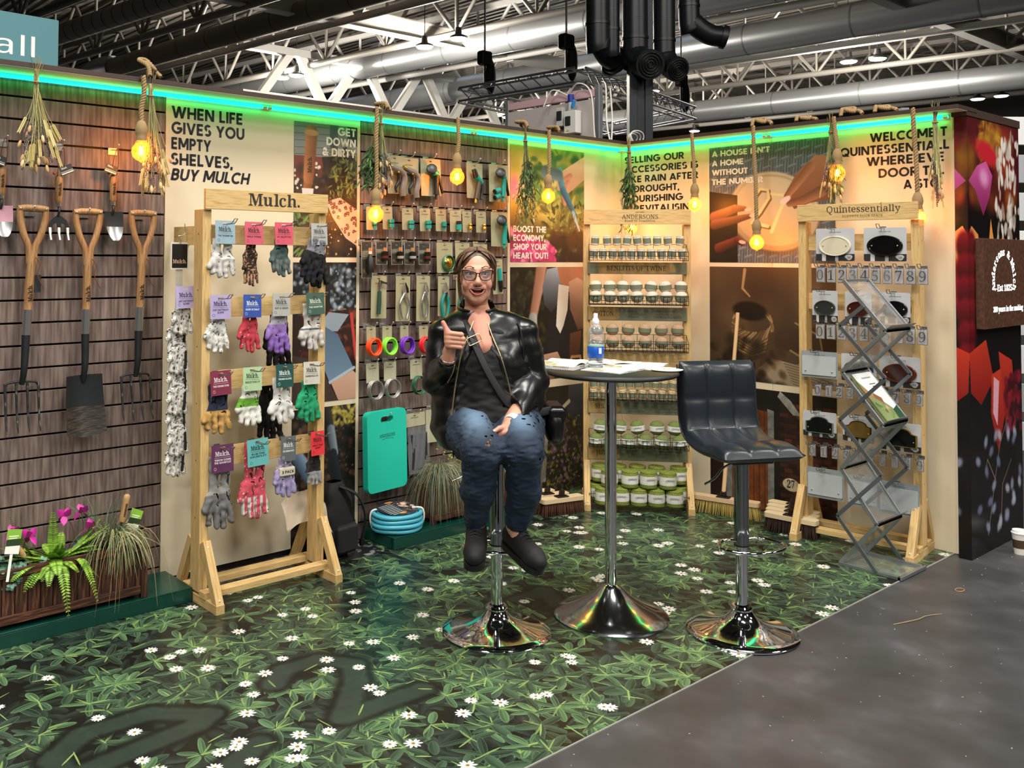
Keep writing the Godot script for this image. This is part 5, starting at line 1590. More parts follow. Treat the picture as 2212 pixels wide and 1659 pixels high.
# ---------------------------------------------------------------- a signed distance field on a grid, meshed as surface nets
class F:
	var o: Vector3
	var c: float
	var nx: int
	var ny: int
	var nz: int
	var f := PackedFloat32Array()

	func _init(lo: Vector3, hi: Vector3, cell: float):
		o = lo; c = cell
		nx = int((hi.x - lo.x) / cell) + 2
		ny = int((hi.y - lo.y) / cell) + 2
		nz = int((hi.z - lo.z) / cell) + 2
		f.resize(nx * ny * nz)
		f.fill(10.0)

	func _range(lo: Vector3, hi: Vector3) -> Array:
		var a := (lo - o) / c
		var b := (hi - o) / c
		return [maxi(0, int(a.x)), maxi(0, int(a.y)), maxi(0, int(a.z)), mini(nx - 1, int(b.x) + 1), mini(ny - 1, int(b.y) + 1), mini(nz - 1, int(b.z) + 1)]

	func cap(a: Vector3, b: Vector3, ra: float, rb: float, k := 0.02, cut := false, sx := 1.0) -> F:   # tapered capsule; sx > 1 widens it in z
		var m := maxf(ra, rb) + k + 2.5 * c
		var mm := Vector3(m, m, m * sx)
		var q := _range(a.min(b) - mm, a.max(b) + mm)
		var ab := b - a
		var il := 1.0 / maxf(ab.length_squared(), 1e-9)
		for z in range(q[2], q[5] + 1):
			for y in range(q[1], q[4] + 1):
				var i: int = (z * ny + y) * nx + q[0]
				for x in range(q[0], q[3] + 1):
					var p := o + Vector3(x, y, z) * c - a
					var t := clampf(p.dot(ab) * il, 0.0, 1.0)
					p -= ab * t
					p.z /= sx
					var d := p.length() - ra - (rb - ra) * t
					if cut:
						var e := -d
						var h := maxf(k - absf(f[i] - e), 0.0) / k
						f[i] = maxf(f[i], e) + h * h * k * 0.25
					else:
						var h := maxf(k - absf(f[i] - d), 0.0) / k
						f[i] = minf(f[i], d) - h * h * k * 0.25
					i += 1
		return self

	func ell(ce: Vector3, r: Vector3, k := 0.02, cut := false, ba := Basis.IDENTITY) -> F:
		var m := maxf(r.x, maxf(r.y, r.z)) + k + 2.5 * c
		var q := _range(ce - Vector3.ONE * m, ce + Vector3.ONE * m)
		var ib := ba.transposed()
		for z in range(q[2], q[5] + 1):
			for y in range(q[1], q[4] + 1):
				var i: int = (z * ny + y) * nx + q[0]
				for x in range(q[0], q[3] + 1):
					var p := ib * (o + Vector3(x, y, z) * c - ce)
					var k0 := (p / r).length()
					var k1 := (p / (r * r)).length()
					var d := k0 * (k0 - 1.0) / maxf(k1, 1e-6)
					if cut:
						var e := -d
						var h := maxf(k - absf(f[i] - e), 0.0) / k
						f[i] = maxf(f[i], e) + h * h * k * 0.25
					else:
						var h := maxf(k - absf(f[i] - d), 0.0) / k
						f[i] = minf(f[i], d) - h * h * k * 0.25
					i += 1
		return self

	func ripple(amp: float, freq: float, sd: int, stretch := Vector3.ONE) -> F:
		var n := FastNoiseLite.new()
		n.seed = sd; n.frequency = freq; n.fractal_octaves = 1
		for z in nz:
			for y in ny:
				var i := (z * ny + y) * nx
				for x in nx:
					if absf(f[i]) < 0.04:
						var p := (o + Vector3(x, y, z) * c) * stretch
						f[i] += n.get_noise_3dv(p) * amp
					i += 1
		return self

	func net(b: B, tint = null):
		var ids := {}
		var sy := nx
		var sz := nx * ny
		var lim := c * 1.8
		var off := [0, 1, sy, sy + 1, sz, sz + 1, sz + sy, sz + sy + 1]
		var ed := [[0, 1], [2, 3], [4, 5], [6, 7], [0, 2], [1, 3], [4, 6], [5, 7], [0, 4], [1, 5], [2, 6], [3, 7]]
		var cp := []
		for k in 8: cp.append(Vector3(k & 1, (k >> 1) & 1, k >> 2))
		for z in nz - 1:
			for y in ny - 1:
				var i := z * sz + y * sy
				for x in nx - 1:
					var v0 := f[i]
					if v0 < lim and v0 > -lim:
						var mask := 0
						for k in 8:
							if f[i + off[k]] < 0.0: mask |= 1 << k
						if mask != 0 and mask != 255:
							var s := Vector3.ZERO
							var cnt := 0
							for e in ed:
								var ia: int = e[0]
								var ib: int = e[1]
								if ((mask >> ia) & 1) != ((mask >> ib) & 1):
									var fa := f[i + off[ia]]
									var fb := f[i + off[ib]]
									s += cp[ia].lerp(cp[ib], fa / (fa - fb))
									cnt += 1
							s /= cnt
							var p := o + (Vector3(x, y, z) + s) * c
							# gradient from the cell's corners
							var g := Vector3(f[i + 1] - f[i] + f[i + sy + 1] - f[i + sy] + f[i + sz + 1] - f[i + sz] + f[i + sz + sy + 1] - f[i + sz + sy],
								f[i + sy] - f[i] + f[i + sy + 1] - f[i + 1] + f[i + sz + sy] - f[i + sz] + f[i + sz + sy + 1] - f[i + sz + 1],
								f[i + sz] - f[i] + f[i + sz + 1] - f[i + 1] + f[i + sz + sy] - f[i + sy] + f[i + sz + sy + 1] - f[i + sy + 1])
							if tint != null: b.col = tint.call(p)
							ids[i] = b.vert(p, g)
					i += 1
		for i in ids:
			var a := f[i] < 0.0
			if a != (f[i + 1] < 0.0): _q(b, ids, i, i - sy, i - sy - sz, i - sz)
			if a != (f[i + sy] < 0.0): _q(b, ids, i, i - 1, i - 1 - sz, i - sz)
			if a != (f[i + sz] < 0.0): _q(b, ids, i, i - 1, i - 1 - sy, i - sy)

	func _q(b: B, ids: Dictionary, p: int, q: int, r: int, s: int):
		if ids.has(q) and ids.has(r) and ids.has(s):
			b.tri(ids[p], ids[q], ids[r]); b.tri(ids[p], ids[r], ids[s])

func build_person():
	var t := thing("person", "seated smiling woman in glasses and black leather jacket giving a thumbs up", "person", Vector3(-2.76, 0, 1.467), YAW)
	var hc := Vector3(-0.096, 1.56, 0.028)
	var skin := lin("cf9a80")
	var pink := lin("c67a6c")
	# ---- the body: one skin surface
	var b := B.new()
	var body := F.new(Vector3(-0.32, 0.36, -0.16), Vector3(0.24, 1.46, 0.46), 0.0105)
	body.cap(Vector3(-0.17, 1.28, -0.01), Vector3(-0.15, 1.02, 0.01), 0.085, 0.1, 0.05).cap(Vector3(0.03, 1.28, -0.01), Vector3(0.07, 1.02, 0.01), 0.085, 0.1, 0.05)
	body.cap(Vector3(-0.08, 1.3, -0.01), Vector3(-0.04, 1.0, 0.02), 0.1, 0.11, 0.05).cap(Vector3(-0.17, 1.305, -0.01), Vector3(0.05, 1.31, -0.01), 0.045, 0.045, 0.04)
	body.cap(Vector3(-0.092, 1.43, -0.012), Vector3(-0.088, 1.33, -0.005), 0.052, 0.066, 0.05).cap(Vector3(-0.088, 1.365, 0.045), Vector3(-0.072, 1.26, 0.082), 0.05, 0.058, 0.04)
	body.cap(Vector3(-0.225, 1.285, -0.005), Vector3(-0.27, 1.095, 0.03), 0.042, 0.042, 0.03).cap(Vector3(-0.275, 1.09, 0.03), Vector3(-0.226, 1.217, 0.2), 0.042, 0.027, 0.02)
	body.cap(Vector3(0.105, 1.285, -0.005), Vector3(0.16, 1.095, 0.0), 0.042, 0.042, 0.03).cap(Vector3(0.165, 1.09, 0.0), Vector3(0.035, 0.957, 0.245), 0.042, 0.027, 0.02)
	body.cap(Vector3(-0.14, 0.92, 0.05), Vector3(-0.094, 0.872, 0.38), 0.095, 0.06, 0.05).cap(Vector3(-0.094, 0.872, 0.38), Vector3(-0.11, 0.56, 0.28), 0.055, 0.036, 0.02).cap(Vector3(-0.11, 0.56, 0.28), Vector3(-0.11, 0.49, 0.28), 0.036, 0.034, 0.02)
	body.cap(Vector3(0.07, 0.92, 0.04), Vector3(0.067, 0.874, 0.38), 0.095, 0.06, 0.05).cap(Vector3(0.067, 0.874, 0.38), Vector3(0.055, 0.54, 0.25), 0.055, 0.036, 0.02).cap(Vector3(0.055, 0.54, 0.25), Vector3(0.07, 0.46, 0.26), 0.036, 0.034, 0.02)
	body.cap(Vector3(-0.11, 0.49, 0.26), Vector3(-0.122, 0.46, 0.37), 0.03, 0.026, 0.02).cap(Vector3(0.06, 0.48, 0.24), Vector3(0.12, 0.44, 0.35), 0.03, 0.026, 0.02)
	body.net(b, func(p: Vector3) -> Color: return skin.lerp(pink, 0.35 if p.y > 1.2 and p.z > 0.03 else 0.0))
	# head
	var h := F.new(hc + Vector3(-0.1, -0.15, -0.12), hc + Vector3(0.1, 0.135, 0.14), 0.0034)
	h.ell(hc + Vector3(0, 0.034, -0.012), Vector3(0.073, 0.086, 0.092), 0.02).ell(hc + Vector3(0, -0.022, 0.018), Vector3(0.064, 0.085, 0.07), 0.03)
	h.ell(hc + Vector3(0, -0.075, 0.03), Vector3(0.052, 0.034, 0.052), 0.03).ell(hc + Vector3(0, -0.1, 0.068), Vector3(0.024, 0.016, 0.018), 0.025)
	h.cap(hc + Vector3(0, -0.07, -0.025), hc + Vector3(0.004, -0.15, -0.042), 0.05, 0.052, 0.03)
	for s in [-1.0, 1.0]:
		h.ell(hc + Vector3(s * 0.04, -0.034, 0.062), Vector3(0.024, 0.022, 0.022), 0.02)
		h.cap(hc + Vector3(s * 0.056, 0.03, 0.068), hc + Vector3(s * 0.012, 0.031, 0.086), 0.008, 0.009, 0.016)
		h.ell(hc + Vector3(s * 0.0335, 0.013, 0.094), Vector3(0.018, 0.011, 0.016), 0.012, true)
		h.ell(hc + Vector3(s * 0.0335, 0.0225, 0.076), Vector3(0.017, 0.006, 0.013), 0.006).ell(hc + Vector3(s * 0.0335, 0.003, 0.076), Vector3(0.016, 0.005, 0.012), 0.006)
		h.ell(hc + Vector3(s * 0.0125, -0.031, 0.098), Vector3(0.0085, 0.0075, 0.01), 0.006)
		h.ell(hc + Vector3(s * 0.074, -0.012, -0.006), Vector3(0.009, 0.03, 0.018), 0.006, false, Basis(Vector3.UP, -s * 0.4))
		h.cap(hc + Vector3(s * 0.034, -0.03, 0.092), hc + Vector3(s * 0.045, -0.06, 0.078), 0.004, 0.004, 0.008, true)
	h.cap(hc + Vector3(0, 0.018, 0.088), hc + Vector3(0, -0.022, 0.111), 0.0085, 0.0115, 0.012).ell(hc + Vector3(0, -0.027, 0.11), Vector3(0.012, 0.011, 0.011), 0.008)
	h.ell(hc + Vector3(0, -0.048, 0.08), Vector3(0.032, 0.012, 0.012), 0.014)
	for s in [-1.0, 1.0]: h.ell(hc + Vector3(s * 0.006, -0.038, 0.112), Vector3(0.0035, 0.003, 0.006), 0.003, true)
	h.ell(hc + Vector3(0, -0.0595, 0.094), Vector3(0.034, 0.0115, 0.034), 0.005, true).ell(hc + Vector3(0, -0.064, 0.094), Vector3(0.019, 0.0125, 0.03), 0.005, true)
	h.cap(hc + Vector3(-0.032, -0.0535, 0.083), hc + Vector3(0.0, -0.0455, 0.1), 0.0035, 0.004, 0.004).cap(hc + Vector3(0.032, -0.0535, 0.083), hc + Vector3(0.0, -0.0455, 0.1), 0.0035, 0.004, 0.004)
	h.net(b, func(p: Vector3) -> Color:
		var q := p - hc
		var c := skin
		if q.z > 0.03 and q.y < 0.03 and absf(q.x) > 0.02: c = c.lerp(pink, 0.45 * clampf(1.0 - absf(q.y + 0.03) * 22.0, 0.0, 1.0))
		if q.z > 0.108 and q.y < 0.0: c = c.lerp(pink, 0.2)
		if q.z > 0.068 and absf(q.x) < 0.038:
			var my := -0.0595
			var e := Vector2(q.x / 0.036, (q.y - my) / 0.0185).length()
			if e > 0.78 and e < 1.0 and q.z < 0.118: c = lin("b0685c")
			if e < 1.0 and q.z < 0.078: c = lin("3a1210")
		if q.z > 0.05 and absf(absf(q.x) - 0.0335) < 0.02 and absf(q.y - 0.018) < 0.016: c = c.lerp(lin("8a5f50"), 0.45)
		return c)
	# the hand that gives the thumbs up
	var fh := F.new(Vector3(-0.272, 1.195, 0.165), Vector3(-0.145, 1.395, 0.3), 0.003)
	fh.cap(Vector3(-0.226, 1.2, 0.2), Vector3(-0.22, 1.255, 0.222), 0.026, 0.026, 0.012).ell(Vector3(-0.213, 1.293, 0.238), Vector3(0.027, 0.04, 0.024), 0.015, false, Basis(Vector3.FORWARD, 0.1))
	var fy := [1.328, 1.310, 1.2925, 1.2755]
	for i in 4:
		var y: float = fy[i]
		var rr: float = [0.0105, 0.0108, 0.0102, 0.009][i]
		var px: float = [-0.173, -0.166, -0.167, -0.174][i]
		var k0 := Vector3(-0.23, y + 0.001, 0.258)
		var k1 := Vector3(px, y - 0.004, 0.272)
		var k2 := Vector3(px + 0.003, y - 0.007, 0.243)
		fh.cap(k0, k1, rr + 0.001, rr, 0.004).cap(k1, k2, rr, rr * 0.92, 0.003).cap(k2, Vector3(px - 0.022, y - 0.006, 0.232), rr * 0.92, rr * 0.85, 0.003)
	fh.cap(Vector3(-0.226, 1.292, 0.255), Vector3(-0.231, 1.338, 0.256), 0.016, 0.0118, 0.01).cap(Vector3(-0.231, 1.338, 0.256), Vector3(-0.2475, 1.372, 0.251), 0.0115, 0.0095, 0.005)
	fh.net(b, func(p: Vector3) -> Color: return skin.lerp(pink, 0.65 if p.y > 1.335 and p.x < -0.215 else 0.25))
	# the hand in the lap, palm up, fingers curled
	var lh := F.new(Vector3(-0.1, 0.875, 0.22), Vector3(0.07, 0.99, 0.4), 0.003)
	lh.cap(Vector3(0.04, 0.957, 0.24), Vector3(0.012, 0.944, 0.29), 0.025, 0.024, 0.012).ell(Vector3(-0.008, 0.932, 0.312), Vector3(0.034, 0.02, 0.032), 0.014, false, Basis(Vector3.FORWARD, -0.35))
	for i in 4:
		var z: float = 0.345 - 0.017 * i
		var y: float = 0.922 + 0.004 * i
		var rr: float = [0.0088, 0.0095, 0.0095, 0.0082][i]
		var k0 := Vector3(-0.03, y - 0.012, z - 0.004)
		var k1 := Vector3(-0.058 - 0.003 * (i % 3), y - 0.008, z + 0.004)
		var k2 := Vector3(-0.072 - 0.002 * (i % 3), y + 0.008, z + 0.002)
		lh.cap(Vector3(-0.01, y - 0.002, z - 0.02), k0, rr + 0.003, rr, 0.006).cap(k0, k1, rr, rr * 0.95, 0.003).cap(k1, k2, rr * 0.95, rr * 0.85, 0.003).cap(k2, Vector3(-0.064 - 0.002 * (i % 3), y + 0.021, z - 0.002), rr * 0.85, rr * 0.7, 0.003)
	lh.cap(Vector3(0.008, 0.952, 0.31), Vector3(-0.02, 0.952, 0.34), 0.014, 0.0105, 0.008).cap(Vector3(-0.02, 0.952, 0.34), Vector3(-0.045, 0.94, 0.352), 0.0105, 0.0085, 0.004)
	lh.net(b, func(p: Vector3) -> Color: return skin.lerp(pink, 0.3))
	var sm := VC(0.48, 0.0, "skin")
	sm.subsurf_scatter_enabled = true
	sm.subsurf_scatter_strength = 0.12
	obj("body", b, sm, t)
	# nails
	var nb := B.new()
	nb.ell(Vector3(-0.0445, 0.9445, 0.357), Vector3(0.008, 0.003, 0.006), 10, 6, Basis(Vector3(0, 1, 0), 0.6) * Basis(Vector3(0, 0, 1), 0.5))
	for i in 4: nb.ell(Vector3(-0.0655 - 0.002 * (i % 3), 0.944 + 0.004 * i, 0.343 - 0.017 * i), Vector3(0.003, 0.008, 0.004), 8, 6)
	obj("nails", nb, M("ecd8d0", 0.25), t)
	# eyes, teeth, brows
	for s in [-1.0, 1.0]:
		var e := obj("eye", B.new().ell(hc + Vector3(s * 0.0335, 0.0125, 0.0725), Vector3(0.0125, 0.0115, 0.0125), 16, 12), M("dcd2ca", 0.2), t)
		obj("iris", B.new().ell(hc + Vector3(s * 0.0325 + 0.0006, 0.0125, 0.0812), Vector3(0.0062, 0.0062, 0.0045), 14, 8), M("2a1c14", 0.12), e)
		obj("eyelashes", B.new().tube(spline([hc + Vector3(s * 0.0205, 0.0165, 0.084), hc + Vector3(s * 0.033, 0.0215, 0.088), hc + Vector3(s * 0.048, 0.0165, 0.081)], 5), 0.0016, 5), M("120c0a", 0.6), e)
		obj("eyebrow", B.new().tube(spline([hc + Vector3(s * 0.016, 0.0385, 0.0935), hc + Vector3(s * 0.036, 0.0445, 0.0885), hc + Vector3(s * 0.056, 0.037, 0.0755)], 5), 0.0026, 5, true, 0.7), M("4a3226", 0.8), t)
	var tb := B.new()
	for i in 8:
		var x := -0.0225 + 0.0064 * i
		tb.box(hc + Vector3(x, -0.0535 + 0.0003 * pow(i - 3.5, 2.0), 0.0905 - 10.0 * x * x), Vector3(0.0062, 0.0085, 0.004), 0.0014, Basis(Vector3.UP, x * 16.0))
	obj("teeth", tb, M("e6ddd0", 0.25), t)
	obj("lower_lip", B.new().tube(spline([hc + Vector3(-0.03, -0.0575, 0.083), hc + Vector3(-0.018, -0.0715, 0.0925), hc + Vector3(0, -0.0765, 0.096), hc + Vector3(0.018, -0.0715, 0.0925), hc + Vector3(0.03, -0.0575, 0.083)], 5), 0.0042, 8), M("b2665c", 0.35), t)
	obj("tongue", B.new().ell(hc + Vector3(0, -0.071, 0.074), Vector3(0.018, 0.006, 0.014), 12, 8), M("8a3c38", 0.4), t)
	woman_hair(t, hc)
	# glasses
	var gm := M("1a1312", 0.22)
	var gl := Node3D.new()
	gl.name = "glasses"
	t.add_child(gl)
	for s in [-1.0, 1.0]:
		var lens := []
		for q in [[0.007, 0.014], [0.018, 0.024], [0.045, 0.0265], [0.064, 0.026], [0.0615, 0.008], [0.055, -0.008], [0.042, -0.0145], [0.022, -0.0145], [0.011, -0.006], [0.007, 0.008], [0.007, 0.014]]:
			lens.append(hc + Vector3(s * q[0], q[1], 0.108 - 6.0 * q[0] * q[0]))
		var rim := obj("rim", B.new().tube(spline(lens, 4), 0.0021, 8, false), gm, gl)
		obj("top_bar", B.new().tube(spline([hc + Vector3(s * 0.006, 0.019, 0.109), hc + Vector3(s * 0.025, 0.026, 0.1055), hc + Vector3(s * 0.052, 0.0295, 0.0935), hc + Vector3(s * 0.069, 0.0285, 0.081)], 5), 0.0026, 8), M("8a6a58", 0.2, 0.2), gl)
		obj("temple_arm", B.new().tube(spline([hc + Vector3(s * 0.067, 0.027, 0.083), hc + Vector3(s * 0.078, 0.024, 0.05), hc + Vector3(s * 0.08, 0.018, -0.005), hc + Vector3(s * 0.077, 0.0, -0.02)], 5), 0.0024, 6), gm, gl)
		var poly := PackedVector2Array()
		for q in lens: poly.append(Vector2(q.x - hc.x, q.y - hc.y))
		poly.remove_at(poly.size() - 1)
		var glass := M(Color(0.95, 0.97, 1.0, 0.05), 0.03)
		glass.transparency = BaseMaterial3D.TRANSPARENCY_ALPHA
		var lb := B.new()
		lb.prism(poly, 0.0, 0.001, Basis(Vector3.UP, s * 0.42), Vector3(0, 0, 0))
		var lo := obj("lens", lb, glass, rim)
		lo.position = hc + Vector3(0, 0, 0.1075)
	obj("bridge", B.new().tube(spline([hc + Vector3(-0.008, 0.012, 0.108), hc + Vector3(0, 0.0155, 0.1145), hc + Vector3(0.008, 0.012, 0.108)], 5), 0.0025, 8), gm, gl)
	woman_clothes(t)

func woman_hair(t: Node3D, hc: Vector3):
	var hb := B.new()
	var c0 := lin("5a3e2e")
	var hf := F.new(hc + Vector3(-0.105, -0.06, -0.16), hc + Vector3(0.105, 0.15, 0.1), 0.005)
	hf.ell(hc + Vector3(0, 0.042, -0.022), Vector3(0.083, 0.087, 0.098), 0.01).ell(hc + Vector3(0, 0.02, -0.105), Vector3(0.045, 0.06, 0.035), 0.03)
	hf.ell(hc + Vector3(0.004, -0.012, 0.1), Vector3(0.06, 0.108, 0.09), 0.012, true)
	hb.col = c0
	hf.net(hb, func(p: Vector3) -> Color: return lin("4a3226"))
	var r := RandomNumberGenerator.new()
	r.seed = 21
	var oc := hc + Vector3(0, 0.04, -0.02)
	var rad := Vector3(0.085, 0.0905, 0.1)
	for s in [-1.0, 1.0]:
		for i in 150:
			var f := r.randf()
			var z0 := lerpf(0.083, -0.1, f)
			var w := r.randf_range(-0.1, 0.1)
			var keys := [Vector3(s * 0.03, 0.98, z0 / 0.1), Vector3(s * 0.55, 0.9 - 0.18 * (1.0 - f), z0 / 0.1 * 0.86 - 0.08), Vector3(s * 0.95, 0.42 + w, z0 / 0.1 * 0.62 - 0.22), Vector3(s * 1.03, -0.1 + w, -0.2 - 0.3 * f + w), Vector3(s * 0.85, -0.45 + w, -0.7), Vector3(s * 0.25, -0.3 + w, -1.15)]
			var pts := []
			for q in spline(keys, 5):
				var d: Vector3 = q
				var l := d.length()
				d = d.normalized() * clampf(l, 1.0, 1.06)
				pts.append(oc + d * rad * (1.0 + r.randf_range(0.0, 0.012)))
			var rr := []
			for k in pts.size(): rr.append(0.0042 * sin(PI * clampf(0.12 + 0.8 * k / pts.size(), 0.0, 1.0)))
			hb.col = lin(["5b4030", "6f5240", "7f614c", "4a3226", "8f725c", "604434", "3c281e"][r.randi() % 7])
			hb.tube(pts, rr, 5, false, 0.6)
	for i in 90:
		var s := -1.0 if i % 2 == 0 else 1.0
		var w := r.randf_range(-0.06, 0.06)
		var q := r.randf_range(0.0, 0.16)
		var pts := []
		for d in spline([Vector3(s * 0.03, 0.86 + q, 0.62 - q), Vector3(s * 0.36, 0.68 + q + w * 0.4, 0.74 - q), Vector3(s * 0.72, 0.36 + q + w, 0.66 - q), Vector3(s * 0.93, 0.02 + w, 0.34 + w), Vector3(s * 0.98, -0.3 + w, -0.05), Vector3(s * 0.9, -0.45, -0.45)], 5): pts.append(oc + (d as Vector3).normalized() * rad * 1.03)
		hb.col = lin(["5b4030", "6f5240", "7f614c", "4a3226", "8f725c"][r.randi() % 5])
		var rr := []
		for k in pts.size(): rr.append(0.0038 * sin(PI * clampf(0.14 + 0.8 * k / pts.size(), 0.0, 1.0)))
		hb.tube(pts, rr, 5, false, 0.6)
	# the loose strands beside the face
	for i in 26:
		var o := r.randf_range(-0.008, 0.008)
		var s := -1.0 if i < 20 else 1.0
		var e := r.randf_range(-0.135, -0.09) if s < 0 else r.randf_range(-0.05, 0.0)
		hb.col = lin(["4a3226", "5b4030", "3c281e", "6f5240"][i % 4])
		hb.tube(spline([hc + Vector3(s * 0.05, 0.1 + o, 0.045), hc + Vector3(s * (0.074 + o * 0.3), 0.05, 0.052 + o), hc + Vector3(s * (0.079 + o * 0.4), -0.01, 0.035 + o), hc + Vector3(s * (0.074 + o), -0.06, 0.035 + o), hc + Vector3(s * (0.066 + o), e, 0.042 + o)], 6), [0.002, 0.003, 0.003, 0.003, 0.003, 0.003, 0.003, 0.003, 0.003, 0.003, 0.003, 0.003, 0.003, 0.0028, 0.0026, 0.0024, 0.0022, 0.002, 0.0018, 0.0016, 0.0014, 0.0012, 0.001, 0.0008, 0.0006], 4, false)
	obj("hair", hb, VC(0.42, 0.0, "hair"), t)

func woman_clothes(t: Node3D):
	# black top with a V neck
	var tp := F.new(Vector3(-0.3, 0.86, -0.16), Vector3(0.24, 1.42, 0.24), 0.0085)
	tp.cap(Vector3(-0.17, 1.28, -0.01), Vector3(-0.15, 1.02, 0.02), 0.095, 0.115, 0.06).cap(Vector3(0.03, 1.28, -0.01), Vector3(0.07, 1.02, 0.02), 0.095, 0.115, 0.06)
	tp.cap(Vector3(-0.075, 1.27, 0.005), Vector3(-0.04, 0.97, 0.05), 0.118, 0.13, 0.05).ell(Vector3(-0.13, 1.18, 0.07), Vector3(0.075, 0.075, 0.07), 0.05).ell(Vector3(0.0, 1.18, 0.07), Vector3(0.075, 0.075, 0.07), 0.05)
	tp.cap(Vector3(-0.12, 0.95, 0.04), Vector3(0.07, 0.95, 0.04), 0.12, 0.12, 0.05)
	tp.cap(Vector3(-0.092, 1.46, 0.1), Vector3(-0.069, 1.275, 0.15), 0.085, 0.006, 0.008, true)
	tp.ripple(0.006, 14.0, 4, Vector3(1, 2.2, 1))
	var tb := B.new()
	tp.net(tb)
	obj("black_top", tb, M("0a0a0b", 0.8), t)
	# leather jacket
	var j := F.new(Vector3(-0.36, 0.82, -0.19), Vector3(0.26, 1.47, 0.34), 0.0072)
	j.cap(Vector3(-0.175, 1.28, -0.01), Vector3(-0.155, 1.03, 0.01), 0.096, 0.115, 0.06).cap(Vector3(0.025, 1.285, -0.01), Vector3(0.07, 1.03, 0.01), 0.096, 0.115, 0.06)
	j.cap(Vector3(-0.075, 1.27, 0.0), Vector3(-0.04, 1.0, 0.02), 0.125, 0.135, 0.05).ell(Vector3(-0.14, 1.18, 0.075), Vector3(0.08, 0.085, 0.075), 0.05).ell(Vector3(0.01, 1.18, 0.075), Vector3(0.08, 0.085, 0.075), 0.05)
	j.cap(Vector3(-0.1, 1.378, -0.012), Vector3(-0.222, 1.316, -0.008), 0.064, 0.056, 0.05).cap(Vector3(-0.082, 1.38, -0.012), Vector3(0.1, 1.32, -0.008), 0.064, 0.056, 0.05)
	j.cap(Vector3(-0.165, 1.03, 0.01), Vector3(-0.178, 0.915, 0.05), 0.122, 0.118, 0.04).cap(Vector3(0.085, 1.03, 0.01), Vector3(0.095, 0.93, 0.03), 0.12, 0.112, 0.04)
	j.cap(Vector3(-0.175, 0.915, 0.05), Vector3(-0.205, 0.875, 0.13), 0.095, 0.05, 0.04)
	j.cap(Vector3(-0.24, 1.31, -0.005), Vector3(-0.27, 1.1, 0.03), 0.066, 0.06, 0.009).cap(Vector3(-0.268, 1.105, 0.03), Vector3(-0.229, 1.2, 0.182), 0.062, 0.042, 0.02)
	j.cap(Vector3(0.118, 1.312, -0.005), Vector3(0.162, 1.1, 0.0), 0.067, 0.062, 0.009).cap(Vector3(0.162, 1.1, 0.0), Vector3(0.055, 0.975, 0.215), 0.063, 0.046, 0.02)
	j.cap(Vector3(-0.092, 1.39, -0.012), Vector3(-0.091, 1.42, -0.012), 0.083, 0.079, 0.03)
	# hollow it: neck, front opening, cuffs, hem
	j.cap(Vector3(-0.091, 1.35, 0.0), Vector3(-0.093, 1.56, 0.0), 0.064, 0.078, 0.006, true)
	j.cap(Vector3(-0.088, 1.47, 0.17), Vector3(-0.078, 1.23, 0.24), 0.1, 0.11, 0.006, true).cap(Vector3(-0.078, 1.23, 0.24), Vector3(-0.068, 0.98, 0.245), 0.11, 0.15, 0.006, true).cap(Vector3(-0.068, 0.98, 0.245), Vector3(-0.06, 0.84, 0.24), 0.15, 0.155, 0.006, true)
	j.cap(Vector3(-0.222, 1.222, 0.214), Vector3(-0.212, 1.25, 0.26), 0.037, 0.045, 0.004, true).cap(Vector3(0.04, 0.957, 0.246), Vector3(0.01, 0.925, 0.31), 0.04, 0.05, 0.004, true)
	j.cap(Vector3(-0.15, 0.74, 0.06), Vector3(0.14, 0.74, 0.02), 0.13, 0.12, 0.006, true)
	j.ripple(0.006, 7.0, 8, Vector3(0.8, 2.0, 0.8))
	var jb := B.new()
	j.net(jb)
	obj("leather_jacket", jb, leather("jacket", "0c0d0e", 0.3), t)
	var gold := M("c9b98e", 0.25, 0.9)
	var zl := [Vector3(-0.111, 1.367, 0.092), Vector3(-0.14, 1.30, 0.128), Vector3(-0.166, 1.232, 0.15), Vector3(-0.188, 1.126, 0.16), Vector3(-0.2, 1.03, 0.15), Vector3(-0.21, 0.95, 0.162), Vector3(-0.225, 0.9, 0.178)]
	var zr := [Vector3(-0.052, 1.363, 0.092), Vector3(-0.03, 1.30, 0.118), Vector3(0.002, 1.22, 0.145), Vector3(0.03, 1.126, 0.155), Vector3(0.053, 1.03, 0.138)]
	for z in [zl, zr]: obj("zip", B.new().tube(spline(z, 6), 0.0032, 6), gold, t)
	obj("zip_pull", B.new().box(Vector3(-0.212, 0.952, 0.172), Vector3(0.01, 0.03, 0.006), 0.002, Basis(Vector3.FORWARD, 0.3)), gold, t)
	obj("pocket_zip", B.new().tube([Vector3(-0.262, 0.985, 0.1), Vector3(-0.278, 0.93, 0.092)], 0.003, 6), gold, t)
	obj("sleeve_zip", B.new().tube(spline([Vector3(-0.197, 1.192, 0.208), Vector3(-0.206, 1.15, 0.178), Vector3(-0.224, 1.108, 0.135)], 5), 0.003, 6), gold, t)
	var stitch := M("050506", 0.35)
	obj("seam", B.new().tube(spline([Vector3(0.085, 1.36, 0.052), Vector3(0.1, 1.3, 0.072), Vector3(0.106, 1.22, 0.088), Vector3(0.098, 1.1, 0.1)], 5), 0.003, 5), stitch, t)
	obj("seam", B.new().tube(spline([Vector3(-0.212, 1.37, 0.045), Vector3(-0.235, 1.3, 0.06), Vector3(-0.24, 1.2, 0.075)], 5), 0.003, 5), stitch, t)
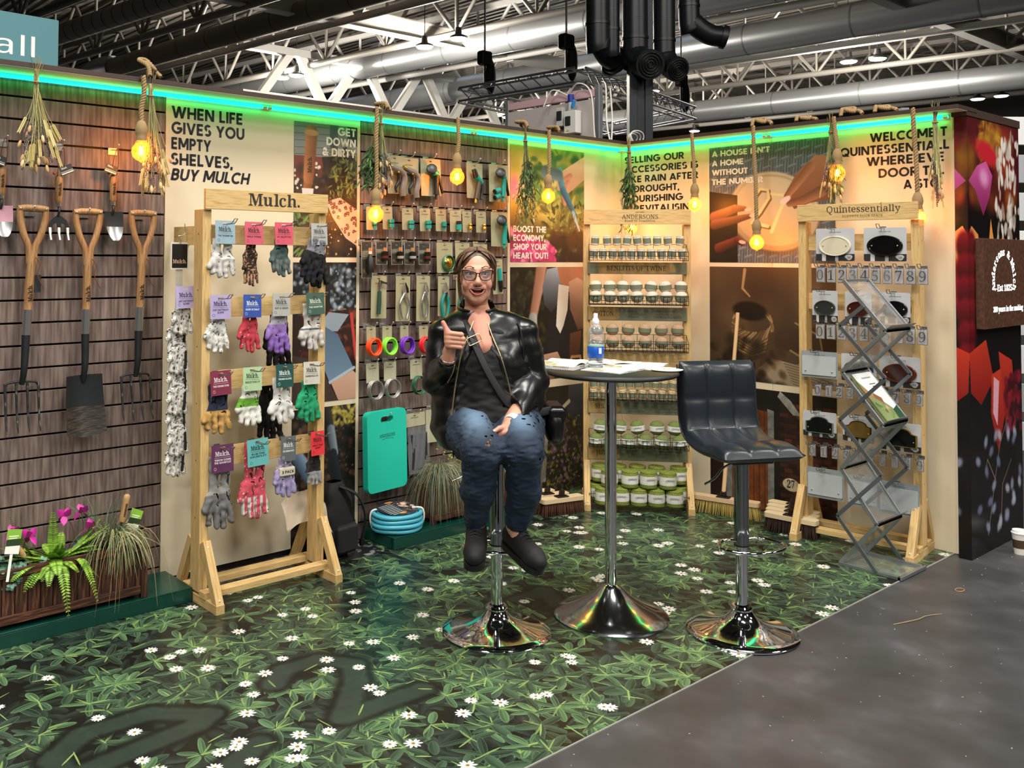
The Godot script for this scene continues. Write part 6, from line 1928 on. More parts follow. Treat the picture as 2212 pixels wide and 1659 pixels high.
	for s in [-1.0, 1.0]:
		var cl := []
		for i in 9:
			var a := 0.45 + 1.5 * i / 8.0
			cl.append(Vector3(-0.091 + s * sin(a) * 0.083, 1.408 + 0.018 * i / 8.0, -0.008 + cos(a) * 0.083))
		obj("collar_edge", B.new().tube(cl, 0.006, 8, true), leather("jacket", "0c0d0e", 0.3), t)
	obj("shirt_cuff", B.new().lathe([Vector2(0.033, 0.0), Vector2(0.0365, 0.004), Vector2(0.036, 0.03), Vector2(0.03, 0.034)], 20, Vector3(0.034, 0.955, 0.252), Basis(Quaternion(Vector3.UP, Vector3(0.62, 0.3, -0.72).normalized()))), M("dfe0da", 0.7), t)
	obj("bracelet", B.new().tube(ringpts(Vector3(-0.2245, 1.218, 0.204), Vector3(0.1, 0.85, 0.5), 0.031), 0.002, 6, false), M("c8ccd0", 0.2, 1.0), t)
	obj("necklace", B.new().tube(spline([Vector3(-0.148, 1.405, 0.02), Vector3(-0.12, 1.37, 0.058), Vector3(-0.085, 1.352, 0.072), Vector3(-0.05, 1.372, 0.06), Vector3(-0.035, 1.405, 0.02)], 6), 0.0014, 5, false), gold, t)
	for s in [-1.0, 1.0]: obj("earring", B.new().ell(Vector3(-0.096 + s * 0.078, 1.522, 0.022), Vector3(0.003, 0.007, 0.003), 8, 6), M("c8a878", 0.2, 1.0), t)
	# jeans
	var q := F.new(Vector3(-0.31, 0.52, -0.16), Vector3(0.25, 1.04, 0.5), 0.0085)
	q.cap(Vector3(-0.15, 0.915, 0.02), Vector3(-0.092, 0.868, 0.385), 0.122, 0.082, 0.05).cap(Vector3(0.085, 0.915, 0.01), Vector3(0.069, 0.872, 0.385), 0.122, 0.082, 0.04)
	q.cap(Vector3(-0.15, 0.94, -0.01), Vector3(0.08, 0.94, -0.01), 0.115, 0.115, 0.05)
	q.cap(Vector3(-0.092, 0.862, 0.388), Vector3(-0.107, 0.7, 0.335), 0.078, 0.068, 0.02).cap(Vector3(-0.107, 0.7, 0.335), Vector3(-0.11, 0.575, 0.29), 0.066, 0.048, 0.02)
	q.cap(Vector3(0.069, 0.866, 0.388), Vector3(0.082, 0.7, 0.32), 0.078, 0.07, 0.02).cap(Vector3(0.082, 0.7, 0.32), Vector3(0.06, 0.562, 0.262), 0.068, 0.05, 0.02)
	q.ripple(0.006, 13.0, 5).ripple(0.004, 34.0, 6, Vector3(0.5, 2.0, 1.0))
	var qb := B.new()
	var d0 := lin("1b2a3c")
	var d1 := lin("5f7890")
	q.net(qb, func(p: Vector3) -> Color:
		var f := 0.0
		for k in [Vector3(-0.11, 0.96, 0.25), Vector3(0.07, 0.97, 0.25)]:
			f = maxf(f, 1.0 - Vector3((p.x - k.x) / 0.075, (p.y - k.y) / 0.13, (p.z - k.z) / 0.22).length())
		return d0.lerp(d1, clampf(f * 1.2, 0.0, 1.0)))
	var den := VC(0.8, 0.0, "denim")
	den.normal_enabled = true
	den.normal_texture = noise_tex("leathern", 0.05, 4, [], 512, FastNoiseLite.TYPE_SIMPLEX_SMOOTH, 3.0)
	den.normal_scale = 0.12
	den.uv1_triplanar = true
	den.uv1_scale = Vector3(9, 9, 9)
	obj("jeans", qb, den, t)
	for s in [[-0.172, -0.152], [0.002, 0.01]]: obj("jeans_seam", B.new().tube(spline([Vector3(s[0] - 0.02 if s[0] < -0.1 else s[0] - 0.01, 0.955, 0.1), Vector3(s[0], 0.9, 0.3), Vector3(s[1], 0.82, 0.43)], 6), 0.0016, 5), M("55667a", 0.8), t)
	# trainers
	var bl := M("0a0a0b", 0.7)
	var shoes := [[Vector3(-0.103, 0.5, 0.232), Vector3(-0.122, 0.462, 0.375), Vector3(-0.109, 0.55, 0.275)], [Vector3(0.04, 0.482, 0.205), Vector3(0.123, 0.434, 0.345), Vector3(0.062, 0.54, 0.25)]]
	for s in shoes:
		var a: Vector3 = s[0]
		var e: Vector3 = s[1]
		var an: Vector3 = s[2]
		var fd := (e - a).normalized()
		var f := F.new(a.min(e).min(an) - Vector3(0.07, 0.075, 0.07), a.max(e).max(an) + Vector3(0.07, 0.06, 0.08), 0.006)
		f.cap(a, e, 0.037, 0.04, 0.02).cap(e, e + fd * 0.03, 0.041, 0.032, 0.015).cap(a.lerp(an, 0.35), an, 0.036, 0.043, 0.025).cap(a.lerp(e, 0.25) + Vector3(0, 0.02, 0), e, 0.04, 0.036, 0.02)
		f.cap(an + Vector3(0, 0.005, 0), an + Vector3(0, 0.06, -0.005), 0.037, 0.05, 0.004, true)
		var sb := B.new()
		f.net(sb)
		var sh := obj("shoe", sb, M("0d0d0e", 0.75), t)
		var up := fd.cross(Vector3.UP.cross(fd)).normalized()
		var x := Vector3.UP.cross(fd).normalized()
		var so := B.new()
		so.prism(rrect(0.086, 0.245, 0.042, 5), -0.012, 0.012, Basis(x, fd, x.cross(fd)), a.lerp(e, 0.56) - up * 0.036)
		obj("sole", so, M("070708", 0.6), sh)
		for k in 5: obj("lace", B.new().tube(spline([a.lerp(e, 0.45 + 0.09 * k) + x * -0.024 + up * (0.052 - 0.004 * k), a.lerp(e, 0.45 + 0.09 * k) + up * (0.064 - 0.005 * k), a.lerp(e, 0.45 + 0.09 * k) + x * 0.024 + up * (0.052 - 0.004 * k)], 4), 0.0024, 5), M("151516", 0.7), sh)
	# the handbag at her side hangs from a strap across her chest
	var hb := thing("handbag", "black leather handbag on a chest strap with gold buckle", "handbag", Vector3(-2.76, 0, 1.467), YAW)
	var bag := B.new()
	surf(bag, 24, 14, func(u: float, v: float) -> Vector3:
		var a := TAU * u
		var y := v
		var r := pow(clampf(4.0 * (v * 0.94 + 0.03) * (1.0 - (v * 0.94 + 0.03)), 0.0, 1.0), 0.3)
		return Vector3(0.252 + signf(cos(a)) * pow(absf(cos(a)), 0.7) * 0.042 * r, 0.83 + 0.165 * y, -0.01 + signf(sin(a)) * pow(absf(sin(a)), 0.7) * 0.105 * r))
	obj("bag_body", bag, leather("bag", "0b0b0c", 0.32), hb)
	obj("bag_flap", B.new().box(Vector3(0.255, 0.965, -0.01), Vector3(0.092, 0.07, 0.2), 0.025), leather("bag", "0b0b0c", 0.32), hb)
	obj("flap_piping", B.new().tube(spline([Vector3(0.3, 0.94, -0.1), Vector3(0.305, 0.928, 0.0), Vector3(0.3, 0.94, 0.09)], 5), 0.004, 6), M("1c1c1e", 0.3), hb)
	obj("strap", B.new().tube(spline([Vector3(-0.14, 1.37, 0.07), Vector3(-0.118, 1.30, 0.134), Vector3(-0.075, 1.2, 0.166), Vector3(-0.02, 1.1, 0.17), Vector3(0.04, 1.02, 0.158), Vector3(0.14, 0.98, 0.12), Vector3(0.23, 0.98, 0.06)], 6), 0.018, 8, true, 0.18), M("0b0b0d", 0.6), hb)
	var bk := rrect(0.058, 0.036, 0.006, 3)
	var bp := []
	for p in bk: bp.append(Vector3(p.x, p.y, 0))
	bp.append(bp[0])
	var bo := obj("buckle", B.new().tube(bp, 0.0024, 6, false), M("d8bf94", 0.2, 1.0), hb)
	bo.transform = Transform3D(Basis(Vector3(0, 1, 0), 0.0) * Basis(Vector3(0, 0, 1), 0.42) * Basis(Vector3(1, 0, 0), -0.5), Vector3(-0.112, 1.292, 0.147))

func ringpts(ce: Vector3, ax: Vector3, r: float) -> Array:
	var a := ax.normalized()
	var u := a.cross(Vector3.RIGHT).normalized()
	var w := a.cross(u)
	var p := []
	for i in 25: p.append(ce + (u * cos(TAU * i / 24) + w * sin(TAU * i / 24)) * r)
	return p

# ---------------------------------------------------------------- tools on the left slatwall
func wall_hook(at: Vector3, label: String, l := 0.1, turn := 0.0, plate := 0.045) -> Node3D:
	var t := thing("display_hook", label, "display hook", at, turn, "hooks on the slatwall")
	var m := M("c3c5c6", 0.3, 0.8)
	obj("hook_plate", B.new().box(Vector3(0, -0.012, 0.003), Vector3(plate, 0.034, 0.004), 0.001), m, t)
	obj("prong", B.new().tube(spline([Vector3(0, -0.004, 0.004), Vector3(0, -0.01, l * 0.8), Vector3(0, 0.004, l), Vector3(0, 0.012, l * 1.08)], 4), 0.0028, 6), m, t)
	obj("prong_tip", B.new().ell(Vector3(0, 0.013, l * 1.085), Vector3(0.005, 0.005, 0.005), 8, 6), m, t)
	return t

func ash() -> StandardMaterial3D:
	return MT("ash", noise_tex("ash", 0.014, 4, [[0.0, "7a5632"], [0.45, "9a7248"], [0.7, "a9845a"], [1.0, "6a4a2c"]]), Vector3(11, 1.0, 11), 0.5)

func long_tool(label: String, at: Vector3, spade: bool, tilt: float, lace: bool):
	var t := thing("garden_spade" if spade else "digging_fork", label, "spade" if spade else "garden fork", at)
	t.rotation.z = tilt
	var wood := ash()
	var steel := M("25292b", 0.5, 0.5)
	obj("grip", B.new().tube([Vector3(-0.066, 0, 0), Vector3(-0.03, 0.003, 0), Vector3(0.03, 0.003, 0), Vector3(0.066, 0, 0)], [0.014, 0.0165, 0.0165, 0.014], 12), wood, t)
	for s in [-1, 1]:
		obj("yoke_arm", B.new().tube(spline([Vector3(s * 0.056, 0.006, 0), Vector3(s * 0.054, -0.05, 0), Vector3(s * 0.036, -0.12, 0), Vector3(s * 0.014, -0.175, 0), Vector3(s * 0.008, -0.25, 0)], 5), 0.0125, 10, true, 1.25), wood, t)
		obj("rivet", B.new().ell(Vector3(s * 0.056, 0.0, 0.0155), Vector3(0.005, 0.005, 0.003), 8, 6), M("c8c8c4", 0.25, 0.9), t)
	obj("shaft", B.new().tube([Vector3(0, -0.2, 0), Vector3(-0.006, -0.34, 0.002), Vector3(-0.012, -0.475, 0.004)], [0.018, 0.0195, 0.0185], 14), wood, t)
	words(t, "Mulch.", Vector3(-0.0065, -0.38, 0.0225), 0.019, M("1c130c", 0.6), f_serifb, 1, 0.075, Vector3(0, 0, PI / 2 + 0.04))
	obj("socket", B.new().tube([Vector3(-0.012, -0.455, 0.004), Vector3(-0.017, -0.57, 0.006)], [0.0205, 0.0195], 16), M("b9bbbb", 0.28, 0.9), t)
	obj("neck", B.new().tube(spline([Vector3(-0.017, -0.565, 0.006), Vector3(-0.02, -0.66, 0.012), Vector3(-0.024, -0.73, 0.016), Vector3(-0.028, -0.79, 0.004)], 5), [0.0185, 0.0183, 0.018, 0.0178, 0.0175, 0.017, 0.0168, 0.0165, 0.016, 0.0155, 0.015, 0.0145, 0.014, 0.0132, 0.0125, 0.012], 12), steel, t)
	if spade:
		for k in 2:
			var b := B.new()
			var y0: float = [-0.76, -0.905][k]
			var y1: float = [-0.905, -1.045][k]
			for s in [1.0, -1.0]:
				surf(b, 8, 10, func(u: float, v: float) -> Vector3:
					var y := lerpf(y0, y1, v)
					if k == 1 and v > 0.85: y += 0.02 * pow(absf(u * 2.0 - 1.0), 2.0) * (v - 0.85) / 0.15
					var w := lerpf(0.083, 0.094, (y + 0.76) / -0.285)
					var x := (u * 2.0 - 1.0) * w
					return Vector3(x - 0.03, y, 0.006 + s * 0.0012 + 6.0 * x * x * 0.6 + 0.03 * pow((y + 0.76) / -0.285, 2.0)), s < 0.0)
			var mm: StandardMaterial3D = steel
			if k == 1: mm = MT("scuffed", noise_tex("scuff", 0.02, 4, [[0.0, "33302c"], [0.5, "4a4640"], [1.0, "6a645c"]], 256), Vector3(3, 22, 3), 0.4, 0.6)
			obj("blade" if k == 0 else "bare_blade_edge", b, mm, t)
	else:
		obj("crossbar", B.new().tube(spline([Vector3(-0.1, -0.8, 0.004), Vector3(-0.085, -0.782, 0.004), Vector3(-0.03, -0.778, 0.004), Vector3(0.03, -0.782, 0.004), Vector3(0.044, -0.8, 0.004)], 4), 0.0075, 8, true, 0.7), steel, t)
		for i in 4:
			var x := -0.1 + 0.048 * i
			obj("tine", B.new().tube(spline([Vector3(x, -0.785, 0.004), Vector3(x, -0.86, 0.016), Vector3(x + 0.001, -0.94, 0.03), Vector3(x + 0.002, -1.0, 0.05)], 5), [0.0065, 0.0064, 0.0063, 0.0062, 0.006, 0.0059, 0.0058, 0.0056, 0.0054, 0.0052, 0.005, 0.0048, 0.0044, 0.004, 0.0032, 0.002], 8), MT("tine", noise_tex("scuff2", 0.02, 2, [[0.0, "2a2c2d"], [0.6, "3c3e3f"], [1.0, "8a8a88"]], 128), Vector3(4, 8, 4), 0.4, 0.6), t)
	if lace:
		obj("leather_lace", B.new().tube(spline([Vector3(0.012, -0.22, 0.02), Vector3(0.03, -0.25, 0.022), Vector3(0.022, -0.3, 0.022), Vector3(0.05, -0.36, 0.024)], 5), 0.0022, 5), M("6a3418", 0.6), t)

func hand_tool(called: String, label: String, at: Vector3, pink: bool, fork: bool, tagx: float):
	var t := thing(called, label, "hand fork" if fork else "trowel", at)
	var steel := M("34383a", 0.45, 0.6)
	var shine := M("b4b6b8", 0.25, 0.9)
	obj("handle", B.new().lathe([Vector2(0, 0.0), Vector2(0.011, -0.003), Vector2(0.017, -0.018), Vector2(0.018, -0.05), Vector2(0.0155, -0.09), Vector2(0.0165, -0.12), Vector2(0.012, -0.132)], 16), ash(), t)
	words(t, "Mulch.", Vector3(0, -0.068, 0.0185), 0.013, M("1c130c", 0.6), f_serifb, 1, 0.06, Vector3(0, 0, PI / 2))
	obj("ferrule", B.new().tube([Vector3(0, -0.13, 0), Vector3(0, -0.15, 0)], 0.0122, 14), shine, t)
	obj("tang", B.new().tube(spline([Vector3(0, -0.148, 0), Vector3(-0.001, -0.17, 0.012), Vector3(-0.004, -0.195, 0.006)], 5), 0.006, 8), M("16181a", 0.5), t)
	obj("leather_loop", B.new().tube(spline([Vector3(-0.01, -0.005, 0.01), Vector3(-0.012, 0.06, 0.03), Vector3(0.0, 0.122, 0.05), Vector3(0.014, 0.06, 0.03), Vector3(0.012, -0.005, 0.01)], 5), 0.0018, 5), M("6a3418", 0.6), t)
	obj("leather_toggle", B.new().box(Vector3(-0.022, 0.006, 0.01), Vector3(0.02, 0.014, 0.012), 0.003, Basis(Vector3(0, 0, 1), 0.6)), M("8a4420", 0.6), t)
	var tg := obj("label_card", B.new().prism(rrect(0.06, 0.042, 0.002, 2), 0.0, 0.002), M("2c3438", 0.5), t)
	tg.position = Vector3(tagx, 0.022, 0.02)
	tg.rotation.z = 0.42 if tagx > 0.02 else -0.32
	obj("card_stripe", B.new().box(Vector3(0, -0.0135, 0.0021), Vector3(0.058, 0.006, 0.0006)).box(Vector3(0, -0.0055, 0.0021), Vector3(0.058, 0.002, 0.0006)), M("d8d8cc", 0.5), tg)
	words(tg, "Mulch.", Vector3(-0.008, 0.011, 0.0022), 0.008, M("dcdcd4", 0.5), f_serifb, 1, 0.028)
	if fork:
		var b := B.new()
		b.prism(PackedVector2Array([Vector2(-0.046, -0.245), Vector2(-0.04, -0.218), Vector2(-0.02, -0.198), Vector2(-0.004, -0.186), Vector2(0.014, -0.196), Vector2(0.036, -0.214), Vector2(0.046, -0.245), Vector2(0.034, -0.25), Vector2(0.026, -0.232), Vector2(0.01, -0.226), Vector2(0.008, -0.25), Vector2(-0.008, -0.25), Vector2(-0.01, -0.226), Vector2(-0.026, -0.232), Vector2(-0.034, -0.25)]), 0.004, 0.008)
		obj("fork_head", b, steel, t)
		for i in 3:
			var x := -0.04 + 0.04 * i
			obj("prong", B.new().beam(Vector3(x, -0.246, 0.006), Vector3(x * 1.0, -0.274, 0.01), 0.013, 0.005, 0.001, Vector3(0, 0, 1)).beam(Vector3(x, -0.274, 0.01), Vector3(x + 0.002, -0.305, 0.02), 0.009, 0.004, 0.001, Vector3(0, 0, 1)), M("d8d8d4", 0.3, 0.8), t)
	else:
		for k in 2:
			var b := B.new()
			for s in [1.0, -1.0]:
				surf(b, 10, 10, func(u: float, v: float) -> Vector3:
					var q := v * 0.5 + 0.5 * k
					var w := 0.047 * (1.0 - 0.16 * q) * pow(1.0 - pow(q, 4.0), 0.6)
					var x := (u * 2.0 - 1.0) * w
					return Vector3(x - 0.002 + 0.012 * q, -0.18 - q * 0.145, 0.006 + s * 0.001 + 4.0 * x * x + 0.02 * q * q), s < 0.0)
			var mm: StandardMaterial3D = steel if k == 0 else shine
			if pink and k == 0: mm = M("c99aa8", 0.4, 0.3)
			obj("blade" if k == 0 else "bright_tip", b, mm, t)

func build_tools():
	long_tool("digging fork hanging leftmost on the slatwall, with a dark label card", Vector3(-4.318, 1.853, 0.05), false, -0.012, true)
	long_tool("garden spade hanging between the two digging forks", Vector3(-4.068, 1.846, 0.05), true, 0.02, true)
	long_tool("digging fork hanging beside the cream panel, right of the spade", Vector3(-3.797, 1.848, 0.05), false, 0.0, true)
	tag(obj("label_card", B.new().box(Vector3(-4.296, 1.515, 0.06), Vector3(0.03, 0.08, 0.003), 0.001), M("1e2124", 0.5)), "dark label card hanging from the leftmost digging fork", "label card")
	hand_tool("hand_fork", "three pronged hand fork with wooden handle above the spade", Vector3(-4.2, 2.018, 0.04), false, true, 0.026)
	hand_tool("hand_trowel", "grey hand trowel with wooden handle near the warm bulb", Vector3(-3.944, 2.034, 0.04), false, false, -0.018)
	hand_tool("hand_trowel", "hand trowel with a pink painted blade at the left edge", Vector3(-4.452, 2.044, 0.04), true, false, -0.02)
	for q in [[-4.441, 2.16, "hook holding the pink trowel"], [-4.195, 2.16, "hook holding the hand fork"], [-3.935, 2.16, "hook holding the grey trowel"], [-4.32, 1.85, "hook holding the leftmost digging fork"], [-4.07, 1.85, "hook holding the spade"], [-3.80, 1.85, "hook holding the digging fork beside the cream panel"]]:
		wall_hook(Vector3(q[0], q[1], 0.0005), "chrome slatwall " + q[2], 0.075)

# ---------------------------------------------------------------- pine display frames: all three are the same make
func frame(label: String, at: Vector3, turn: float, rails: Array, w := 0.705, back := true) -> Node3D:
	var t := thing("display_stand", label, "display stand", at, turn)
	var v := wood_pale(1)
	var h := wood_pale(0)
	var d := wood_pale(2)
	for s in [-1, 1]:
		obj("post", B.new().box(Vector3(s * (w / 2 - 0.0225), 0.962, 0.022), Vector3(0.045, 1.81, 0.045), 0.002), v, t)
		obj("post", B.new().box(Vector3(s * (w / 2 - 0.0225), 0.962, -0.024), Vector3(0.045, 1.81, 0.045), 0.002), v, t)
		for k in 6: obj("screw_hole", B.new().box(Vector3(s * (w / 2) + s * 0.0003, 0.4 + k * 0.27, 0.0), Vector3(0.001, 0.006, 0.006)), M("4a3620", 0.8), t)
		obj("foot", B.new().box(Vector3(s * (w / 2 - 0.0225), 0.022, 0.0), Vector3(0.044, 0.044, 0.44), 0.002), d, t)
		for q in ([1, -1] if back else [1]):
			var b := B.new()
			var x: float = s * (w / 2 - 0.0225)
			b.beam(Vector3(x, 0.295, q * 0.06), Vector3(x, 0.03, q * 0.2), 0.044, 0.04, 0.002, Vector3.RIGHT)
			obj("brace", b, v, t)
			if q == 1:
				for yy in [[0.275, 0.094], [0.06, 0.21]]: obj("screw", B.new().ell(Vector3(x, yy[0], yy[1]), Vector3(0.006, 0.006, 0.004), 8, 6), M("d8d4c8", 0.4), t)
	obj("header", B.new().box(Vector3(0, 1.917, 0.056), Vector3(w - 0.005, 0.098, 0.022), 0.002), h, t)
	for q in [0.085, -0.085]: obj("beam", B.new().box(Vector3(0, 0.059, q), Vector3(w + 0.01, 0.03, 0.06), 0.002), h, t)
	for y in rails: obj("rail", B.new().box(Vector3(0, y, -0.004), Vector3(w - 0.09, 0.096, 0.02), 0.0015), h, t)
	return t

func prong(parent, p: Vector3, l := 0.16):
	var m := M("8d8f92", 0.3, 0.85)
	var b := B.new()
	for s in [-1, 1]: b.tube(spline([p + Vector3(s * 0.008, 0, 0), p + Vector3(s * 0.008, 0.0, l * 0.75), p + Vector3(s * 0.008, 0.012, l * 0.92), p + Vector3(s * 0.008, 0.022, l)], 3), 0.0022, 5)
	b.tube([p + Vector3(-0.008, 0.022, l), p + Vector3(0.008, 0.022, l)], 0.0022, 5)
	b.box(p + Vector3(0, 0, 0.002), Vector3(0.03, 0.02, 0.004))
	obj("hook", b, m, parent)

# one glove pack; origin at the top of its card. style: colours of the hand, the palm/fingers and the cuff, print colours
func glove_mesh(w: float, top: float, l: float, gaunt: bool, hand: Color, fing: Color, cuff: Color, dots: Array, dens: float, sd: int, mitt := false) -> B:
	var b := B.new()
	var k := w / 0.12
	var wrist := -top - (l - top) * (0.52 if gaunt else 0.3)
	var kn := -l + 0.085 * k
	var f := F.new(Vector3(-0.095 * k, -l - 0.012, -0.03), Vector3(0.095 * k, -top + 0.012, 0.03), 0.0046)
	var cw: float = w * (0.42 if gaunt else 0.34)
	f.cap(Vector3(-cw * 0.55, -top, 0), Vector3(-0.022 * k, wrist, 0), cw * 0.42, 0.02 * k, 0.02, false, 0.5).cap(Vector3(cw * 0.55, -top, 0), Vector3(0.022 * k, wrist, 0), cw * 0.42, 0.02 * k, 0.02, false, 0.5)
	f.cap(Vector3(-0.022 * k, wrist, 0), Vector3(-0.028 * k, kn, 0), 0.022 * k, 0.025 * k, 0.02, false, 0.62).cap(Vector3(0.022 * k, wrist, 0), Vector3(0.026 * k, kn, 0), 0.022 * k, 0.025 * k, 0.02, false, 0.62)
	var n := 2 if mitt else 4
	for i in n:
		var x: float = (-0.041 + 0.0272 * i) * k if not mitt else (-0.012 + 0.024 * i) * k
		var e: float = [0.02, 0.004, 0.0, 0.014][i] * k
		f.cap(Vector3(x, kn, 0.002), Vector3(x * 1.16, -l + 0.013 * k + e, 0.006 + 0.006 * (i % 2)), 0.0142 * k, 0.0122 * k, 0.006, false, 0.95)
	f.cap(Vector3(-0.044 * k, wrist - 0.01, 0.0), Vector3(-0.066 * k, (wrist + kn) * 0.5 - 0.025 * k, 0.012), 0.02 * k, 0.0135 * k, 0.012, false, 0.8)
	f.ripple(0.0045, 28.0, sd)
	var nz := FastNoiseLite.new()
	nz.seed = sd
	nz.noise_type = FastNoiseLite.TYPE_CELLULAR
	nz.frequency = 70.0 / k
	nz.cellular_return_type = FastNoiseLite.RETURN_CELL_VALUE
	var n2 := FastNoiseLite.new()
	n2.seed = sd; n2.frequency = 85.0; n2.noise_type = FastNoiseLite.TYPE_CELLULAR
	var hl := hand.srgb_to_linear()
	var fl := fing.srgb_to_linear()
	var cl := cuff.srgb_to_linear()
	f.net(b, func(p: Vector3) -> Color:
		var c := hl
		if p.y > wrist + 0.008: c = cl
		elif p.y < kn + 0.012 and absf(p.x) > -1.0: c = fl if int((p.x / k + 0.2) / 0.0136) % 2 == 0 or dens < 0.05 else hl
		if dens > 0.0 and p.z > -0.02 and (p.y > kn or c == hl):
			if n2.get_noise_3d(p.x, p.y, p.z * 0.4) < -1.0 + dens: c = (dots[int((nz.get_noise_3d(p.x, p.y, 0) * 0.5 + 0.5) * 0.999 * dots.size())] as Color).srgb_to_linear()
		return c)
	return b

func glove_pack(label: String, at: Vector3, card: String, ink: String, title: String, cw: float, ch: float, gm: B, extra = null) -> Node3D:
	var t := thing("glove_pack", label, "gloves", at)
	obj("glove", gm, VC(0.85, 0.0, "glove"), t)
	if extra != null: obj("glove", extra, VC(0.85, 0.0, "glove"), t)
	var hole := rrect(0.03, 0.008, 0.004, 3, Vector2(0, -0.014))
	var c := obj("header_card", B.new().prism(rrect(cw, ch, 0.002, 2, Vector2(0, -ch / 2)), 0.0, 0.0015, Basis.IDENTITY, Vector3.ZERO, [hole]), M(card, 0.5), t)
	c.position = Vector3(0, 0.008, 0.026)
	c.rotation = Vector3(-0.06, 0.05, rng.randf_range(-0.03, 0.03))
	var im := M(ink, 0.5)
	words(c, "Mulch.", Vector3(0, -0.043, 0.0016), 0.021, im, f_serifb, 1, cw * 0.66)
	obj("rule", B.new().box(Vector3(0, -0.06, 0.0016), Vector3(cw * 0.72, 0.001, 0.0006)), im, c)
	words(c, title, Vector3(0, -0.073 - 0.005 * title.count("\n"), 0.0016), 0.009, im, f_bold, 1, cw * (0.76 if title.length() > 9 else 0.6))
	obj("mark", B.new().tube(ringpts(Vector3(-cw * 0.34, -ch + 0.018, 0.0018), Vector3(0, 0, 1), 0.006), 0.0006, 4, false), im, c)
	return t

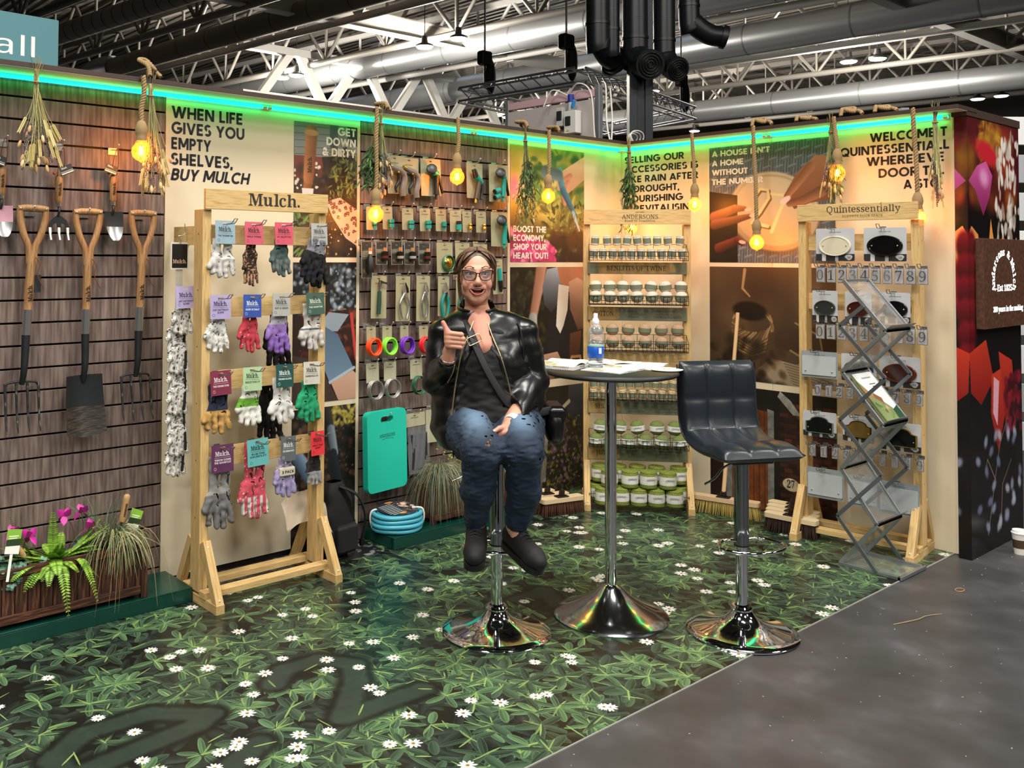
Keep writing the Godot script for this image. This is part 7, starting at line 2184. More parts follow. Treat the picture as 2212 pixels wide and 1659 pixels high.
func build_glove_stand():
	var st := frame("pine display stand of garden gloves with a header board", Vector3(-3.277, 0, 0.312), 0.0, [1.748, 1.394, 1.04, 0.672])
	words(st, "Mulch.", Vector3(0.03, 1.92, 0.0672), 0.058, M("2a2620", 0.6), f_serifb, 1, 0.295)
	obj("side_board", B.new().box(Vector3(-0.345, 1.742, -0.155), Vector3(0.02, 0.092, 0.22), 0.001), wood_pale(2), st)
	var G := func(w, top, l, g, a, f, c, d, dn, sd, mitt = false): return glove_mesh(w, top, l, g, H(a), H(f), H(c), HH(d), dn, sd, mitt)
	var fl := ["3a3c3c", "6a6c6a", "8a8a80"]
	var rows := [
		["grey leather gloves on a pale blue card, top left of the glove stand", -3.524, 1.81, "8fa9b4", "2a3236", "THE THORNSTAR", 0.108, 0.112, G.call(0.135, 0.09, 0.275, true, "bdbab4", "aaa8a2", "d0cec8", fl, 0.32, 1)],
		["leopard print gloves on a pink card, top row of the glove stand", -3.367, 1.808, "c9586c", "3a1418", "WILD THING", 0.104, 0.112, G.call(0.085, 0.08, 0.31, false, "b98f6c", "b08462", "c49a78", ["1c120c", "3a2418", "2a1810"], 0.62, 2)],
		["dark green heart print gloves on a pink card, top row of the glove stand", -3.196, 1.81, "cc5468", "3a1418", "AS I GLOVE YOU", 0.108, 0.112, G.call(0.112, 0.08, 0.268, false, "3f5450", "6a6a68", "42584e", ["b8323c", "1c2422", "2f403c"], 0.3, 3)],
		["black gloves on a grey card, top right of the glove stand", -2.984, 1.811, "a9a9a6", "3a3a38", "GET A GRIP!", 0.102, 0.112, G.call(0.15, 0.08, 0.33, false, "16171a", "0e0f10", "8a8a90", ["1c1d20"], 0.0, 4), "black"],
		["white floral gloves on a lilac card, second row left of the glove stand", -3.545, 1.453, "a79cc4", "2c2440", "LADY CHATTERLEY'S\nGLOVER", 0.112, 0.115, G.call(0.12, 0.09, 0.275, false, "d0cfc8", "c4c2bc", "cfcec8", fl, 0.42, 5)],
		["red heart print gloves on a blue card, second row of the glove stand", -3.371, 1.451, "2f4c9c", "dfe4f0", "GLOVE ACTUALLY", 0.102, 0.112, G.call(0.112, 0.09, 0.28, false, "b03440", "a8303c", "b83844", ["5a1c24", "d8d4d0", "243038"], 0.3, 6)],
		["purple dipped gloves on a grey card, second row of the glove stand", -3.206, 1.452, "a8a8a2", "3a3a38", "GET A GRIP!", 0.104, 0.112, G.call(0.125, 0.09, 0.3, false, "8a6aac", "7a58a0", "a09ca8", ["8a6aac"], 0.0, 7)],
		["green and grey work gloves on a dark green card, second row right", -3.005, 1.452, "3f5c50", "d8dcd0", "THE GRAFTER", 0.112, 0.112, G.call(0.14, 0.06, 0.295, true, "46565a", "b9b4ae", "c4beb8", ["3c4c50"], 0.0, 8)],
		["tan leather gloves on a maroon card, third row left of the glove stand", -3.54, 1.091, "7a2c44", "e8d8d8", "THE WARM STAR", 0.112, 0.116, G.call(0.14, 0.07, 0.3, true, "b08a4c", "a57e44", "1f2438", ["2a2c48", "6a4a78", "c0964c"], 0.16, 9)],
		["lime green gloves on a pale green card, third row of the glove stand", -3.367, 1.096, "a8c49a", "2c3a28", "BREEZY DOES IT!", 0.107, 0.115, G.call(0.128, 0.09, 0.288, false, "5f962c", "cfcfc8", "d4d4cc", ["6ca034"], 0.0, 10)],
		["white leather gloves on a dark teal card, third row of the glove stand", -3.183, 1.097, "1c4c48", "dfe6e0", "TOUGH GLOVE", 0.104, 0.115, G.call(0.135, 0.07, 0.297, true, "cdccc8", "c6c5c0", "d2d1cc", ["cdccc8"], 0.0, 11)],
		["bright green gloves on a cream card, third row right of the glove stand", -3.022, 1.099, "c9c6b8", "3a3a34", "BAMBOOZLE IT!", 0.103, 0.115, G.call(0.13, 0.1, 0.31, false, "1f9a68", "188a5c", "1f9a68", ["1f9a68"], 0.0, 12)],
		["long grey gauntlets on a purple card, bottom left of the glove stand", -3.525, 0.738, "5a2c50", "e0d4dc", "THROW DOWN\nTHE GAUNTLET", 0.12, 0.13, G.call(0.15, 0.06, 0.4, true, "6a6868", "5f5d5e", "8a8886", ["a83444", "1c1c24", "c8c4c0"], 0.2, 13)],
		["long red floral gauntlets on a turquoise card, bottom row", -3.335, 0.742, "5fa8a8", "16302e", "RUN THE\nGAUNTLET", 0.121, 0.13, G.call(0.15, 0.02, 0.39, true, "b84452", "c4c0bc", "bc4656", ["22242c", "d8d0cc", "7a2834"], 0.36, 14)],
		["lilac spotted gloves in a three pack on a grey card, bottom row", -3.158, 0.734, "5a6264", "dcdfdc", "THE GARDEN PARTY", 0.09, 0.122, G.call(0.12, 0.11, 0.305, false, "8f86ac", "8a80a8", "a89cc0", ["d8d4e0"], 0.3, 15)],
		["small black gloves on a bright red card, bottom right of the glove stand", -2.984, 0.739, "d8343c", "3a0c10", "WHO'S YOUR\nDADDY", 0.084, 0.122, G.call(0.09, 0.1, 0.275, false, "1a1a1c", "8a8a8c", "141416", ["6a6a6c"], 0.0, 16)]]
	var z := 0.352
	for r in rows:
		var ex = null
		if r.size() > 9:
			ex = G.call(0.14, 0.08, 0.31, false, "101114", "0b0c0d", "6a6a70", ["101114"], 0.0, 44)
			for i in ex.v.size(): ex.v[i] = ex.v[i].rotated(Vector3(0, 0, 1), -0.28) + Vector3(0.02, -0.01, 0.03)
		var t := glove_pack(r[0], Vector3(r[1], r[2] - 0.004, z), r[3], r[4], r[5], r[6], r[7], r[8], ex)
		if r[5] == "THE GARDEN PARTY":
			obj("paper_band", B.new().box(Vector3(0, -0.17, 0.0), Vector3(0.094, 0.046, 0.052), 0.008), M("c8c0b0", 0.6), t)
			words(t, "3 PACK", Vector3(0, -0.17, 0.0265), 0.014, M("1c1c1c", 0.5), f_bold, 1, 0.07)
	for i in 16: prong(st, Vector3(rows[i][1] + 3.277, rows[i][2] - 0.012, 0.006), 0.17)
	# black gloves on the back of the stand
	for q in [[-3.13, 1.38, "black gloves hanging behind the purple pair on the back of the stand"], [-3.18, 1.02, "black glove hanging behind the white pair on the back of the stand"]]:
		var t := thing("glove_pack", q[2], "gloves", Vector3(q[0], q[1], 0.23))
		obj("glove", G.call(0.15, 0.02, 0.33, false, "0e0f10", "0b0b0c", "121214", ["0e0f10"], 0.0, 31), VC(0.85, 0.0, "glove"), t)
	# strip of gloves on the side of the stand
	var sc := thing("strip_card", "small black hanging sign on a clear strip at the side of the glove stand", "hanging sign", Vector3(-3.672, 1.709, 0.2))
	obj("card", B.new().box(Vector3(0, -0.066, 0), Vector3(0.094, 0.132, 0.002), 0.0005), M("d8d2c6", 0.5), sc)
	obj("black_print", B.new().box(Vector3(0, -0.066, 0.0012), Vector3(0.08, 0.116, 0.0012)), M("14100f", 0.45), sc)
	words(sc, "Mulch.", Vector3(0, -0.093, 0.0019), 0.018, M("c9a08c", 0.5), f_serifb, 1, 0.07)
	obj("clear_strip", B.new().box(Vector3(0, -0.55, -0.004), Vector3(0.035, 0.85, 0.001)), M("b9b4a4", 0.3), sc)
	obj("wire_hook", B.new().tube(spline([Vector3(0.02, 0.09, 0.01), Vector3(0.02, 0.04, 0.012), Vector3(-0.014, 0.03, 0.012), Vector3(0.0, 0.012, 0.01), Vector3(0.0, -0.006, 0.006)], 5), 0.002, 6), M("b4b6b8", 0.3, 0.8), sc)
	var base_glove: B = G.call(0.1, 0.06, 0.235, false, "cfcec8", "bdbbb4", "cfcec8", ["2a2a28", "5a5a58", "7a7a70"], 0.46, 21)
	var first := glove_pack("topmost white floral glove pack with a lilac card on the side strip", Vector3(-3.668, 1.49, 0.235), "a79cc4", "2c2440", "LADY CHATTERLEY'S\nGLOVER", 0.108, 0.106, base_glove)
	var gm: Mesh = (first.get_child(0) as MeshInstance3D).mesh
	var nm := ["second", "third", "fourth", "fifth", "sixth", "seventh", "lowest"]
	for i in 7:
		var g := thing("glove_pack", nm[i] + " white floral glove pack down the side strip of the glove stand", "gloves", Vector3(-3.676 - 0.005 * (i % 3), 1.40 - 0.098 * i, 0.21 + 0.012 * (i % 2)), 0.0, "gloves on the side strip")
		obj("glove", gm, VC(0.85, 0.0, "glove"), g)
		obj("lining_edge", B.new().box(Vector3(0.03, -0.16, 0.012), Vector3(0.012, 0.09, 0.012), 0.003), M("17171a", 0.8), g)
		g.rotation.z = 0.05 * ((i % 3) - 1)

# ---------------------------------------------------------------- the hose and tool cards on the middle slatwall
func card_thing(called: String, label: String, cat: String, x0: float, x1: float, y1: float, y0: float, group := "", z := 0.05, c := "9b9878", brand := true) -> Node3D:
	var w := x1 - x0
	var h := y1 - y0
	var t := thing(called, label, cat, Vector3((x0 + x1) / 2, y1, z), 0.0, group)
	var o := obj("backing_card", B.new().prism(rrect(w, h, 0.004, 2, Vector2(0, -h / 2)), 0.0, 0.0016, Basis.IDENTITY, Vector3.ZERO, [rrect(0.022, 0.007, 0.0034, 2, Vector2(0, -0.017))]), M(c, 0.55), t)
	if brand: words(o, "ANDERSONS", Vector3(0, -0.017 - minf(h * 0.14, 0.028), 0.0018), 0.0065, M("55543f", 0.6), f_serif, 1, minf(w * 0.6, 0.06))
	t.rotation = Vector3(-0.03, rng.randf_range(-0.06, 0.12), rng.randf_range(-0.015, 0.02))
	wall_hook(Vector3((x0 + x1) / 2, y1 + 0.012, 0.0005), "hook of the " + label, 0.1)
	return t

func nozzle(t: Node3D, y: float, s: float, kind: int):
	var body := M("0f8f86", 0.4)
	var blk := M("141617", 0.4)
	var gry := M("6a6660", 0.45)
	var brass := M("b98f3c", 0.3, 0.9)
	var z := 0.03
	if kind == 0:   # grey pistol
		obj("barrel", B.new().tube([Vector3(-0.05, y + 0.035, z), Vector3(0.02, y + 0.012, z), Vector3(0.044, y - 0.01, z)], [0.014, 0.021, 0.02], 14), gry, t)
		obj("nozzle_tip", B.new().tube([Vector3(-0.066, y + 0.041, z), Vector3(-0.046, y + 0.034, z)], [0.0125, 0.015], 14), brass, t)
		obj("hand_grip", B.new().tube(spline([Vector3(0.04, y + 0.005, z), Vector3(0.05, y - 0.04, z), Vector3(0.034, y - 0.1, z), Vector3(0.036, y - 0.14, z)], 5), 0.019, 12), gry, t)
		obj("trigger", B.new().tube(spline([Vector3(0.006, y - 0.004, z), Vector3(0.008, y - 0.05, z), Vector3(-0.018, y - 0.09, z), Vector3(-0.012, y - 0.12, z)], 5), [0.013, 0.013, 0.0125, 0.012, 0.012, 0.0115, 0.011, 0.0105, 0.01, 0.0095, 0.009, 0.0085, 0.008, 0.0075, 0.007, 0.006], 10), blk, t)
		obj("hose_socket", B.new().tube([Vector3(0.036, y - 0.13, z), Vector3(0.036, y - 0.16, z)], 0.009, 10), blk, t)
		obj("valve_cap", B.new().ell(Vector3(-0.006, y + 0.0, z + 0.018), Vector3(0.007, 0.007, 0.005), 10, 6), brass, t)
	elif kind == 1:   # round head
		var ba := Basis(Vector3(0, 1, 0), -0.5) * Basis(Vector3(1, 0, 0), 1.2)
		obj("spray_head", B.new().lathe([Vector2(0, 0.026), Vector2(0.028, 0.026), Vector2(0.033, 0.022), Vector2(0.033, 0.004), Vector2(0.02, -0.012), Vector2(0, -0.014)], 22, Vector3(-0.024 * s, y + 0.03, z + 0.008), ba), blk, t)
		obj("collar", B.new().tube([Vector3(-0.014 * s, y + 0.028, z), Vector3(0.03 * s, y + 0.008, z)], [0.024, 0.018], 16), body, t)
		obj("hand_grip", B.new().tube(spline([Vector3(0.024 * s, y + 0.012, z), Vector3(0.02 * s, y - 0.04, z), Vector3(0.014 * s, y - 0.12, z)], 5), 0.0165, 12), blk if s > 0.95 else body, t)
		obj("trigger", B.new().tube(spline([Vector3(0.038 * s, y + 0.0, z), Vector3(0.05 * s, y - 0.05, z), Vector3(0.066 * s, y - 0.11, z)], 5), 0.009, 8), blk, t)
		obj("hose_socket", B.new().tube([Vector3(0.014 * s, y - 0.118, z), Vector3(0.012 * s, y - 0.148, z)], 0.009, 10), blk if s > 0.95 else body, t)
	elif kind == 2:   # straight
		obj("barrel", B.new().tube([Vector3(-0.04, y + 0.06, z), Vector3(-0.018, y + 0.012, z)], [0.014, 0.02], 14), blk, t)
		obj("collar", B.new().tube([Vector3(-0.02, y + 0.016, z), Vector3(0.034, y - 0.022, z)], [0.02, 0.016], 14), body, t)
		obj("hand_grip", B.new().tube(spline([Vector3(0.012, y - 0.014, z), Vector3(-0.004, y - 0.07, z), Vector3(-0.024, y - 0.13, z)], 5), 0.0165, 12), M("3a3428", 0.5), t)
		obj("trigger", B.new().tube(spline([Vector3(0.034, y - 0.03, z), Vector3(0.034, y - 0.08, z), Vector3(0.022, y - 0.13, z)], 5), 0.01, 8), blk, t)
		obj("hose_socket", B.new().tube([Vector3(-0.024, y - 0.128, z), Vector3(-0.03, y - 0.155, z)], 0.01, 10), brass, t)
	else:   # set with two connectors
		nozzle(t, y + 0.01, 0.9, 1)
		for k in 2:
			var yy := y - 0.07 - k * 0.04
			obj("connector", B.new().tube([Vector3(-0.062, yy - 0.008, z), Vector3(-0.022, yy + 0.006, z)], 0.017, 14), body, t)
			obj("connector_end", B.new().tube([Vector3(-0.068, yy - 0.01, z), Vector3(-0.06, yy - 0.007, z)], 0.0155, 14), blk, t)

func connector(t: Node3D, y: float, kind: int):
	var body := M("0f8f86", 0.4)
	var z := 0.022
	if kind == 0:   # tap adaptor
		obj("connector", B.new().tube([Vector3(0.008, y + 0.02, z), Vector3(0.008, y - 0.008, z)], [0.016, 0.014], 14), body, t)
		obj("spout", B.new().tube([Vector3(0.008, y - 0.006, z), Vector3(0.008, y - 0.034, z)], [0.01, 0.007], 12), body, t)
		obj("seal", B.new().tube([Vector3(0.008, y - 0.008, z), Vector3(0.008, y - 0.012, z)], 0.0155, 14), M("101112", 0.5), t)
	elif kind == 1:   # hose connector
		obj("connector", B.new().tube([Vector3(0.01, y + 0.022, z), Vector3(0.01, y + 0.002, z)], 0.019, 14), body, t)
		obj("grip_gap", B.new().tube([Vector3(0.01, y + 0.003, z), Vector3(0.01, y - 0.006, z)], 0.0155, 14), M("16302c", 0.5), t)
		obj("connector_nut", B.new().tube([Vector3(0.01, y - 0.005, z), Vector3(0.01, y - 0.026, z)], 0.0185, 14), body, t)
	elif kind == 2:   # brass
		obj("brass_fitting", B.new().lathe([Vector2(0, 0.018), Vector2(0.012, 0.018), Vector2(0.014, 0.01), Vector2(0.009, 0.002), Vector2(0.014, -0.006), Vector2(0.013, -0.022), Vector2(0, -0.022)], 14, Vector3(0.008, y, z)), M("b98f3c", 0.3, 0.9), t)
	else:   # two piece
		obj("connector", B.new().tube([Vector3(0.008, y + 0.008, z), Vector3(0.008, y - 0.024, z)], 0.019, 14), body, t)
		obj("connector_cap", B.new().tube([Vector3(0.008, y + 0.03, z), Vector3(0.008, y + 0.01, z)], 0.0165, 14), M("141617", 0.4), t)

func shears(t: Node3D, y: float, kind: int):
	var steel := M("c4c6c8", 0.22, 0.9)
	var teal := M("0d7f74", 0.45)
	var z := 0.018
	if kind == 0:   # weeding knife
		obj("blade", B.new().tube([Vector3(-0.006, y + 0.115, z), Vector3(-0.006, y + 0.045, z)], [0.006, 0.0085], 8, true, 0.5), steel, t)
		obj("hook_blade", B.new().prism(PackedVector2Array([Vector2(-0.012, y + 0.118), Vector2(0.03, y + 0.104), Vector2(0.05, y + 0.102), Vector2(0.048, y + 0.09), Vector2(0.006, y + 0.098), Vector2(0.0, y + 0.05), Vector2(-0.012, y + 0.05)]), z - 0.002, z + 0.002), M("4a4642", 0.35, 0.7), t)
		obj("handle", B.new().tube([Vector3(-0.006, y + 0.05, z), Vector3(-0.008, y - 0.02, z), Vector3(-0.012, y - 0.085, z)], [0.011, 0.0135, 0.0125], 10), M("17402e", 0.5), t)
		return
	var grip: StandardMaterial3D = steel if kind < 3 else teal
	obj("blade", B.new().prism(PackedVector2Array([Vector2(-0.012, y + 0.03), Vector2(-0.016, y + 0.07), Vector2(0.002, y + 0.105), Vector2(0.008, y + 0.1), Vector2(0.01, y + 0.03)]) if kind != 2 else PackedVector2Array([Vector2(-0.008, y + 0.03), Vector2(-0.012, y + 0.06), Vector2(-0.004, y + 0.1), Vector2(0.0, y + 0.1), Vector2(0.0, y + 0.06), Vector2(0.01, y + 0.03)]), z - 0.001, z + 0.002), steel, t)
	obj("counter_blade", B.new().prism(PackedVector2Array([Vector2(0.004, y + 0.1), Vector2(0.024, y + 0.07), Vector2(0.03, y + 0.044), Vector2(0.014, y + 0.036)]), z + 0.002, z + 0.005), M("2c2e30", 0.3, 0.8) if kind == 1 else steel, t)
	obj("pivot", B.new().tube([Vector3(0.004, y + 0.028, z - 0.004), Vector3(0.004, y + 0.028, z + 0.01)], 0.013, 14), steel if kind < 3 else M("141617", 0.4), t)
	for s in [-1, 1]:
		var wd: float = [0.0, 0.036, 0.022, 0.026, 0.022][kind]
		obj("handle", B.new().tube(spline([Vector3(s * 0.006, y + 0.03, z), Vector3(s * wd, y - 0.02, z), Vector3(s * wd * 0.92, y - 0.07, z), Vector3(s * wd * 0.5, y - 0.115, z)], 5), 0.0075 if kind < 3 else 0.0105, 10), grip, t)

func coil(t: Node3D, y: float, r: float, m: Material, tubes: int, th: float):
	for k in tubes:
		var p := []
		for i in 33:
			var a := TAU * i / 32.0
			p.append(Vector3(cos(a) * (r + 0.003 * sin(k * 2.4)), y + sin(a) * (r * 1.06 + 0.002 * cos(k * 1.7)), 0.012 + k * th * 1.3 + 0.002 * sin(a * 2.0 + k)))
		obj("coil_loop", B.new().tube(p, th, 7, false), m, t)

func build_cards():
	var t: Node3D
	var N := [[-2.285, -2.175, 2.25, 2.02, "grey hose nozzle on the first card of the top row, behind dried grass", 0], [-2.194, -2.044, 2.245, 2.02, "grey pistol hose nozzle with brass tip, second card of the top row", 0], [-2.027, -1.868, 2.25, 2.019, "round headed teal and black hose nozzle left of the bulb", 1], [-1.653, -1.497, 2.248, 2.021, "straight teal hose nozzle with brown grip right of the bulb", 2], [-1.444, -1.268, 2.253, 2.006, "teal spray gun with two connectors, last card of the top row", 3]]
	for q in N:
		t = card_thing("hose_nozzle_card", q[4], "hose nozzle", q[0], q[1], q[2], q[3], "hose nozzles")
		nozzle(t, -0.105, 1.0, q[5])
	var C := [[-2.437, -2.362, 1.937, 1.8, "teal tap adaptor card behind the glowing bulb", 0], [-2.322, -2.244, 1.941, 1.806, "teal hose connector card just right of the glowing bulb", 1], [-2.171, -2.083, 1.938, 1.806, "teal hose connector on the third card of the second row", 1], [-2.033, -1.95, 1.941, 1.801, "teal hose connector on the fourth card of the second row", 1], [-1.909, -1.813, 1.94, 1.804, "teal tap adaptor on the fifth card of the second row", 0], [-1.786, -1.691, 1.938, 1.803, "teal connector with black cap on the sixth card of the second row", 3], [-1.68, -1.599, 1.936, 1.802, "small brass fitting on a yellow lit card, second row", 2], [-1.559, -1.471, 1.937, 1.802, "double brass fitting card, eighth in the second row", 2]]
	for q in C:
		t = card_thing("hose_connector_card", q[4], "hose connector", q[0], q[1], q[2], q[3], "hose connectors")
		connector(t, -0.098, q[5])
	t = card_thing("hose_nozzle_card", "all teal spray gun with black head at the right end of the second row", "hose nozzle", -1.43, -1.267, 1.939, 1.714, "hose nozzles")
	nozzle(t, -0.09, 0.9, 1)
	var bl := [[-2.476, -2.394, 1.728, 1.52, "tall black bottle in a blister card at the left end of the third row", 0], [-2.368, -2.284, 1.729, 1.599, "dark blister card second in the third row", 1], [-2.257, -2.168, 1.731, 1.598, "dark blister card with white cap third in the third row", 2], [-2.155, -2.074, 1.73, 1.598, "dark blister card fourth in the third row", 2], [-2.039, -1.952, 1.725, 1.598, "dark blister card with striped roll fifth in the third row", 1]]
	var pg := Pic.new(80, 130, H("2c332e"), 71)
	pg.poly([[0, 20], [100, 10], [100, 60], [0, 66]], H("4a5248")); pg.poly([[70, 4], [98, 4], [98, 36], [70, 36]], H("b8763c"))
	for i in 4: pg.line([[8, 26 + i * 8], [60, 24 + i * 8]], 3, 3, H("a8aaa2"), 0.8)
	pg.blobs(16, 0, 90, 100, 160, 5, 12, HH(["5a4a34", "7a6a44", "3a3028"]), 0.5, 0.7)
	var pm := print_mat("blister", pg.tex(), 0.4)
	var pl := M(Color(0.95, 0.97, 1.0, 0.1), 0.05)
	pl.transparency = BaseMaterial3D.TRANSPARENCY_ALPHA
	for q in bl:
		t = card_thing("blister_pack", q[4], "hose fitting", q[0], q[1], q[2], q[3], "blister packs", 0.05, "2c332e", false)
		var w: float = q[1] - q[0]
		var h: float = q[2] - q[3]
		var pr := obj("printed_front", sheet(w - 0.004, h - 0.03, 0.001), pm, t)
		pr.position = Vector3(-w / 2 + 0.002, -h + 0.002, 0.0016)
		obj("clear_edge", B.new().tube([Vector3(-w / 2, 0, 0.003), Vector3(-w / 2, -h, 0.003), Vector3(w / 2, -h, 0.003), Vector3(w / 2, 0, 0.003)], 0.0018, 5), M("b8bfb8", 0.2), t)
		if q[5] == 0:
			obj("bottle", B.new().lathe([Vector2(0, 0), Vector2(0.022, 0), Vector2(0.023, 0.08), Vector2(0.011, 0.1), Vector2(0.01, 0.11)], 16, Vector3(0.006, -h + 0.03, 0.026)), M("0c0c0d", 0.35), t)
			obj("bottle_cap", B.new().lathe([Vector2(0.011, 0.108), Vector2(0.011, 0.124), Vector2(0, 0.125)], 14, Vector3(0.006, -h + 0.03, 0.026)), M("c8c8c2", 0.4), t)
		else:
			obj("fitting", B.new().tube([Vector3(0.012, -h + 0.075, 0.022), Vector3(0.012, -h + 0.02, 0.022)], [0.021, 0.017], 16), M("111213", 0.35), t)
			obj("fitting_band", B.new().tube([Vector3(0.012, -h + 0.05, 0.022), Vector3(0.012, -h + 0.034, 0.022)], [0.0215, 0.02], 16), M("9a9c98" if q[5] == 2 else "5a2c20", 0.35), t)
	# rose, and cards half hidden by the woman's head
	t = card_thing("watering_rose_card", "round brass rose in a green ring on a card left of the woman's head", "watering rose", -1.9, -1.757, 1.733, 1.545)
	obj("green_ring", B.new().lathe([Vector2(0.04, 0.0), Vector2(0.05, 0.004), Vector2(0.052, 0.014), Vector2(0.046, 0.02), Vector2(0.042, 0.016)], 32, Vector3(0.018, -0.128, 0.004), Basis(Vector3.RIGHT, PI / 2)), M("1c6a4c", 0.4), t)
	obj("brass_face", B.new().lathe([Vector2(0, 0.026), Vector2(0.02, 0.024), Vector2(0.034, 0.018), Vector2(0.042, 0.01)], 12, Vector3(0.018, -0.128, 0.004), Basis(Vector3.RIGHT, PI / 2)), M("c9a24c", 0.22, 0.95), t)
	t = card_thing("hose_part_card", "plain sage card partly behind the woman's hair", "hose fitting", -1.738, -1.618, 1.732, 1.58)
	connector(t, -0.12, 1)
	t = card_thing("hose_part_card", "small sage card just above the woman's hair", "hose fitting", -1.582, -1.458, 1.728, 1.61)
	connector(t, -0.07, 3)
	t = card_thing("hose_wand_card", "teal wand with black tip on a card right of the woman's face", "hose fitting", -1.412, -1.322, 1.631, 1.402)
	obj("wand", B.new().tube([Vector3(0.0, -0.06, 0.02), Vector3(0.006, -0.145, 0.02)], [0.0125, 0.0135], 12), M("0f8f86", 0.4), t)
	obj("wand_tip", B.new().tube([Vector3(0.004, -0.14, 0.02), Vector3(0.008, -0.19, 0.02), Vector3(0.006, -0.215, 0.02)], [0.017, 0.015, 0.009], 12), M("121314", 0.4), t)
	var S := [[-2.397, -2.285, 1.531, 1.281, "weeding knife with hooked blade, first card of the tool row", 0], [-2.217, -2.101, 1.527, 1.257, "silver bypass secateurs with wide handles, second card of the tool row", 1], [-2.052, -1.947, 1.528, 1.251, "slim silver secateurs, third card of the tool row", 2], [-1.88, -1.787, 1.523, 1.276, "teal handled snips, fourth card of the tool row", 3], [-1.733, -1.655, 1.513, 1.3, "narrow teal pruners card beside the woman's neck", 4]]
	for q in S:
		t = card_thing("pruner_card", q[4], "pruning tool", q[0], q[1], q[2], q[3], "tools on cards")
		t.rotation.z = -0.03
		shears(t, -0.14, q[5])
	var K := [[-2.432, -2.363, 1.235, 1.145, "ff4a12", "orange line coil on a folded card"], [-2.313, -2.243, 1.233, 1.144, "84e03c", "lime green line coil on a folded card"], [-2.18, -2.115, 1.23, 1.149, "6a2cb0", "purple line coil on a folded card"], [-2.032, -1.961, 1.223, 1.143, "e01c28", "red line coil on a folded card"]]
	for q in K:
		t = card_thing("trimmer_line", q[5], "line coil", q[0], q[1], q[2], q[3], "coloured line coils", 0.05, "9b9878", false)
		coil(t, -0.118, 0.043, M(q[4], 0.35), 5, 0.0062)
	var W := [[-2.433, -2.338, 1.023, 0.908, "a9aaa8", "left of the two silver wire coils"], [-2.301, -2.209, 1.022, 0.909, "a9aaa8", "right of the two silver wire coils"], [-2.107, -2.004, 1.023, 0.906, "1f5a3c", "green wire coil left of the woman's elbow"]]
	for q in W:
		t = card_thing("wire_coil", q[5], "wire coil", q[0], q[1], q[2], q[3], "garden wire coils", 0.05, "a8a68c")
		coil(t, -0.156, 0.05, M(q[4], 0.3, 0.7 if q[4] == "a9aaa8" else 0.0), 9, 0.0026)
	# kneeler and bags
	t = thing("kneeler_pad", "thick turquoise foam kneeler board with a carrying slot", "kneeler", Vector3(-2.315, 0.745, 0.055))
	t.rotation = Vector3(-0.02, 0.1, 0.01)
	obj("foam_board", B.new().prism(rrect(0.315, 0.462, 0.035, 6, Vector2(0, -0.231)), 0.0, 0.042, Basis.IDENTITY, Vector3.ZERO, [rrect(0.1, 0.036, 0.016, 5, Vector2(0.0, -0.052))]), M("12b8a0", 0.6), t)
	words(t, "ANDERSONS", Vector3(0, -0.145, 0.0425), 0.018, M("1c4a44", 0.6), f_serif, 1, 0.125)
	obj("lettering_rule", B.new().tube(spline([Vector3(-0.045, -0.166, 0.0425), Vector3(0, -0.161, 0.0425), Vector3(0.05, -0.165, 0.0425)], 4), 0.0009, 4), M("1c4a44", 0.6), t)
	wall_hook(Vector3(-2.315, 0.722, 0.0005), "chrome slatwall hook holding the turquoise kneeler", 0.13)
	for q in [[-2.148, -1.982, 0.699, "black mesh in a clear bag with a sage header card", 0], [-1.975, -1.84, 0.706, "sage header card with a white clip partly behind the jacket", 1]]:
		t = card_thing("bagged_mesh", q[3], "garden netting", q[0], q[1], q[2], q[2] - (0.08 if q[4] == 0 else 0.2), "", 0.05, "a3a084")
		if q[4] == 0:
			obj("black_mesh", B.new().box(Vector3(0.005, -0.225, 0.02), Vector3(0.145, 0.23, 0.035), 0.014), M("15171a", 0.8), t)
			var fb := B.new()
			surf(fb, 16, 10, func(u: float, v: float) -> Vector3: return Vector3(-0.08 + u * 0.17, -0.075 - v * 0.28, 0.03 + 0.012 * sin(PI * u) + 0.003 * sin(u * 25.0 + v * 8.0)))
			var film := M(Color(0.9, 0.92, 0.95, 0.12), 0.06)
			film.transparency = BaseMaterial3D.TRANSPARENCY_ALPHA
			obj("clear_film", fb, film, t)
		else: obj("white_clip", B.new().box(Vector3(0.0, -0.08, 0.02), Vector3(0.03, 0.06, 0.02), 0.006, Basis(Vector3(0, 0, 1), 0.4)), M("d8d8d4", 0.4), t)

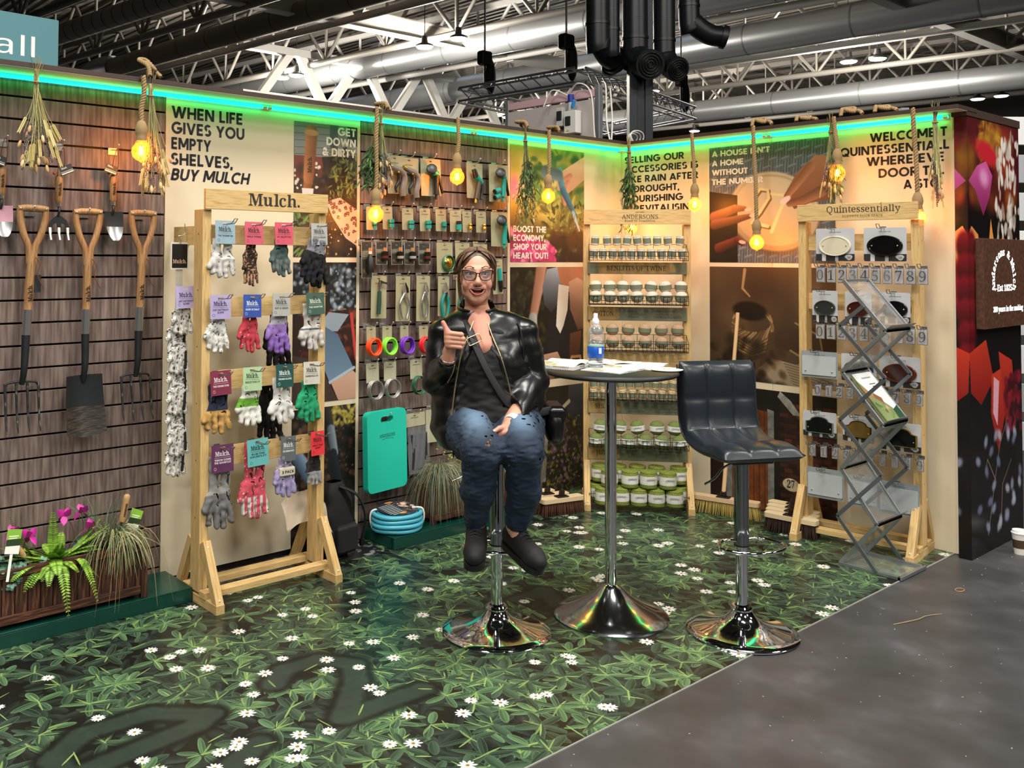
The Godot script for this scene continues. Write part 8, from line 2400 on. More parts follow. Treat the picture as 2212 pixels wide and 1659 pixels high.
# ---------------------------------------------------------------- twine stand, turned across the corner
func ball(kind: int, r: float, band: String, yarn: String, sd: int) -> Node3D:   # 0 round ball, 1 barrel, 2 upright spool
	var t := Node3D.new()
	var y := H(yarn)
	var b := B.new()
	var pr: Array
	if kind == 0: pr = [Vector2(0, -r * 0.92), Vector2(r * 0.5, -r * 0.88), Vector2(r * 0.85, -r * 0.6), Vector2(r, -0.1 * r), Vector2(r * 0.97, r * 0.3), Vector2(r * 0.8, r * 0.66), Vector2(r * 0.5, r * 0.88), Vector2(r * 0.16, r * 0.95), Vector2(r * 0.1, r * 0.8), Vector2(0, r * 0.75)]
	elif kind == 1: pr = [Vector2(0, -r * 1.25), Vector2(r * 0.82, -r * 1.22), Vector2(r * 0.95, -r * 0.9), Vector2(r, 0), Vector2(r * 0.95, r * 0.9), Vector2(r * 0.8, r * 1.2), Vector2(r * 0.2, r * 1.25), Vector2(0, r * 1.1)]
	else: pr = [Vector2(0, -r * 0.98), Vector2(r * 0.93, -r * 0.98), Vector2(r, -r * 0.8), Vector2(r, r * 0.8), Vector2(r * 0.94, r * 0.96), Vector2(r * 0.2, r * 1.0), Vector2(r * 0.14, r * 0.86), Vector2(0, r * 0.84)]
	b.lathe(pr, 18)
	obj("yarn", b, MT("yarn" + yarn + str(kind), noise_tex("yarn" + yarn, 0.05, 2, [[0.0, y.darkened(0.4)], [0.5, y], [1.0, y.lightened(0.15)]], 128), Vector3(9, 40, 9) if kind != 0 else Vector3(22, 32, 22), 0.85), t)
	var th := B.new()
	for k in 5:   # a few raised windings over the top
		var ring := []
		var ax := Vector3(sin(k * 1.3 + sd), 1.4, cos(k * 1.9 + sd)).normalized()
		if kind == 0:
			for p in ringpts(Vector3.ZERO, ax.cross(Vector3(cos(k * 2.0), 0.2, sin(k * 2.0))).normalized(), r * 0.985): ring.append(p * Vector3(1, 0.94, 1))
			th.tube(ring, r * 0.03, 4, false)
		else:
			for p in ringpts(Vector3(0, r * (-0.9 + 0.45 * k) * (1.0 if kind == 2 else 1.2), 0), Vector3(0.04, 1, 0.03 * (k - 2)), r * 0.985): ring.append(p)
			th.tube(ring, r * 0.035, 4, false)
	obj("winding", th, M(y.darkened(0.08), 0.85), t)
	if band != "":
		var h: float = [0.34, 0.62, 0.5][kind] * r
		var bm: float = [1.02, 1.02, 1.015][kind] * r
		obj("paper_band", B.new().lathe([Vector2(bm * 0.97, -h), Vector2(bm, -h * 0.99), Vector2(bm * 1.003, 0), Vector2(bm, h * 0.99), Vector2(bm * 0.97, h)], 20, Vector3(0, -0.02 * r, 0)), M(band, 0.6), t)
		if kind == 2 or band == "d9d8d2": words(t, "ANDERSONS", Vector3(0, h * 0.2, bm * 1.012), r * 0.2, M("4a4a48", 0.6), f_serif, 1, r * 1.15)
	return t

func basket(parent, y: float, w: float, d: float, h: float, back: float):
	var b := B.new()
	var z0 := 0.075
	var wr := 0.0016
	for k in [0.0, 0.5, 1.0]: b.tube([Vector3(-w / 2, y + h * k, z0 + d), Vector3(w / 2, y + h * k, z0 + d)], wr * 1.3, 5)
	for s in [-1, 1]:
		for k in [0.0, 1.0]: b.tube([Vector3(s * w / 2, y + (h if k == 0.0 else back) * (1.0 if k == 0 else 1.0), z0 + d * (1.0 - k)), Vector3(s * w / 2, y + (0.0 if k == 0.0 else 0.0), z0 + d * (1.0 - k))], wr, 5)
		b.tube([Vector3(s * w / 2, y + h, z0 + d), Vector3(s * w / 2, y + back, z0)], wr, 5)
		b.tube([Vector3(s * w / 2, y, z0 + d), Vector3(s * w / 2, y, z0)], wr, 5)
		b.tube([Vector3(s * w / 2, y + h * 0.5, z0 + d), Vector3(s * w / 2, y + h * 0.5, z0)], wr, 5)
	var n := int(w / 0.026)
	for i in n + 1:
		var x := -w / 2 + w * i / n
		b.tube([Vector3(x, y + h, z0 + d), Vector3(x, y, z0 + d), Vector3(x, y, z0)], wr, 4, false)
	for k in 4: b.tube([Vector3(-w / 2, y, z0 + d * k / 3.0), Vector3(w / 2, y, z0 + d * k / 3.0)], wr, 4, false)
	for k in [0.55, 1.0]: b.tube([Vector3(-w / 2, y + back * k, z0), Vector3(w / 2, y + back * k, z0)], wr, 4, false)
	for i in range(0, n + 1, 4):
		var x := -w / 2 + w * i / n
		b.tube([Vector3(x, y, z0), Vector3(x, y + back, z0)], wr, 4, false)
	obj("wire_basket", b, M("141414", 0.4, 0.4), parent)

func build_twine_stand():
	var at := Vector3(-0.557, 0, 0.553)
	var turn := atan2(-0.749, 0.663)
	var st := frame("pine display stand of twine balls set across the corner", at, turn, [], 0.70, false)
	words(st, "ANDERSONS", Vector3(0.02, 1.917, 0.0674), 0.027, M("3a2e22", 0.6), f_serif, 1, 0.235)
	words(st, "- EST 1820 -", Vector3(0.02, 1.947, 0.0674), 0.008, M("4a3e30", 0.6), f_serif, 1, 0.07)
	words(st, "Bred in Tradition", Vector3(0.02, 1.89, 0.0674), 0.013, M("4a3e30", 0.6), f_serif, 1, 0.2, Vector3.ZERO)
	var sage := "747861"
	var tan := "ae9058"
	var boards := [[1.575, 0.078, "BENEFITS OF TWINE", []], [1.272, 0.09, "COTTON", ["- Strong\n- Lightweight\n- Natural", "- Easy to handle\n- Heat-resistant\n- 100% biodegradable"]], [0.965, 0.11, "", []], [0.658, 0.095, "SISAL", ["- Natural fibre\n- Strong\n- Durable\n- Stretchability", "- Biodegradability\n- Pliability\n- Environmental friendly\n- Resistant to deterioration"]], [0.352, 0.096, "JUTE", ["- Durable\n- Strong\n- Stretch Resistant", "- Environmentally\n  friendly\n- Versatile"]]]
	for q in boards:
		var plain: bool = q[2] == ""
		var o := obj("sign_board", B.new().box(Vector3(0, q[0], 0.055), Vector3(0.645, q[1], 0.018), 0.0015), wood_pale(0) if plain else M(sage, 0.6), st)
		if plain: continue
		var long: bool = q[2].length() > 9
		var w := 0.5 if long else 0.205
		var x := 0.0 if long else -0.215
		var brush := PackedVector2Array([Vector2(-w / 2, -q[1] * 0.46), Vector2(w * 0.38, -q[1] * 0.43), Vector2(w / 2, -q[1] * 0.3), Vector2(w * 0.49, q[1] * 0.1), Vector2(w * 0.46, q[1] * 0.47), Vector2(-w / 2, q[1] * 0.48)])
		obj("painted_patch", B.new().prism(brush, 0.0, 0.0006, Basis.IDENTITY, Vector3(x, q[0], 0.064)), M(tan, 0.65), o)
		words(o, q[2], Vector3(x - 0.005, q[0], 0.0648), 0.03, M("221c16", 0.6), f_serif, 1, 0.385 if long else [0.135, 0.105, 0.09][["COTTON", "SISAL", "JUTE"].find(q[2])])
		for i in q[3].size(): words(o, q[3][i], Vector3([-0.07, 0.105][i], q[0], 0.0642), 0.0135, M("4a4c40", 0.6), f_serif, 0, [0.12, 0.185][i])
	var bl := [[1.628, 0.055], [1.338, 0.055], [1.033, 0.055], [0.712, 0.05], [0.405, 0.055], [0.045, 0.065]]
	for q in bl: basket(st, q[0], 0.63, 0.115, q[1], 0.105)
	# the balls: rows of [kind, radius, band, yarn, y of centre, depth, x positions, name, basket words]
	var cream := "d6ccbd"
	var rowz := [
		[1, 0.0265, "6f745c", cream, 1.757, 0.12, [-0.275, -0.197, -0.133, -0.067, -0.002, 0.06, 0.125, 0.193, 0.271], "upper row of white twine cylinders in the top basket"],
		[1, 0.0265, "6f745c", cream, 1.672, 0.15, [-0.285, -0.225, -0.163, -0.103, -0.042, 0.02, 0.084, 0.15, 0.214, 0.282], "lower row of white twine cylinders in the top basket"],
		[0, 0.0405, "6f745c", cream, 1.455, 0.12, [-0.272, -0.18, -0.095, -0.01, 0.086, 0.176, 0.276], "upper row of white cotton balls in the second basket"],
		[0, 0.0405, "6f745c", cream, 1.388, 0.145, [-0.272, -0.18, -0.095, -0.006, 0.09, 0.18, 0.276], "lower row of white cotton balls in the second basket"],
		[0, 0.0405, "6f745c", "b08f72", 1.172, 0.12, [-0.262, -0.164, -0.062, 0.045, 0.15, 0.255], "upper row of tan hemp balls in the third basket"],
		[0, 0.0405, "6f745c", "b08f72", 1.092, 0.145, [-0.262, -0.164, -0.062, 0.045, 0.15, 0.255], "lower row of tan hemp balls in the third basket"],
		[1, 0.0245, "6f745c", "cdb488", 0.815, 0.12, [-0.285, -0.225, -0.168, -0.112, -0.056, 0.0, 0.056, 0.112, 0.168, 0.224, 0.282], "upper row of straw sisal cylinders in the fourth basket"],
		[1, 0.0245, "6f745c", "cdb488", 0.752, 0.15, [-0.285, -0.222, -0.16, -0.098, -0.036, 0.026, 0.088, 0.15, 0.212, 0.276], "lower row of straw sisal cylinders in the fourth basket"],
		[0, 0.0475, "d9d8d2", "66753a", 0.535, 0.12, [-0.24, -0.12, -0.005, 0.12, 0.235], "upper row of green jute balls in the fifth basket"],
		[0, 0.0475, "d9d8d2", "66753a", 0.45, 0.145, [-0.27, -0.165, -0.06, 0.045, 0.152, 0.262], "lower row of green jute balls in the fifth basket"],
		[2, 0.054, "d9d8d2", "7c8a34", 0.228, 0.085, [-0.245, -0.125, 0.0, 0.122, 0.262], "rear upper row of green spools in the bottom basket"],
		[2, 0.054, "d9d8d2", "7c8a34", 0.212, 0.165, [-0.185, -0.055, 0.063, 0.185], "front upper row of green spools in the bottom basket"],
		[2, 0.054, "d9d8d2", "7c8a34", 0.105, 0.09, [-0.262, -0.13, 0.01, 0.14, 0.262], "rear lower row of green spools in the bottom basket"],
		[2, 0.054, "d9d8d2", "7c8a34", 0.1, 0.175, [-0.225, -0.112, 0.0, 0.112, 0.225], "front lower row of green spools in the bottom basket"]]
	var ordn := ["leftmost", "second from the left", "third from the left", "fourth from the left", "fifth from the left", "sixth from the left", "seventh from the left", "eighth from the left", "ninth from the left", "tenth from the left", "eleventh from the left"]
	var r := RandomNumberGenerator.new()
	r.seed = 5
	for q in rowz:
		var proto: Node3D = null
		for i in q[6].size():
			var t: Node3D
			if proto == null:
				proto = ball(q[0], q[1], q[2], q[3], q[6].size())
				t = proto
			else: t = proto.duplicate()
			t.name = numbered("twine_spool" if q[0] == 2 else "twine_ball")
			add_child(t)
			var lp := Vector3(q[6][i], q[4], q[5] + r.randf_range(-0.004, 0.004))
			t.position = at + lp.rotated(Vector3.UP, turn)
			t.rotation = Vector3(0, turn + r.randf_range(-0.3, 0.3), 0)
			if q[0] != 2: t.rotate_object_local(Vector3(0, 0, 1), r.randf_range(-0.14, 0.14))
			tag(t, "%s of the %s" % [ordn[i] if i < q[6].size() - 1 else "rightmost", q[7]], "twine", q[7])

# ---------------------------------------------------------------- house sign stand by the right wall
func build_sign_stand():
	var at := Vector3(-0.237, 0, 1.894)
	var turn := atan2(-0.9913, 0.1315)
	var st := frame("pine display stand of house number signs by the right wall", at, turn, [1.742, 1.39, 1.035, 0.67], 0.665)
	words(st, "Quintessentially", Vector3(0.04, 1.932, 0.0674), 0.036, M("2c241c", 0.6), f_serif, 1, 0.4)
	words(st, "ELEVATE YOUR SPACE", Vector3(0.04, 1.893, 0.0674), 0.011, M("5a5040", 0.6), f_serif, 1, 0.22)
	obj("accent", B.new().beam(Vector3(0.135, 1.958, 0.0676), Vector3(0.145, 1.967, 0.0676), 0.003, 0.001), M("2c241c", 0.6), st)
	var place := func(o: Node3D, p: Vector3):
		o.position = at + p.rotated(Vector3.UP, turn)
		o.rotation.y = turn
	var white := M("b5b6b8", 0.45)
	var cardp := Pic.new(96, 120, H("b9babd"), 81)
	cardp.poly([[0, 98], [100, 98], [100, 125], [0, 125]], H("2a2a2e")); cardp.poly([[16, 98], [26, 98], [26, 125], [16, 125]], H("c9cacc")); cardp.poly([[50, 98], [58, 98], [58, 125], [50, 125]], H("a9aaac"))
	cardp.ell(84, 108, 10, 8, 0, H("b4b4b0"), 0.05)
	var cm := print_mat("plaquecard", cardp.tex(), 0.4)
	# [s, y top, y bottom, half width, kind, colour, rim, label]
	var P := [
		[-0.105, 1.822, 1.632, 0.108, "oval", "cfc8b0", "d8d2bc", "cream oval house plaque, top left of the sign stand"],
		[0.165, 1.822, 1.632, 0.112, "oval", "0c0b0b", "141312", "large black oval house plaque, top right of the sign stand"],
		[-0.165, 1.458, 1.272, 0.072, "oval", "2c302e", "3a3e3a", "dark green grey oval plaque, left of the second sign row"],
		[0.02, 1.458, 1.272, 0.072, "oval", "3a140c", "4a1c12", "brown oval plaque behind the leaflet rack in the second sign row"],
		[0.215, 1.458, 1.285, 0.078, "oval", "0c0c0d", "161618", "black oval plaque, right of the second sign row"],
		[-0.2, 1.1, 0.945, 0.105, "frost", "a9aeb0", "", "frosted blank plaque, left of the third sign row"],
		[0.02, 1.1, 0.945, 0.095, "oval", "2a2d2e", "3a3d3e", "dark grey oval plaque in the middle of the third sign row"],
		[0.235, 1.103, 0.932, 0.105, "oval", "3c1a10", "5a2a1a", "brown oval plaque with gold screws, right of the third sign row"],
		[-0.2, 0.748, 0.6, 0.095, "arch", "0c0b0b", "b9bbbb", "black arched plaque with silver edge, left of the fourth sign row"],
		[0.015, 0.748, 0.6, 0.085, "arch", "6a5424", "5a481f", "bronze arched plaque in the middle of the fourth sign row"],
		[0.235, 0.738, 0.58, 0.105, "arch", "0c0b0b", "c9a24c", "black arched plaque with gold edge, right of the fourth sign row"],
		[-0.17, 0.42, 0.245, 0.105, "frost", "a2a8aa", "", "frosted blank plaque, left of the lowest sign row"],
		[0.035, 0.41, 0.235, 0.085, "frost", "a2a8aa", "", "frosted blank plaque in the middle of the lowest sign row"],
		[0.225, 0.405, 0.225, 0.105, "frost", "a2a8aa", "", "frosted blank plaque, right of the lowest sign row"]]
	for q in P:
		var t := thing("house_plaque", q[7], "house plaque")
		place.call(t, Vector3(q[0], q[1], 0.085))
		var w: float = q[3] * 2.0
		var h: float = q[1] - q[2]
		var y: float = -h * 0.54
		var frost: bool = q[4] == "frost"
		var cd := B.new()
		cd.prism(rrect(w, h, 0.008, 3, Vector2(0, -h / 2)), 0.0, 0.002)
		obj("backing_card", cd, M("8f9698", 0.25) if frost else cm, t)
		words(t, "Quintessentially", Vector3(0, -0.022, 0.0022), 0.006, M("6a6a6c", 0.6), f_serif, 1, 0.065)
		prong(t, Vector3(-0.01, -0.004, -0.01), 0.11)
		var m := M(q[5], 0.18)
		if q[4] == "oval":
			var fl := minf(0.72, h * 0.62 / (w * 0.84))
			obj("plaque_rim", B.new().lathe([Vector2(w * 0.42, 0.0), Vector2(w * 0.42, 0.008), Vector2(w * 0.405, 0.012), Vector2(w * 0.37, 0.012), Vector2(w * 0.355, 0.008), Vector2(0, 0.008)], 40, Vector3(0, y, 0.003), Basis(Vector3.RIGHT, PI / 2), fl), M(q[6], 0.18), t)
			obj("plaque_face", B.new().lathe([Vector2(w * 0.35, 0.0), Vector2(w * 0.345, 0.0095), Vector2(0, 0.0095)], 40, Vector3(0, y, 0.003), Basis(Vector3.RIGHT, PI / 2), fl), m, t)
			for s in [-1, 1]: obj("screw", B.new().ell(Vector3(s * w * 0.3, y, 0.0125), Vector3(0.005, 0.005, 0.003), 8, 6), M("c9b878", 0.25, 0.9), t)
		elif frost:
			obj("plaque_face", B.new().prism(rrect(w * 0.92, h * 0.72, 0.006, 3, Vector2(0, y)), 0.003, 0.009), M("b4babc", 0.35), t)
			for s in [-1, 1]: obj("screw", B.new().ell(Vector3(s * w * 0.36, y - h * 0.2, 0.011), Vector3(0.005, 0.005, 0.004), 8, 6), M("b9bbbc", 0.25, 0.8), t)
		else:
			var arch := func(k: float) -> PackedVector2Array:
				var p := PackedVector2Array()
				var ww := w * 0.42 * k
				p.append(Vector2(-ww, y - h * 0.3 * k)); p.append(Vector2(ww, y - h * 0.3 * k)); p.append(Vector2(ww, y + h * 0.14 * k)); p.append(Vector2(ww * 0.82, y + h * 0.16 * k))
				for i in 13:
					var a := PI * i / 12.0
					p.append(Vector2(cos(a) * ww * 0.66, y + h * (0.19 + 0.17 * sin(a)) * k))
				p.append(Vector2(-ww * 0.82, y + h * 0.16 * k)); p.append(Vector2(-ww, y + h * 0.14 * k))
				return p
			obj("plaque_rim", B.new().prism(arch.call(1.0), 0.003, 0.01), M(q[6], 0.25, 0.8), t)
			obj("plaque_face", B.new().prism(arch.call(0.9), 0.009, 0.0115), m, t)
			for s in [-1, 1]: obj("screw", B.new().ell(Vector3(s * w * 0.33, y - h * 0.1, 0.013), Vector3(0.0045, 0.0045, 0.003), 8, 6), M("c9b878", 0.25, 0.9), t)
		var pn := obj("size_badge", B.new().lathe([Vector2(0.015, 0.0), Vector2(0.015, 0.002), Vector2(0, 0.002)], 20, Vector3(w * 0.36, -h + 0.02, 0.002), Basis(Vector3.RIGHT, PI / 2)), M("a9aaa4", 0.5), t)
		if not frost: words(pn, "68", Vector3(w * 0.36, -h + 0.02, 0.0042), 0.012, M("2a2a2a", 0.5), f_serif, 1, 0.016)
	# rows of single numbers
	var bag := M(Color(0.86, 0.85, 0.86, 0.35), 0.12)
	bag.transparency = BaseMaterial3D.TRANSPARENCY_ALPHA
	var silver := M("c2c3c4", 0.2, 0.9)
	var R := [[1.595, 1.505, -0.185, 0.0605, silver, "top row of silver house numbers", 0.05], [1.262, 1.175, -0.19, 0.0605, M("a9a294", 0.25, 0.8), "second row of house numbers", 0.05], [0.91, 0.84, -0.205, 0.06, silver, "third row of house numbers", 0.036], [0.555, 0.485, -0.24, 0.064, silver, "fourth row of house numbers", 0.036]]
	for q in R:
		for i in 10:
			var t := thing("number_pack", "clear pack with a %s in the %s" % [["zero", "one", "two", "three", "four", "five", "six", "seven", "eight", "nine"][i], q[5]], "house number")
			var h: float = q[0] - q[1]
			place.call(t, Vector3(q[2] + i * q[3], q[0], 0.09))
			obj("backing_card", B.new().box(Vector3(0, -h / 2, 0.0), Vector3(q[6], h, 0.0012)), M("7d7a7c", 0.5), t)
			obj("clear_blister", B.new().box(Vector3(0, -h / 2 - 0.002, 0.008), Vector3(q[6] - 0.004, h - 0.008, 0.014), 0.004), bag, t)
			words(t, str(i), Vector3(0, -h * 0.52, 0.012), h * 0.62, q[4], f_serif, 1, 0.0, Vector3.ZERO, "number", 0.006)
			prong(t, Vector3(0, 0.002, -0.03), 0.12)

# ---------------------------------------------------------------- planters
func charred(ax: int) -> StandardMaterial3D:
	var t := noise_tex("charred", 0.013, 5, [[0.0, "1c0f0a"], [0.42, "3a1e12"], [0.6, "54301c"], [0.75, "6e4428"], [1.0, "2a1610"]])
	var sc := Vector3(8, 8, 8)
	sc[ax] = 0.8
	return MT("charred%d" % ax, t, sc, 0.6)

func planter(label: String, at: Vector3, l: float, d: float, h: float) -> Node3D:
	var t := thing("planter", label, "planter", at)
	var n := int(l / 0.052)
	var m := charred(1)
	for i in n:
		var w := l / n
		obj("slat", B.new().box(Vector3(-l / 2 + w * (i + 0.5), h * 0.53, d / 2 - 0.012), Vector3(w - 0.0025, h * 0.8, 0.012), 0.002), m, t)
	for s in [-1, 1]:
		for k in 3: obj("end_slat", B.new().box(Vector3(s * (l / 2 - 0.008), h * 0.53, (k - 1) * d * 0.3), Vector3(0.012, h * 0.8, d * 0.29), 0.002), m, t)
		for z in [-1, 1]: obj("leg", B.new().box(Vector3(s * (l / 2 - 0.012), h * 0.485, z * (d / 2 - 0.012)), Vector3(0.03, h * 0.97, 0.03), 0.002), m, t)
	obj("back_panel", B.new().box(Vector3(0, h * 0.53, -d / 2 + 0.012), Vector3(l - 0.02, h * 0.8, 0.012)), m, t)
	obj("rim_board", B.new().box(Vector3(-0.01, h * 0.955, d / 2 - 0.004), Vector3(l - 0.04, 0.035, 0.018), 0.002), charred(0), t)
	obj("skirt_board", B.new().box(Vector3(-0.01, h * 0.165, d / 2 - 0.003), Vector3(l - 0.04, 0.036, 0.018), 0.002), charred(0), t)
	obj("soil", B.new().box(Vector3(0, h * 0.84, 0), Vector3(l - 0.03, 0.02, d - 0.03)), M("17110c", 0.95), t)
	return t

func grass(b: B, at: Vector3, n: int, l0: float, l1: float, spread: float, droop: float, cols: Array, r: RandomNumberGenerator, wd := 0.0022):
	for i in n:
		var a := r.randf() * TAU
		var l := r.randf_range(l0, l1)
		var o := Vector3(cos(a), 0, sin(a))
		var s := spread * r.randf_range(0.3, 1.0)
		var p0 := at + o * 0.02 * r.randf()
		var dz := Vector3(r.randf_range(-0.02, 0.02), 0, r.randf_range(-0.02, 0.02))
		var p1 := p0 + Vector3(0, l * 0.45, 0) + o * s * 0.35 + dz
		var p2 := p0 + Vector3(0, l * 0.5 - droop * l * 0.35, 0) + o * s * 0.8 + dz * 2.0
		var p3 := p0 + Vector3(0, l * 0.35 - droop * l * 0.95, 0) + o * s * 1.05 + dz * 3.0
		if droop <= 0.0:
			p2 = p0 + Vector3(0, l * 0.8, 0) + o * s * 0.6 + dz * 2.0
			p3 = p0 + Vector3(0, l, 0) + o * s + dz * 3.0
		b.col = lin(cols[r.randi() % cols.size()])
		b.tube(spline([p0, p1, p2, p3], 4), [wd, wd, wd, wd, wd, wd * 0.95, wd * 0.9, wd * 0.85, wd * 0.75, wd * 0.6, wd * 0.5, wd * 0.35, wd * 0.15], 3, false, 0.4)

func frond(b: B, a: Vector3, dir: Vector3, l: float, droop: float, r: RandomNumberGenerator, wmax := 0.042):
	var up := Vector3.UP
	var pts := []
	for i in 15:
		var t := i / 14.0
		pts.append(a + dir * l * t + up * (l * 0.5 * t - droop * l * t * t))
	b.col = lin("7d8a3c")
	b.tube(pts, [0.0018, 0.0017, 0.0016, 0.0016, 0.0015, 0.0014, 0.0013, 0.0012, 0.0011, 0.001, 0.001, 0.0009, 0.0008, 0.0007, 0.0005], 4, false)
	var side := dir.cross(up).normalized()
	for i in range(1, 30):
		var t := i / 30.0
		var k := int(t * 14)
		var p: Vector3 = pts[k].lerp(pts[mini(k + 1, 14)], t * 14 - k)
		var tg: Vector3 = (pts[mini(k + 1, 14)] - pts[k]).normalized()
		var w := wmax * pow(sin(PI * (0.1 + 0.86 * t)), 0.7)
		b.col = lin(["6f9a2c", "86b03a", "5a8424", "97c04a", "7aa634"][r.randi() % 5])
		for s in [-1.0, 1.0]:
			b.leaf(p, p + side * s * w + tg * w * 0.35 - up * w * 0.12, w * 0.22, side.cross(tg) * -1.0, 0.0, 2)

func build_plants():
	var r := RandomNumberGenerator.new()
	r.seed = 31
	planter("long charred wood planter of fern and cyclamen on the plinth", Vector3(-4.33, 0.0702, 0.2), 0.95, 0.17, 0.245)
	planter("short charred wood planter with trailing grass behind the woman", Vector3(-1.77, 0.0702, 0.165), 0.62, 0.16, 0.225)
	# fern
	var f := thing("fern", "bright green fern spilling over the long planter", "fern", Vector3(-4.25, 0.3, 0.2))
	for i in 46:
		var b := B.new()
		var a := r.randf() * TAU
		if i % 3 == 0: a = r.randf_range(0.3, 2.8)
		var d := Vector3(cos(a), 0, sin(a) * 0.75)
		frond(b, Vector3(r.randf_range(-0.03, 0.03), -0.005, r.randf_range(-0.03, 0.03)), d, r.randf_range(0.15, 0.25), r.randf_range(-0.1, 0.9), r, r.randf_range(0.02, 0.03))
		obj("frond", b, VC(0.55, 0.0, "leaf"), f)
	for q in [[Vector3(-0.06, 0, -0.02), Vector3(-0.5, 0, 0.1), 0.27, -0.35], [Vector3(0.0, 0, 0), Vector3(-0.06, 0, 0.1), 0.26, -0.35], [Vector3(0.04, 0, 0), Vector3(0.62, 0, 0.1), 0.26, -0.1], [Vector3(-0.01, 0, 0.06), Vector3(0.05, 0, 0.55), 0.24, 1.35], [Vector3(0.06, 0, 0.06), Vector3(0.3, 0, 0.45), 0.25, 1.2]]:
		var b := B.new()
		frond(b, q[0], q[1], q[2], q[3], r, 0.026)
		obj("frond", b, VC(0.55, 0.0, "leaf"), f)
	# cyclamen
	for q in [[Vector3(-4.41, 0.28, 0.19), "magenta cyclamen left of the fern", [Vector3(-0.02, 0.17, 0.02), Vector3(0.045, 0.15, 0.04)]], [Vector3(-4.1, 0.28, 0.17), "magenta cyclamen between the fern and the grass", [Vector3(-0.02, 0.2, 0.0), Vector3(0.0, 0.14, 0.05), Vector3(-0.09, 0.19, -0.02)]]]:
		var c := thing("cyclamen", q[1], "flower", q[0])
		for p in q[2]:
			var fl: Vector3 = p
			obj("flower_stem", B.new().tube(spline([Vector3(fl.x * 0.4, 0, fl.z * 0.4), fl * 0.6 + Vector3(0, 0.02, 0), fl], 4), 0.0018, 5), M("5a2c30", 0.6), c)
			for k in 5:
				var a := TAU * k / 5.0 + fl.x * 20.0
				var b := B.new()
				var o := Vector3(cos(a), 0, sin(a))
				b.leaf(fl, fl + o * 0.03 + Vector3(0, 0.03 * (1.0 if k % 3 else -1.2), 0), 0.016, Vector3(0, 1, 0.3) + o, 0.008, 4)
				obj("petal", b, M("b51c8c", 0.5), c)
		var lv := B.new()
		for i in 26:
			var a := r.randf() * TAU
			var rr := r.randf_range(0.02, 0.09)
			var ce := Vector3(cos(a) * rr, r.randf_range(0.0, 0.07), sin(a) * rr * 0.9)
			lv.col = lin(["2f5a48", "3f6f5a", "274c3c", "56806a"][i % 4])
			lv.ell(ce, Vector3(0.026, 0.0025, 0.022), 10, 4, Basis(Vector3(r.randf(), 0.2, r.randf()).normalized(), r.randf_range(-0.7, 0.7)))
		obj("leaves", lv, VC(0.5, 0.0, "leaf"), c)
	var gp := thing("geranium", "grey green lobed leaf plant at the left edge of the long planter", "plant", Vector3(-4.43, 0.27, 0.26))
	var gb := B.new()
	for i in 34:
		var ce := Vector3(r.randf_range(-0.06, 0.12), r.randf_range(-0.03, 0.06), r.randf_range(-0.02, 0.03))
		gb.col = lin(["4f7a64", "3f6a54", "6a9480", "2f5544"][i % 4])
		var ba := Basis(Vector3.RIGHT, r.randf_range(0.3, 1.1)) * Basis(Vector3.UP, r.randf() * 6.0)
		for k in 5: gb.ell(ce + ba * Vector3(cos(k * 1.256) * 0.012, 0, sin(k * 1.256) * 0.012), Vector3(0.0115, 0.0018, 0.0095), 8, 4, ba * Basis(Vector3.UP, -k * 1.256))
	obj("leaves", gb, VC(0.55, 0.0, "leaf"), gp)
	# grasses
	var g1 := thing("sedge_grass", "variegated arching grass at the right end of the long planter", "grass plant", Vector3(-3.97, 0.285, 0.21))
	var b1 := B.new()
	grass(b1, Vector3(-0.02, 0.0, 0.0), 190, 0.15, 0.28, 0.19, 0.62, ["8a9a6a", "6f8458", "a8a878", "b8b088", "5a7048", "c4b48a"], r, 0.0026)
	grass(b1, Vector3(-0.06, -0.01, -0.03), 80, 0.16, 0.3, 0.15, 0.0, ["6f8468", "8a9a80", "56705a"], r, 0.0014)
	grass(b1, Vector3(0.03, -0.01, 0.06), 22, 0.18, 0.28, 0.2, 1.15, ["b8a070", "c4b080", "9a8a58"], r, 0.0018)
	stuff(obj("blades", b1, VC(0.6, 0.0, "leaf"), g1))
	var g2 := thing("fescue_grass", "blue grey grass trailing over the short planter", "grass plant", Vector3(-1.98, 0.275, 0.18))
	var b2 := B.new()
	grass(b2, Vector3(0, -0.01, 0.0), 320, 0.18, 0.34, 0.22, 0.9, ["7a8470", "8f9a84", "5f6c58", "a0946c", "6a7862", "b0a47c"], r, 0.0016)
	stuff(obj("blades", b2, VC(0.65, 0.0, "leaf"), g2))
	for q in [[Vector3(-1.78, 0.28, 0.16), "light green bushy plant behind the trailing grass", ["8a9a34", "a0ac48", "6a7c28"]], [Vector3(-1.58, 0.27, 0.17), "green creeping plant at the right of the short planter", ["6f8434", "84983f", "55682a"]]]:
		var sp := thing("bedding_plant", q[1], "plant", q[0])
		var sb := B.new()
		for i in 240:
			var p := Vector3(r.randfn(0.0, 0.06), r.randf_range(-0.04, 0.13) + (0.07 if q[0].x < -1.7 else 0.0), r.randfn(0.0, 0.035))
			sb.col = lin(q[2][i % 3])
			sb.leaf(p, p + Vector3(r.randf_range(-0.02, 0.02), r.randf_range(-0.006, 0.02), r.randf_range(-0.02, 0.02)), 0.006, Vector3(r.randf_range(-0.5, 0.5), 1, 0.5), 0.0, 2)
		for i in 14: sb.tube([Vector3(r.randfn(0.0, 0.02), -0.04, r.randfn(0.0, 0.015)), Vector3(r.randfn(0.0, 0.06), r.randf_range(0.05, 0.16), r.randfn(0.0, 0.03))], 0.0012, 4, false)
		obj("foliage", sb, VC(0.6, 0.0, "leaf"), sp)
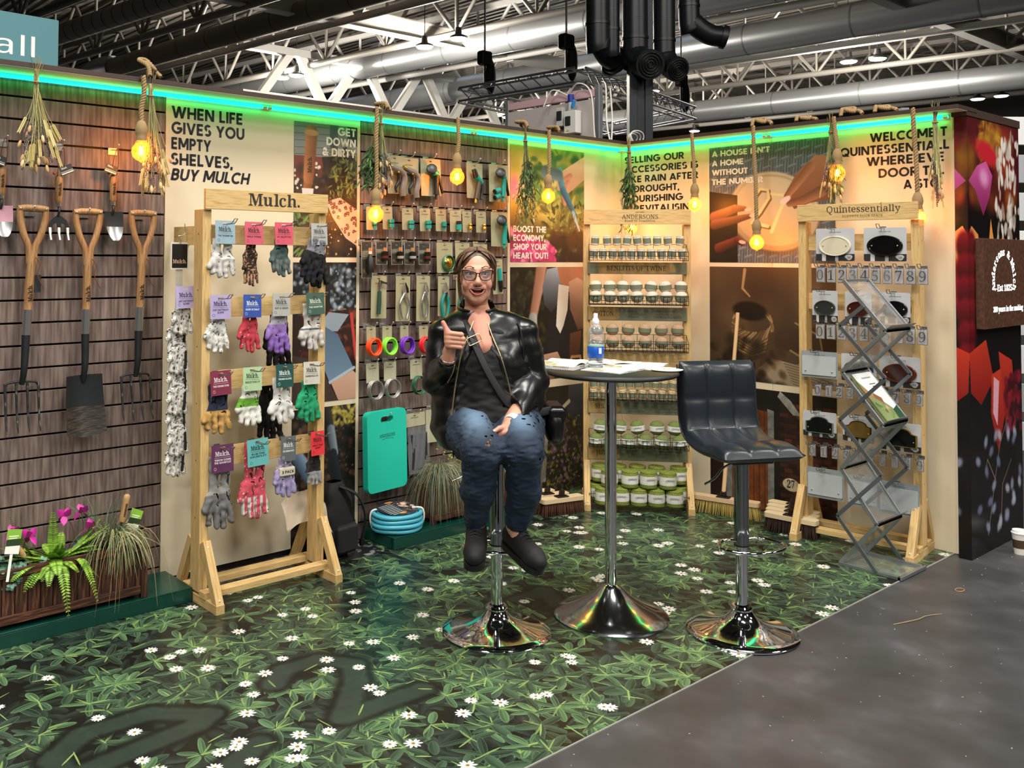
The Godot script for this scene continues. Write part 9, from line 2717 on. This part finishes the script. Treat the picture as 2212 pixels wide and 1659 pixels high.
	# dibber, plant cards
	var db := thing("dibber", "wooden dibber handle standing in the long planter", "hand tool", Vector3(-3.955, 0.42, 0.23))
	db.rotation.z = -0.2
	obj("wooden_handle", B.new().lathe([Vector2(0, 0.0), Vector2(0.014, 0.0), Vector2(0.0165, 0.02), Vector2(0.015, 0.08), Vector2(0.0155, 0.1), Vector2(0.0145, 0.118), Vector2(0.008, 0.124), Vector2(0, 0.124)], 16), M("b08a5c", 0.5), db)
	words(db, "ANDERSONS", Vector3(0, 0.055, 0.0165), 0.009, M("2a1c12", 0.6), f_bold, 1, 0.06, Vector3(0, 0, PI / 2))
	obj("steel_shaft", B.new().tube([Vector3(0, 0.0, 0), Vector3(0, -0.14, 0)], 0.005, 8), M("5a5c5c", 0.4, 0.7), db)
	var tr := thing("trowel", "short wooden trowel handle beside the plant card at the left edge", "trowel", Vector3(-4.425, 0.4, 0.265))
	tr.rotation.z = 0.6
	obj("wooden_handle", B.new().lathe([Vector2(0, -0.05), Vector2(0.011, -0.05), Vector2(0.014, -0.03), Vector2(0.0125, 0.03), Vector2(0.008, 0.05), Vector2(0, 0.052)], 14), M("b08a5c", 0.5), tr)
	obj("ferrule", B.new().tube([Vector3(0, -0.05, 0), Vector3(0, -0.13, 0)], 0.008, 10), M("8f9290", 0.4, 0.7), tr)
	var cp := Pic.new(80, 110, H("7fae3c"), 91)
	cp.poly([[0, 60], [100, 52], [100, 90], [0, 96]], H("2a3a20")); cp.poly([[0, 96], [100, 90], [100, 140], [0, 140]], H("e2e4dc"))
	cp.line([[16, 40], [80, 36]], 5, 5, H("f0f4e4")); cp.line([[16, 52], [70, 48]], 4, 4, H("f0f4e4"))
	for q in [[Vector3(-4.455, 0.385, 0.285), 0.2, "green plant label card at the left edge of the long planter"], [Vector3(-3.90, 0.36, 0.2), 0.45, "dark plant label card behind the arching grass"]]:
		var pc := thing("plant_card", q[2], "plant label", q[0])
		pc.rotation = Vector3(-0.15, 0.1, -q[1])
		var s := obj("card", sheet(0.06, 0.1, 0.002), print_mat("plantcard", cp.tex(), 0.4), pc)
		s.position = Vector3(-0.03, 0, 0)
		obj("stake", B.new().box(Vector3(0, -0.05, 0), Vector3(0.012, 0.12, 0.0015)), M("e2e4dc", 0.5), pc)

# ---------------------------------------------------------------- rope pendants and dried bunches hung from the fascia
func rope(b: B, pts: Array, r: float, turns := 60.0):
	var line := spline(pts, 14)
	for s in 3:
		var p := []
		for i in line.size():
			var d: Vector3 = (line[mini(i + 1, line.size() - 1)] - line[maxi(i - 1, 0)]).normalized()
			var u := d.cross(Vector3(0.3, 0.1, 1.0)).normalized()
			var w := d.cross(u)
			var a := TAU * (s / 3.0) + i * 0.85
			p.append(line[i] + (u * cos(a) + w * sin(a)) * r * 0.52)
		b.tube(p, r * 0.56, 6, false)

func hemp() -> StandardMaterial3D:
	return MT("hemp", noise_tex("hemp", 0.06, 3, [[0.0, "6a5236"], [0.5, "957a54"], [1.0, "b39a70"]], 256), Vector3(26, 26, 26), 0.9)

func pendant(label: String, at: Vector3, top: Vector3, bulb_off := Vector3.ZERO):   # at: centre of the glass globe
	var t := thing("pendant_lamp", label, "pendant lamp", at)
	var up := top - at
	var k := 0.082
	var b := B.new()
	var n := maxi(3, int((up.y - k) / 0.09))
	var pts := []
	for i in n + 1:
		var f := float(i) / n
		pts.append(Vector3(0, k + 0.05, 0).lerp(up, f) + Vector3(sin(f * 5.0 + at.x * 7.0) * 0.008 * sin(PI * f), 0, cos(f * 4.0 + at.x) * 0.005 * sin(PI * f)))
	pts.insert(0, Vector3(0, k + 0.01, 0))
	rope(b, pts, 0.0125)
	obj("rope", b, hemp(), t)
	obj("rope_knot", B.new().lathe([Vector2(0.012, 0.065), Vector2(0.02, 0.055), Vector2(0.027, 0.035), Vector2(0.029, 0.015), Vector2(0.026, 0.0), Vector2(0.023, -0.012), Vector2(0.026, -0.02), Vector2(0.022, -0.032), Vector2(0, -0.032)], 18, Vector3(0, k, 0)), hemp(), t)
	var fr := B.new()
	for i in 22:
		var a := TAU * i / 22
		fr.tube([Vector3(cos(a) * 0.022, k - 0.024, sin(a) * 0.022), Vector3(cos(a) * 0.03, k - 0.044, sin(a) * 0.03)], [0.002, 0.001], 3, false)
	stuff(obj("frayed_edge", fr, hemp(), t))
	var glass := M(Color(1.0, 0.72, 0.25, 0.16), 0.03)
	glass.transparency = BaseMaterial3D.TRANSPARENCY_ALPHA
	obj("glass_bulb", B.new().lathe([Vector2(0.002, -0.052), Vector2(0.006, -0.0465), Vector2(0.024, -0.041), Vector2(0.04, -0.025), Vector2(0.0465, -0.002), Vector2(0.042, 0.02), Vector2(0.029, 0.036), Vector2(0.018, 0.044), Vector2(0.0145, 0.056)], 26), glass, t)
	var fb := B.new()
	for i in 6:
		var a := TAU * i / 6
		fb.tube([Vector3(cos(a) * 0.006, 0.022, sin(a) * 0.006), Vector3(cos(a + 0.5) * 0.012, -0.018, sin(a + 0.5) * 0.012)], 0.0016, 5)
	fb.ell(Vector3(0, 0.002, 0), Vector3(0.0105, 0.022, 0.0105), 14, 10)
	obj("filament", fb, emit("ffb84a", 11.0, "fil"), t)
	var l := OmniLight3D.new()
	l.name = "bulb_light"
	l.light_color = Color(1.0, 0.56, 0.14)
	l.light_energy = 0.115
	l.light_size = 0.022
	l.omni_range = 20.0
	l.omni_attenuation = 2.0
	l.shadow_enabled = true
	t.add_child(l, true)

func wheat(b: B, a: Vector3, e: Vector3, r: RandomNumberGenerator):   # an ear of wheat from a to e
	var d := (e - a)
	var n := 11
	var x := d.cross(Vector3(0.2, 0, 1)).normalized()
	for i in n:
		var t := float(i) / n
		for s in [-1.0, 1.0]:
			var p: Vector3 = a + d * t + x * s * 0.004
			b.ell(p + d.normalized() * 0.004, Vector3(0.0028, 0.0072, 0.0028), 6, 5, Basis(Quaternion(Vector3.UP, (d.normalized() + x * s * 0.45).normalized())))

func tail(b: B, a: Vector3, e: Vector3):   # a bunny tail head
	var d := e - a
	b.ell((a + e) * 0.5, Vector3(0.0075, d.length() * 0.5, 0.0075), 9, 8, Basis(Quaternion(Vector3.UP, d.normalized())))

func bunch(label: String, at: Vector3, l: float, kinds: Array, wide: float, seed: int, lean := 0.0):   # hangs from at, heads down
	var t := thing("dried_bunch", label, "dried flowers", at)
	var r := RandomNumberGenerator.new()
	r.seed = seed
	var sb := B.new()
	var parts := {}
	for i in 8:   # cut stem ends above the knot
		sb.col = lin(["8a8050", "a39a62", "6f6a40"][i % 3])
		sb.tube([Vector3(r.randf_range(-0.008, 0.008), -0.07, r.randf_range(-0.008, 0.008)), Vector3(r.randf_range(-0.035, 0.035), 0.055 * r.randf_range(0.4, 1.0), r.randf_range(-0.02, 0.02))], 0.0014, 4, false)
	for i in 46:
		var k: String = kinds[i % kinds.size()]
		var f := r.randf_range(-1.0, 1.0)
		var ll := l * r.randf_range(0.62, 1.0)
		if k == "leaf": ll = l * r.randf_range(0.5, 1.05)
		var e := Vector3(f * wide + lean, -ll, r.randf_range(-0.4, 0.6) * wide)
		var a := Vector3(r.randf_range(-0.009, 0.009), -0.075, r.randf_range(-0.009, 0.009))
		var m := a.lerp(e, 0.5) + Vector3(-f * wide * 0.12, 0, 0)
		var head := 0.075
		var d := (e - m).normalized()
		var hs := e - d * head
		sb.col = lin({"wheat": "b5aa6c", "tail": "a8a070", "lavender": "7a7c58", "leaf": "46582e"}[k])
		sb.tube(spline([Vector3(r.randf_range(-0.008, 0.008), -0.01, 0), a, m, hs if k != "leaf" else e], 4), 0.0012, 4, false)
		if not parts.has(k): parts[k] = B.new()
		var b: B = parts[k]
		if k == "wheat": b.col = lin(["c4b478", "b0a066", "d2c48c"][i % 3]); wheat(b, hs, e, r)
		elif k == "tail": b.col = lin(["c9a878", "d4b88c", "b8966a"][i % 3]); tail(b, e - d * 0.036, e)
		elif k == "lavender":
			for q in 15:
				b.col = lin(["4a4258", "5d5468", "6f6478", "3a3446"][r.randi() % 4])
				b.ell(m.lerp(e, 0.35 + 0.65 * q / 15.0) + Vector3(r.randf_range(-0.004, 0.004), 0, r.randf_range(-0.004, 0.004)), Vector3(0.0032, 0.0045, 0.0032), 5, 4)
		else:
			for q in 9:
				b.col = lin(["2c4424", "3d5a30", "22361c", "51703c"][r.randi() % 4])
				var p: Vector3 = m.lerp(e, -0.2 + 1.2 * q / 9.0)
				b.leaf(p, p + Vector3(r.randf_range(-0.045, 0.045), -r.randf_range(0.02, 0.06), r.randf_range(-0.02, 0.03)), 0.0055, Vector3(r.randf_range(-0.5, 0.5), 0.3, 1), 0.004, 3)
	stuff(obj("stems", sb, VC(0.8, 0.0, "dry"), t))
	for k in parts: stuff(obj({"wheat": "wheat_ears", "tail": "bunny_tails", "lavender": "lavender_heads", "leaf": "leaves"}[k], parts[k], VC(0.85, 0.0, "dry"), t))
	obj("twine_tie", B.new().tube(ringpts(Vector3(0, -0.07, 0), Vector3.UP, 0.0145), 0.003, 5, false), hemp(), t)

func build_hanging():
	var top := 2.492
	var z := 0.215
	for q in [[-3.88, 2.134, "rope pendant lamp glowing by the fork slatwall, leftmost of the bulbs"], [-2.492, 1.883, "low rope pendant lamp in front of the hose connectors"], [-1.872, 2.132, "rope pendant lamp between the hose nozzle cards"], [-1.054, 2.051, "rope pendant lamp before the pink flower poster"]]:
		pendant(q[2], Vector3(q[0], q[1], z), Vector3(q[0] + 0.005, top, z))
	for q in [[0.253, 1.864, "rope pendant lamp glowing below the twine stand's header"], [0.779, 2.003, "rope pendant lamp at the right of the twine heading"], [1.234, 1.745, "long rope pendant lamp across the number 27 poster"], [1.759, 2.154, "rope pendant lamp tangled with dried leaves above the sign stand"], [2.212, 1.871, "rope pendant lamp behind the sign stand's header near the pillar"]]:
		pendant(q[2], Vector3(-z, q[1], q[0]), Vector3(-z, top, q[0] - 0.02))
	bunch("bunch of dried wheat and lavender at the top left", Vector3(-4.36, 2.475, 0.2), 0.47, ["wheat", "lavender", "tail", "wheat"], 0.1, 1, 0.025)
	bunch("bunch of dried wheat and bunny tails beside the leftmost bulb", Vector3(-3.83, 2.475, 0.2), 0.56, ["tail", "wheat", "lavender", "tail"], 0.075, 2, 0.03)
	bunch("bunch of dried grasses hanging before the grey hose nozzle", Vector3(-2.445, 2.475, 0.2), 0.5, ["tail", "lavender", "tail"], 0.055, 3, 0.03)
	bunch("green leafy dried sprig left of the hose nozzle cards", Vector3(-2.46, 2.4, 0.17), 0.36, ["leaf", "leaf", "leaf"], 0.07, 8, -0.05)
	bunch("dark leafy dried bunch before the pink flower poster", Vector3(-1.258, 2.475, 0.2), 0.62, ["leaf", "leaf", "lavender", "leaf", "tail"], 0.11, 4, 0.03)
	bunch("leafy dried bunch in the corner above the twine stand", Vector3(-0.22, 2.475, 0.235), 0.64, ["leaf", "tail", "leaf", "leaf", "leaf"], 0.08, 5)
	bunch("leafy dried bunch with bunny tails above the sign stand", Vector3(-0.2, 2.475, 1.715), 0.5, ["leaf", "lavender", "tail", "wheat", "leaf"], 0.1, 6)
	bunch("bunch of dried wheat at the right end by the pillar", Vector3(-0.17, 2.475, 2.29), 0.55, ["wheat", "lavender", "tail"], 0.055, 7)

func build_small():
	# rope ends coiled on the fascia
	for q in [[Vector3(-3.83, 2.49, 0.1), 0.0, "thick rope knotted over the fascia beside the leftmost bulb", 0.075], [Vector3(-2.4, 2.49, 0.1), 0.0, "rope end lying on the fascia above the low bulb", 0.02], [Vector3(-1.24, 2.49, 0.1), 0.0, "rope end lying on the fascia above the flower poster bunch", 0.028], [Vector3(-0.93, 2.49, 0.1), 0.0, "rope end lying on the fascia above the flower poster", 0.02], [Vector3(-0.08, 2.49, 1.2), -PI / 2, "rope coil on the fascia above the number 27 poster", 0.04], [Vector3(-0.08, 2.49, 1.5), -PI / 2, "flat rope coil on the fascia left of the leafy bunch", 0.02], [Vector3(-0.08, 2.49, 1.78), -PI / 2, "rope coil on the fascia above the leafy bunch", 0.04], [Vector3(-0.08, 2.49, 1.98), -PI / 2, "rope coil on the fascia nearer the pillar", 0.028]]:
		var t := thing("rope_coil", q[2], "rope", q[0], q[1])
		var h: float = q[3]
		var b := B.new()
		var pts := [Vector3(-0.01, 0.01, 0.11), Vector3(-0.012, 0.03 + h * 0.4, 0.09), Vector3(-0.03, 0.02 + h, 0.03), Vector3(0.02, 0.02 + h * 1.1, 0.0), Vector3(0.04, 0.015 + h * 0.5, 0.05), Vector3(-0.005, 0.015 + h * 0.9, 0.055), Vector3(0.05, 0.015 + h * 0.7, 0.0), Vector3(0.08, 0.013 + h * 0.2, 0.03)]
		rope(b, pts, 0.0115)
		obj("rope", b, hemp(), t)
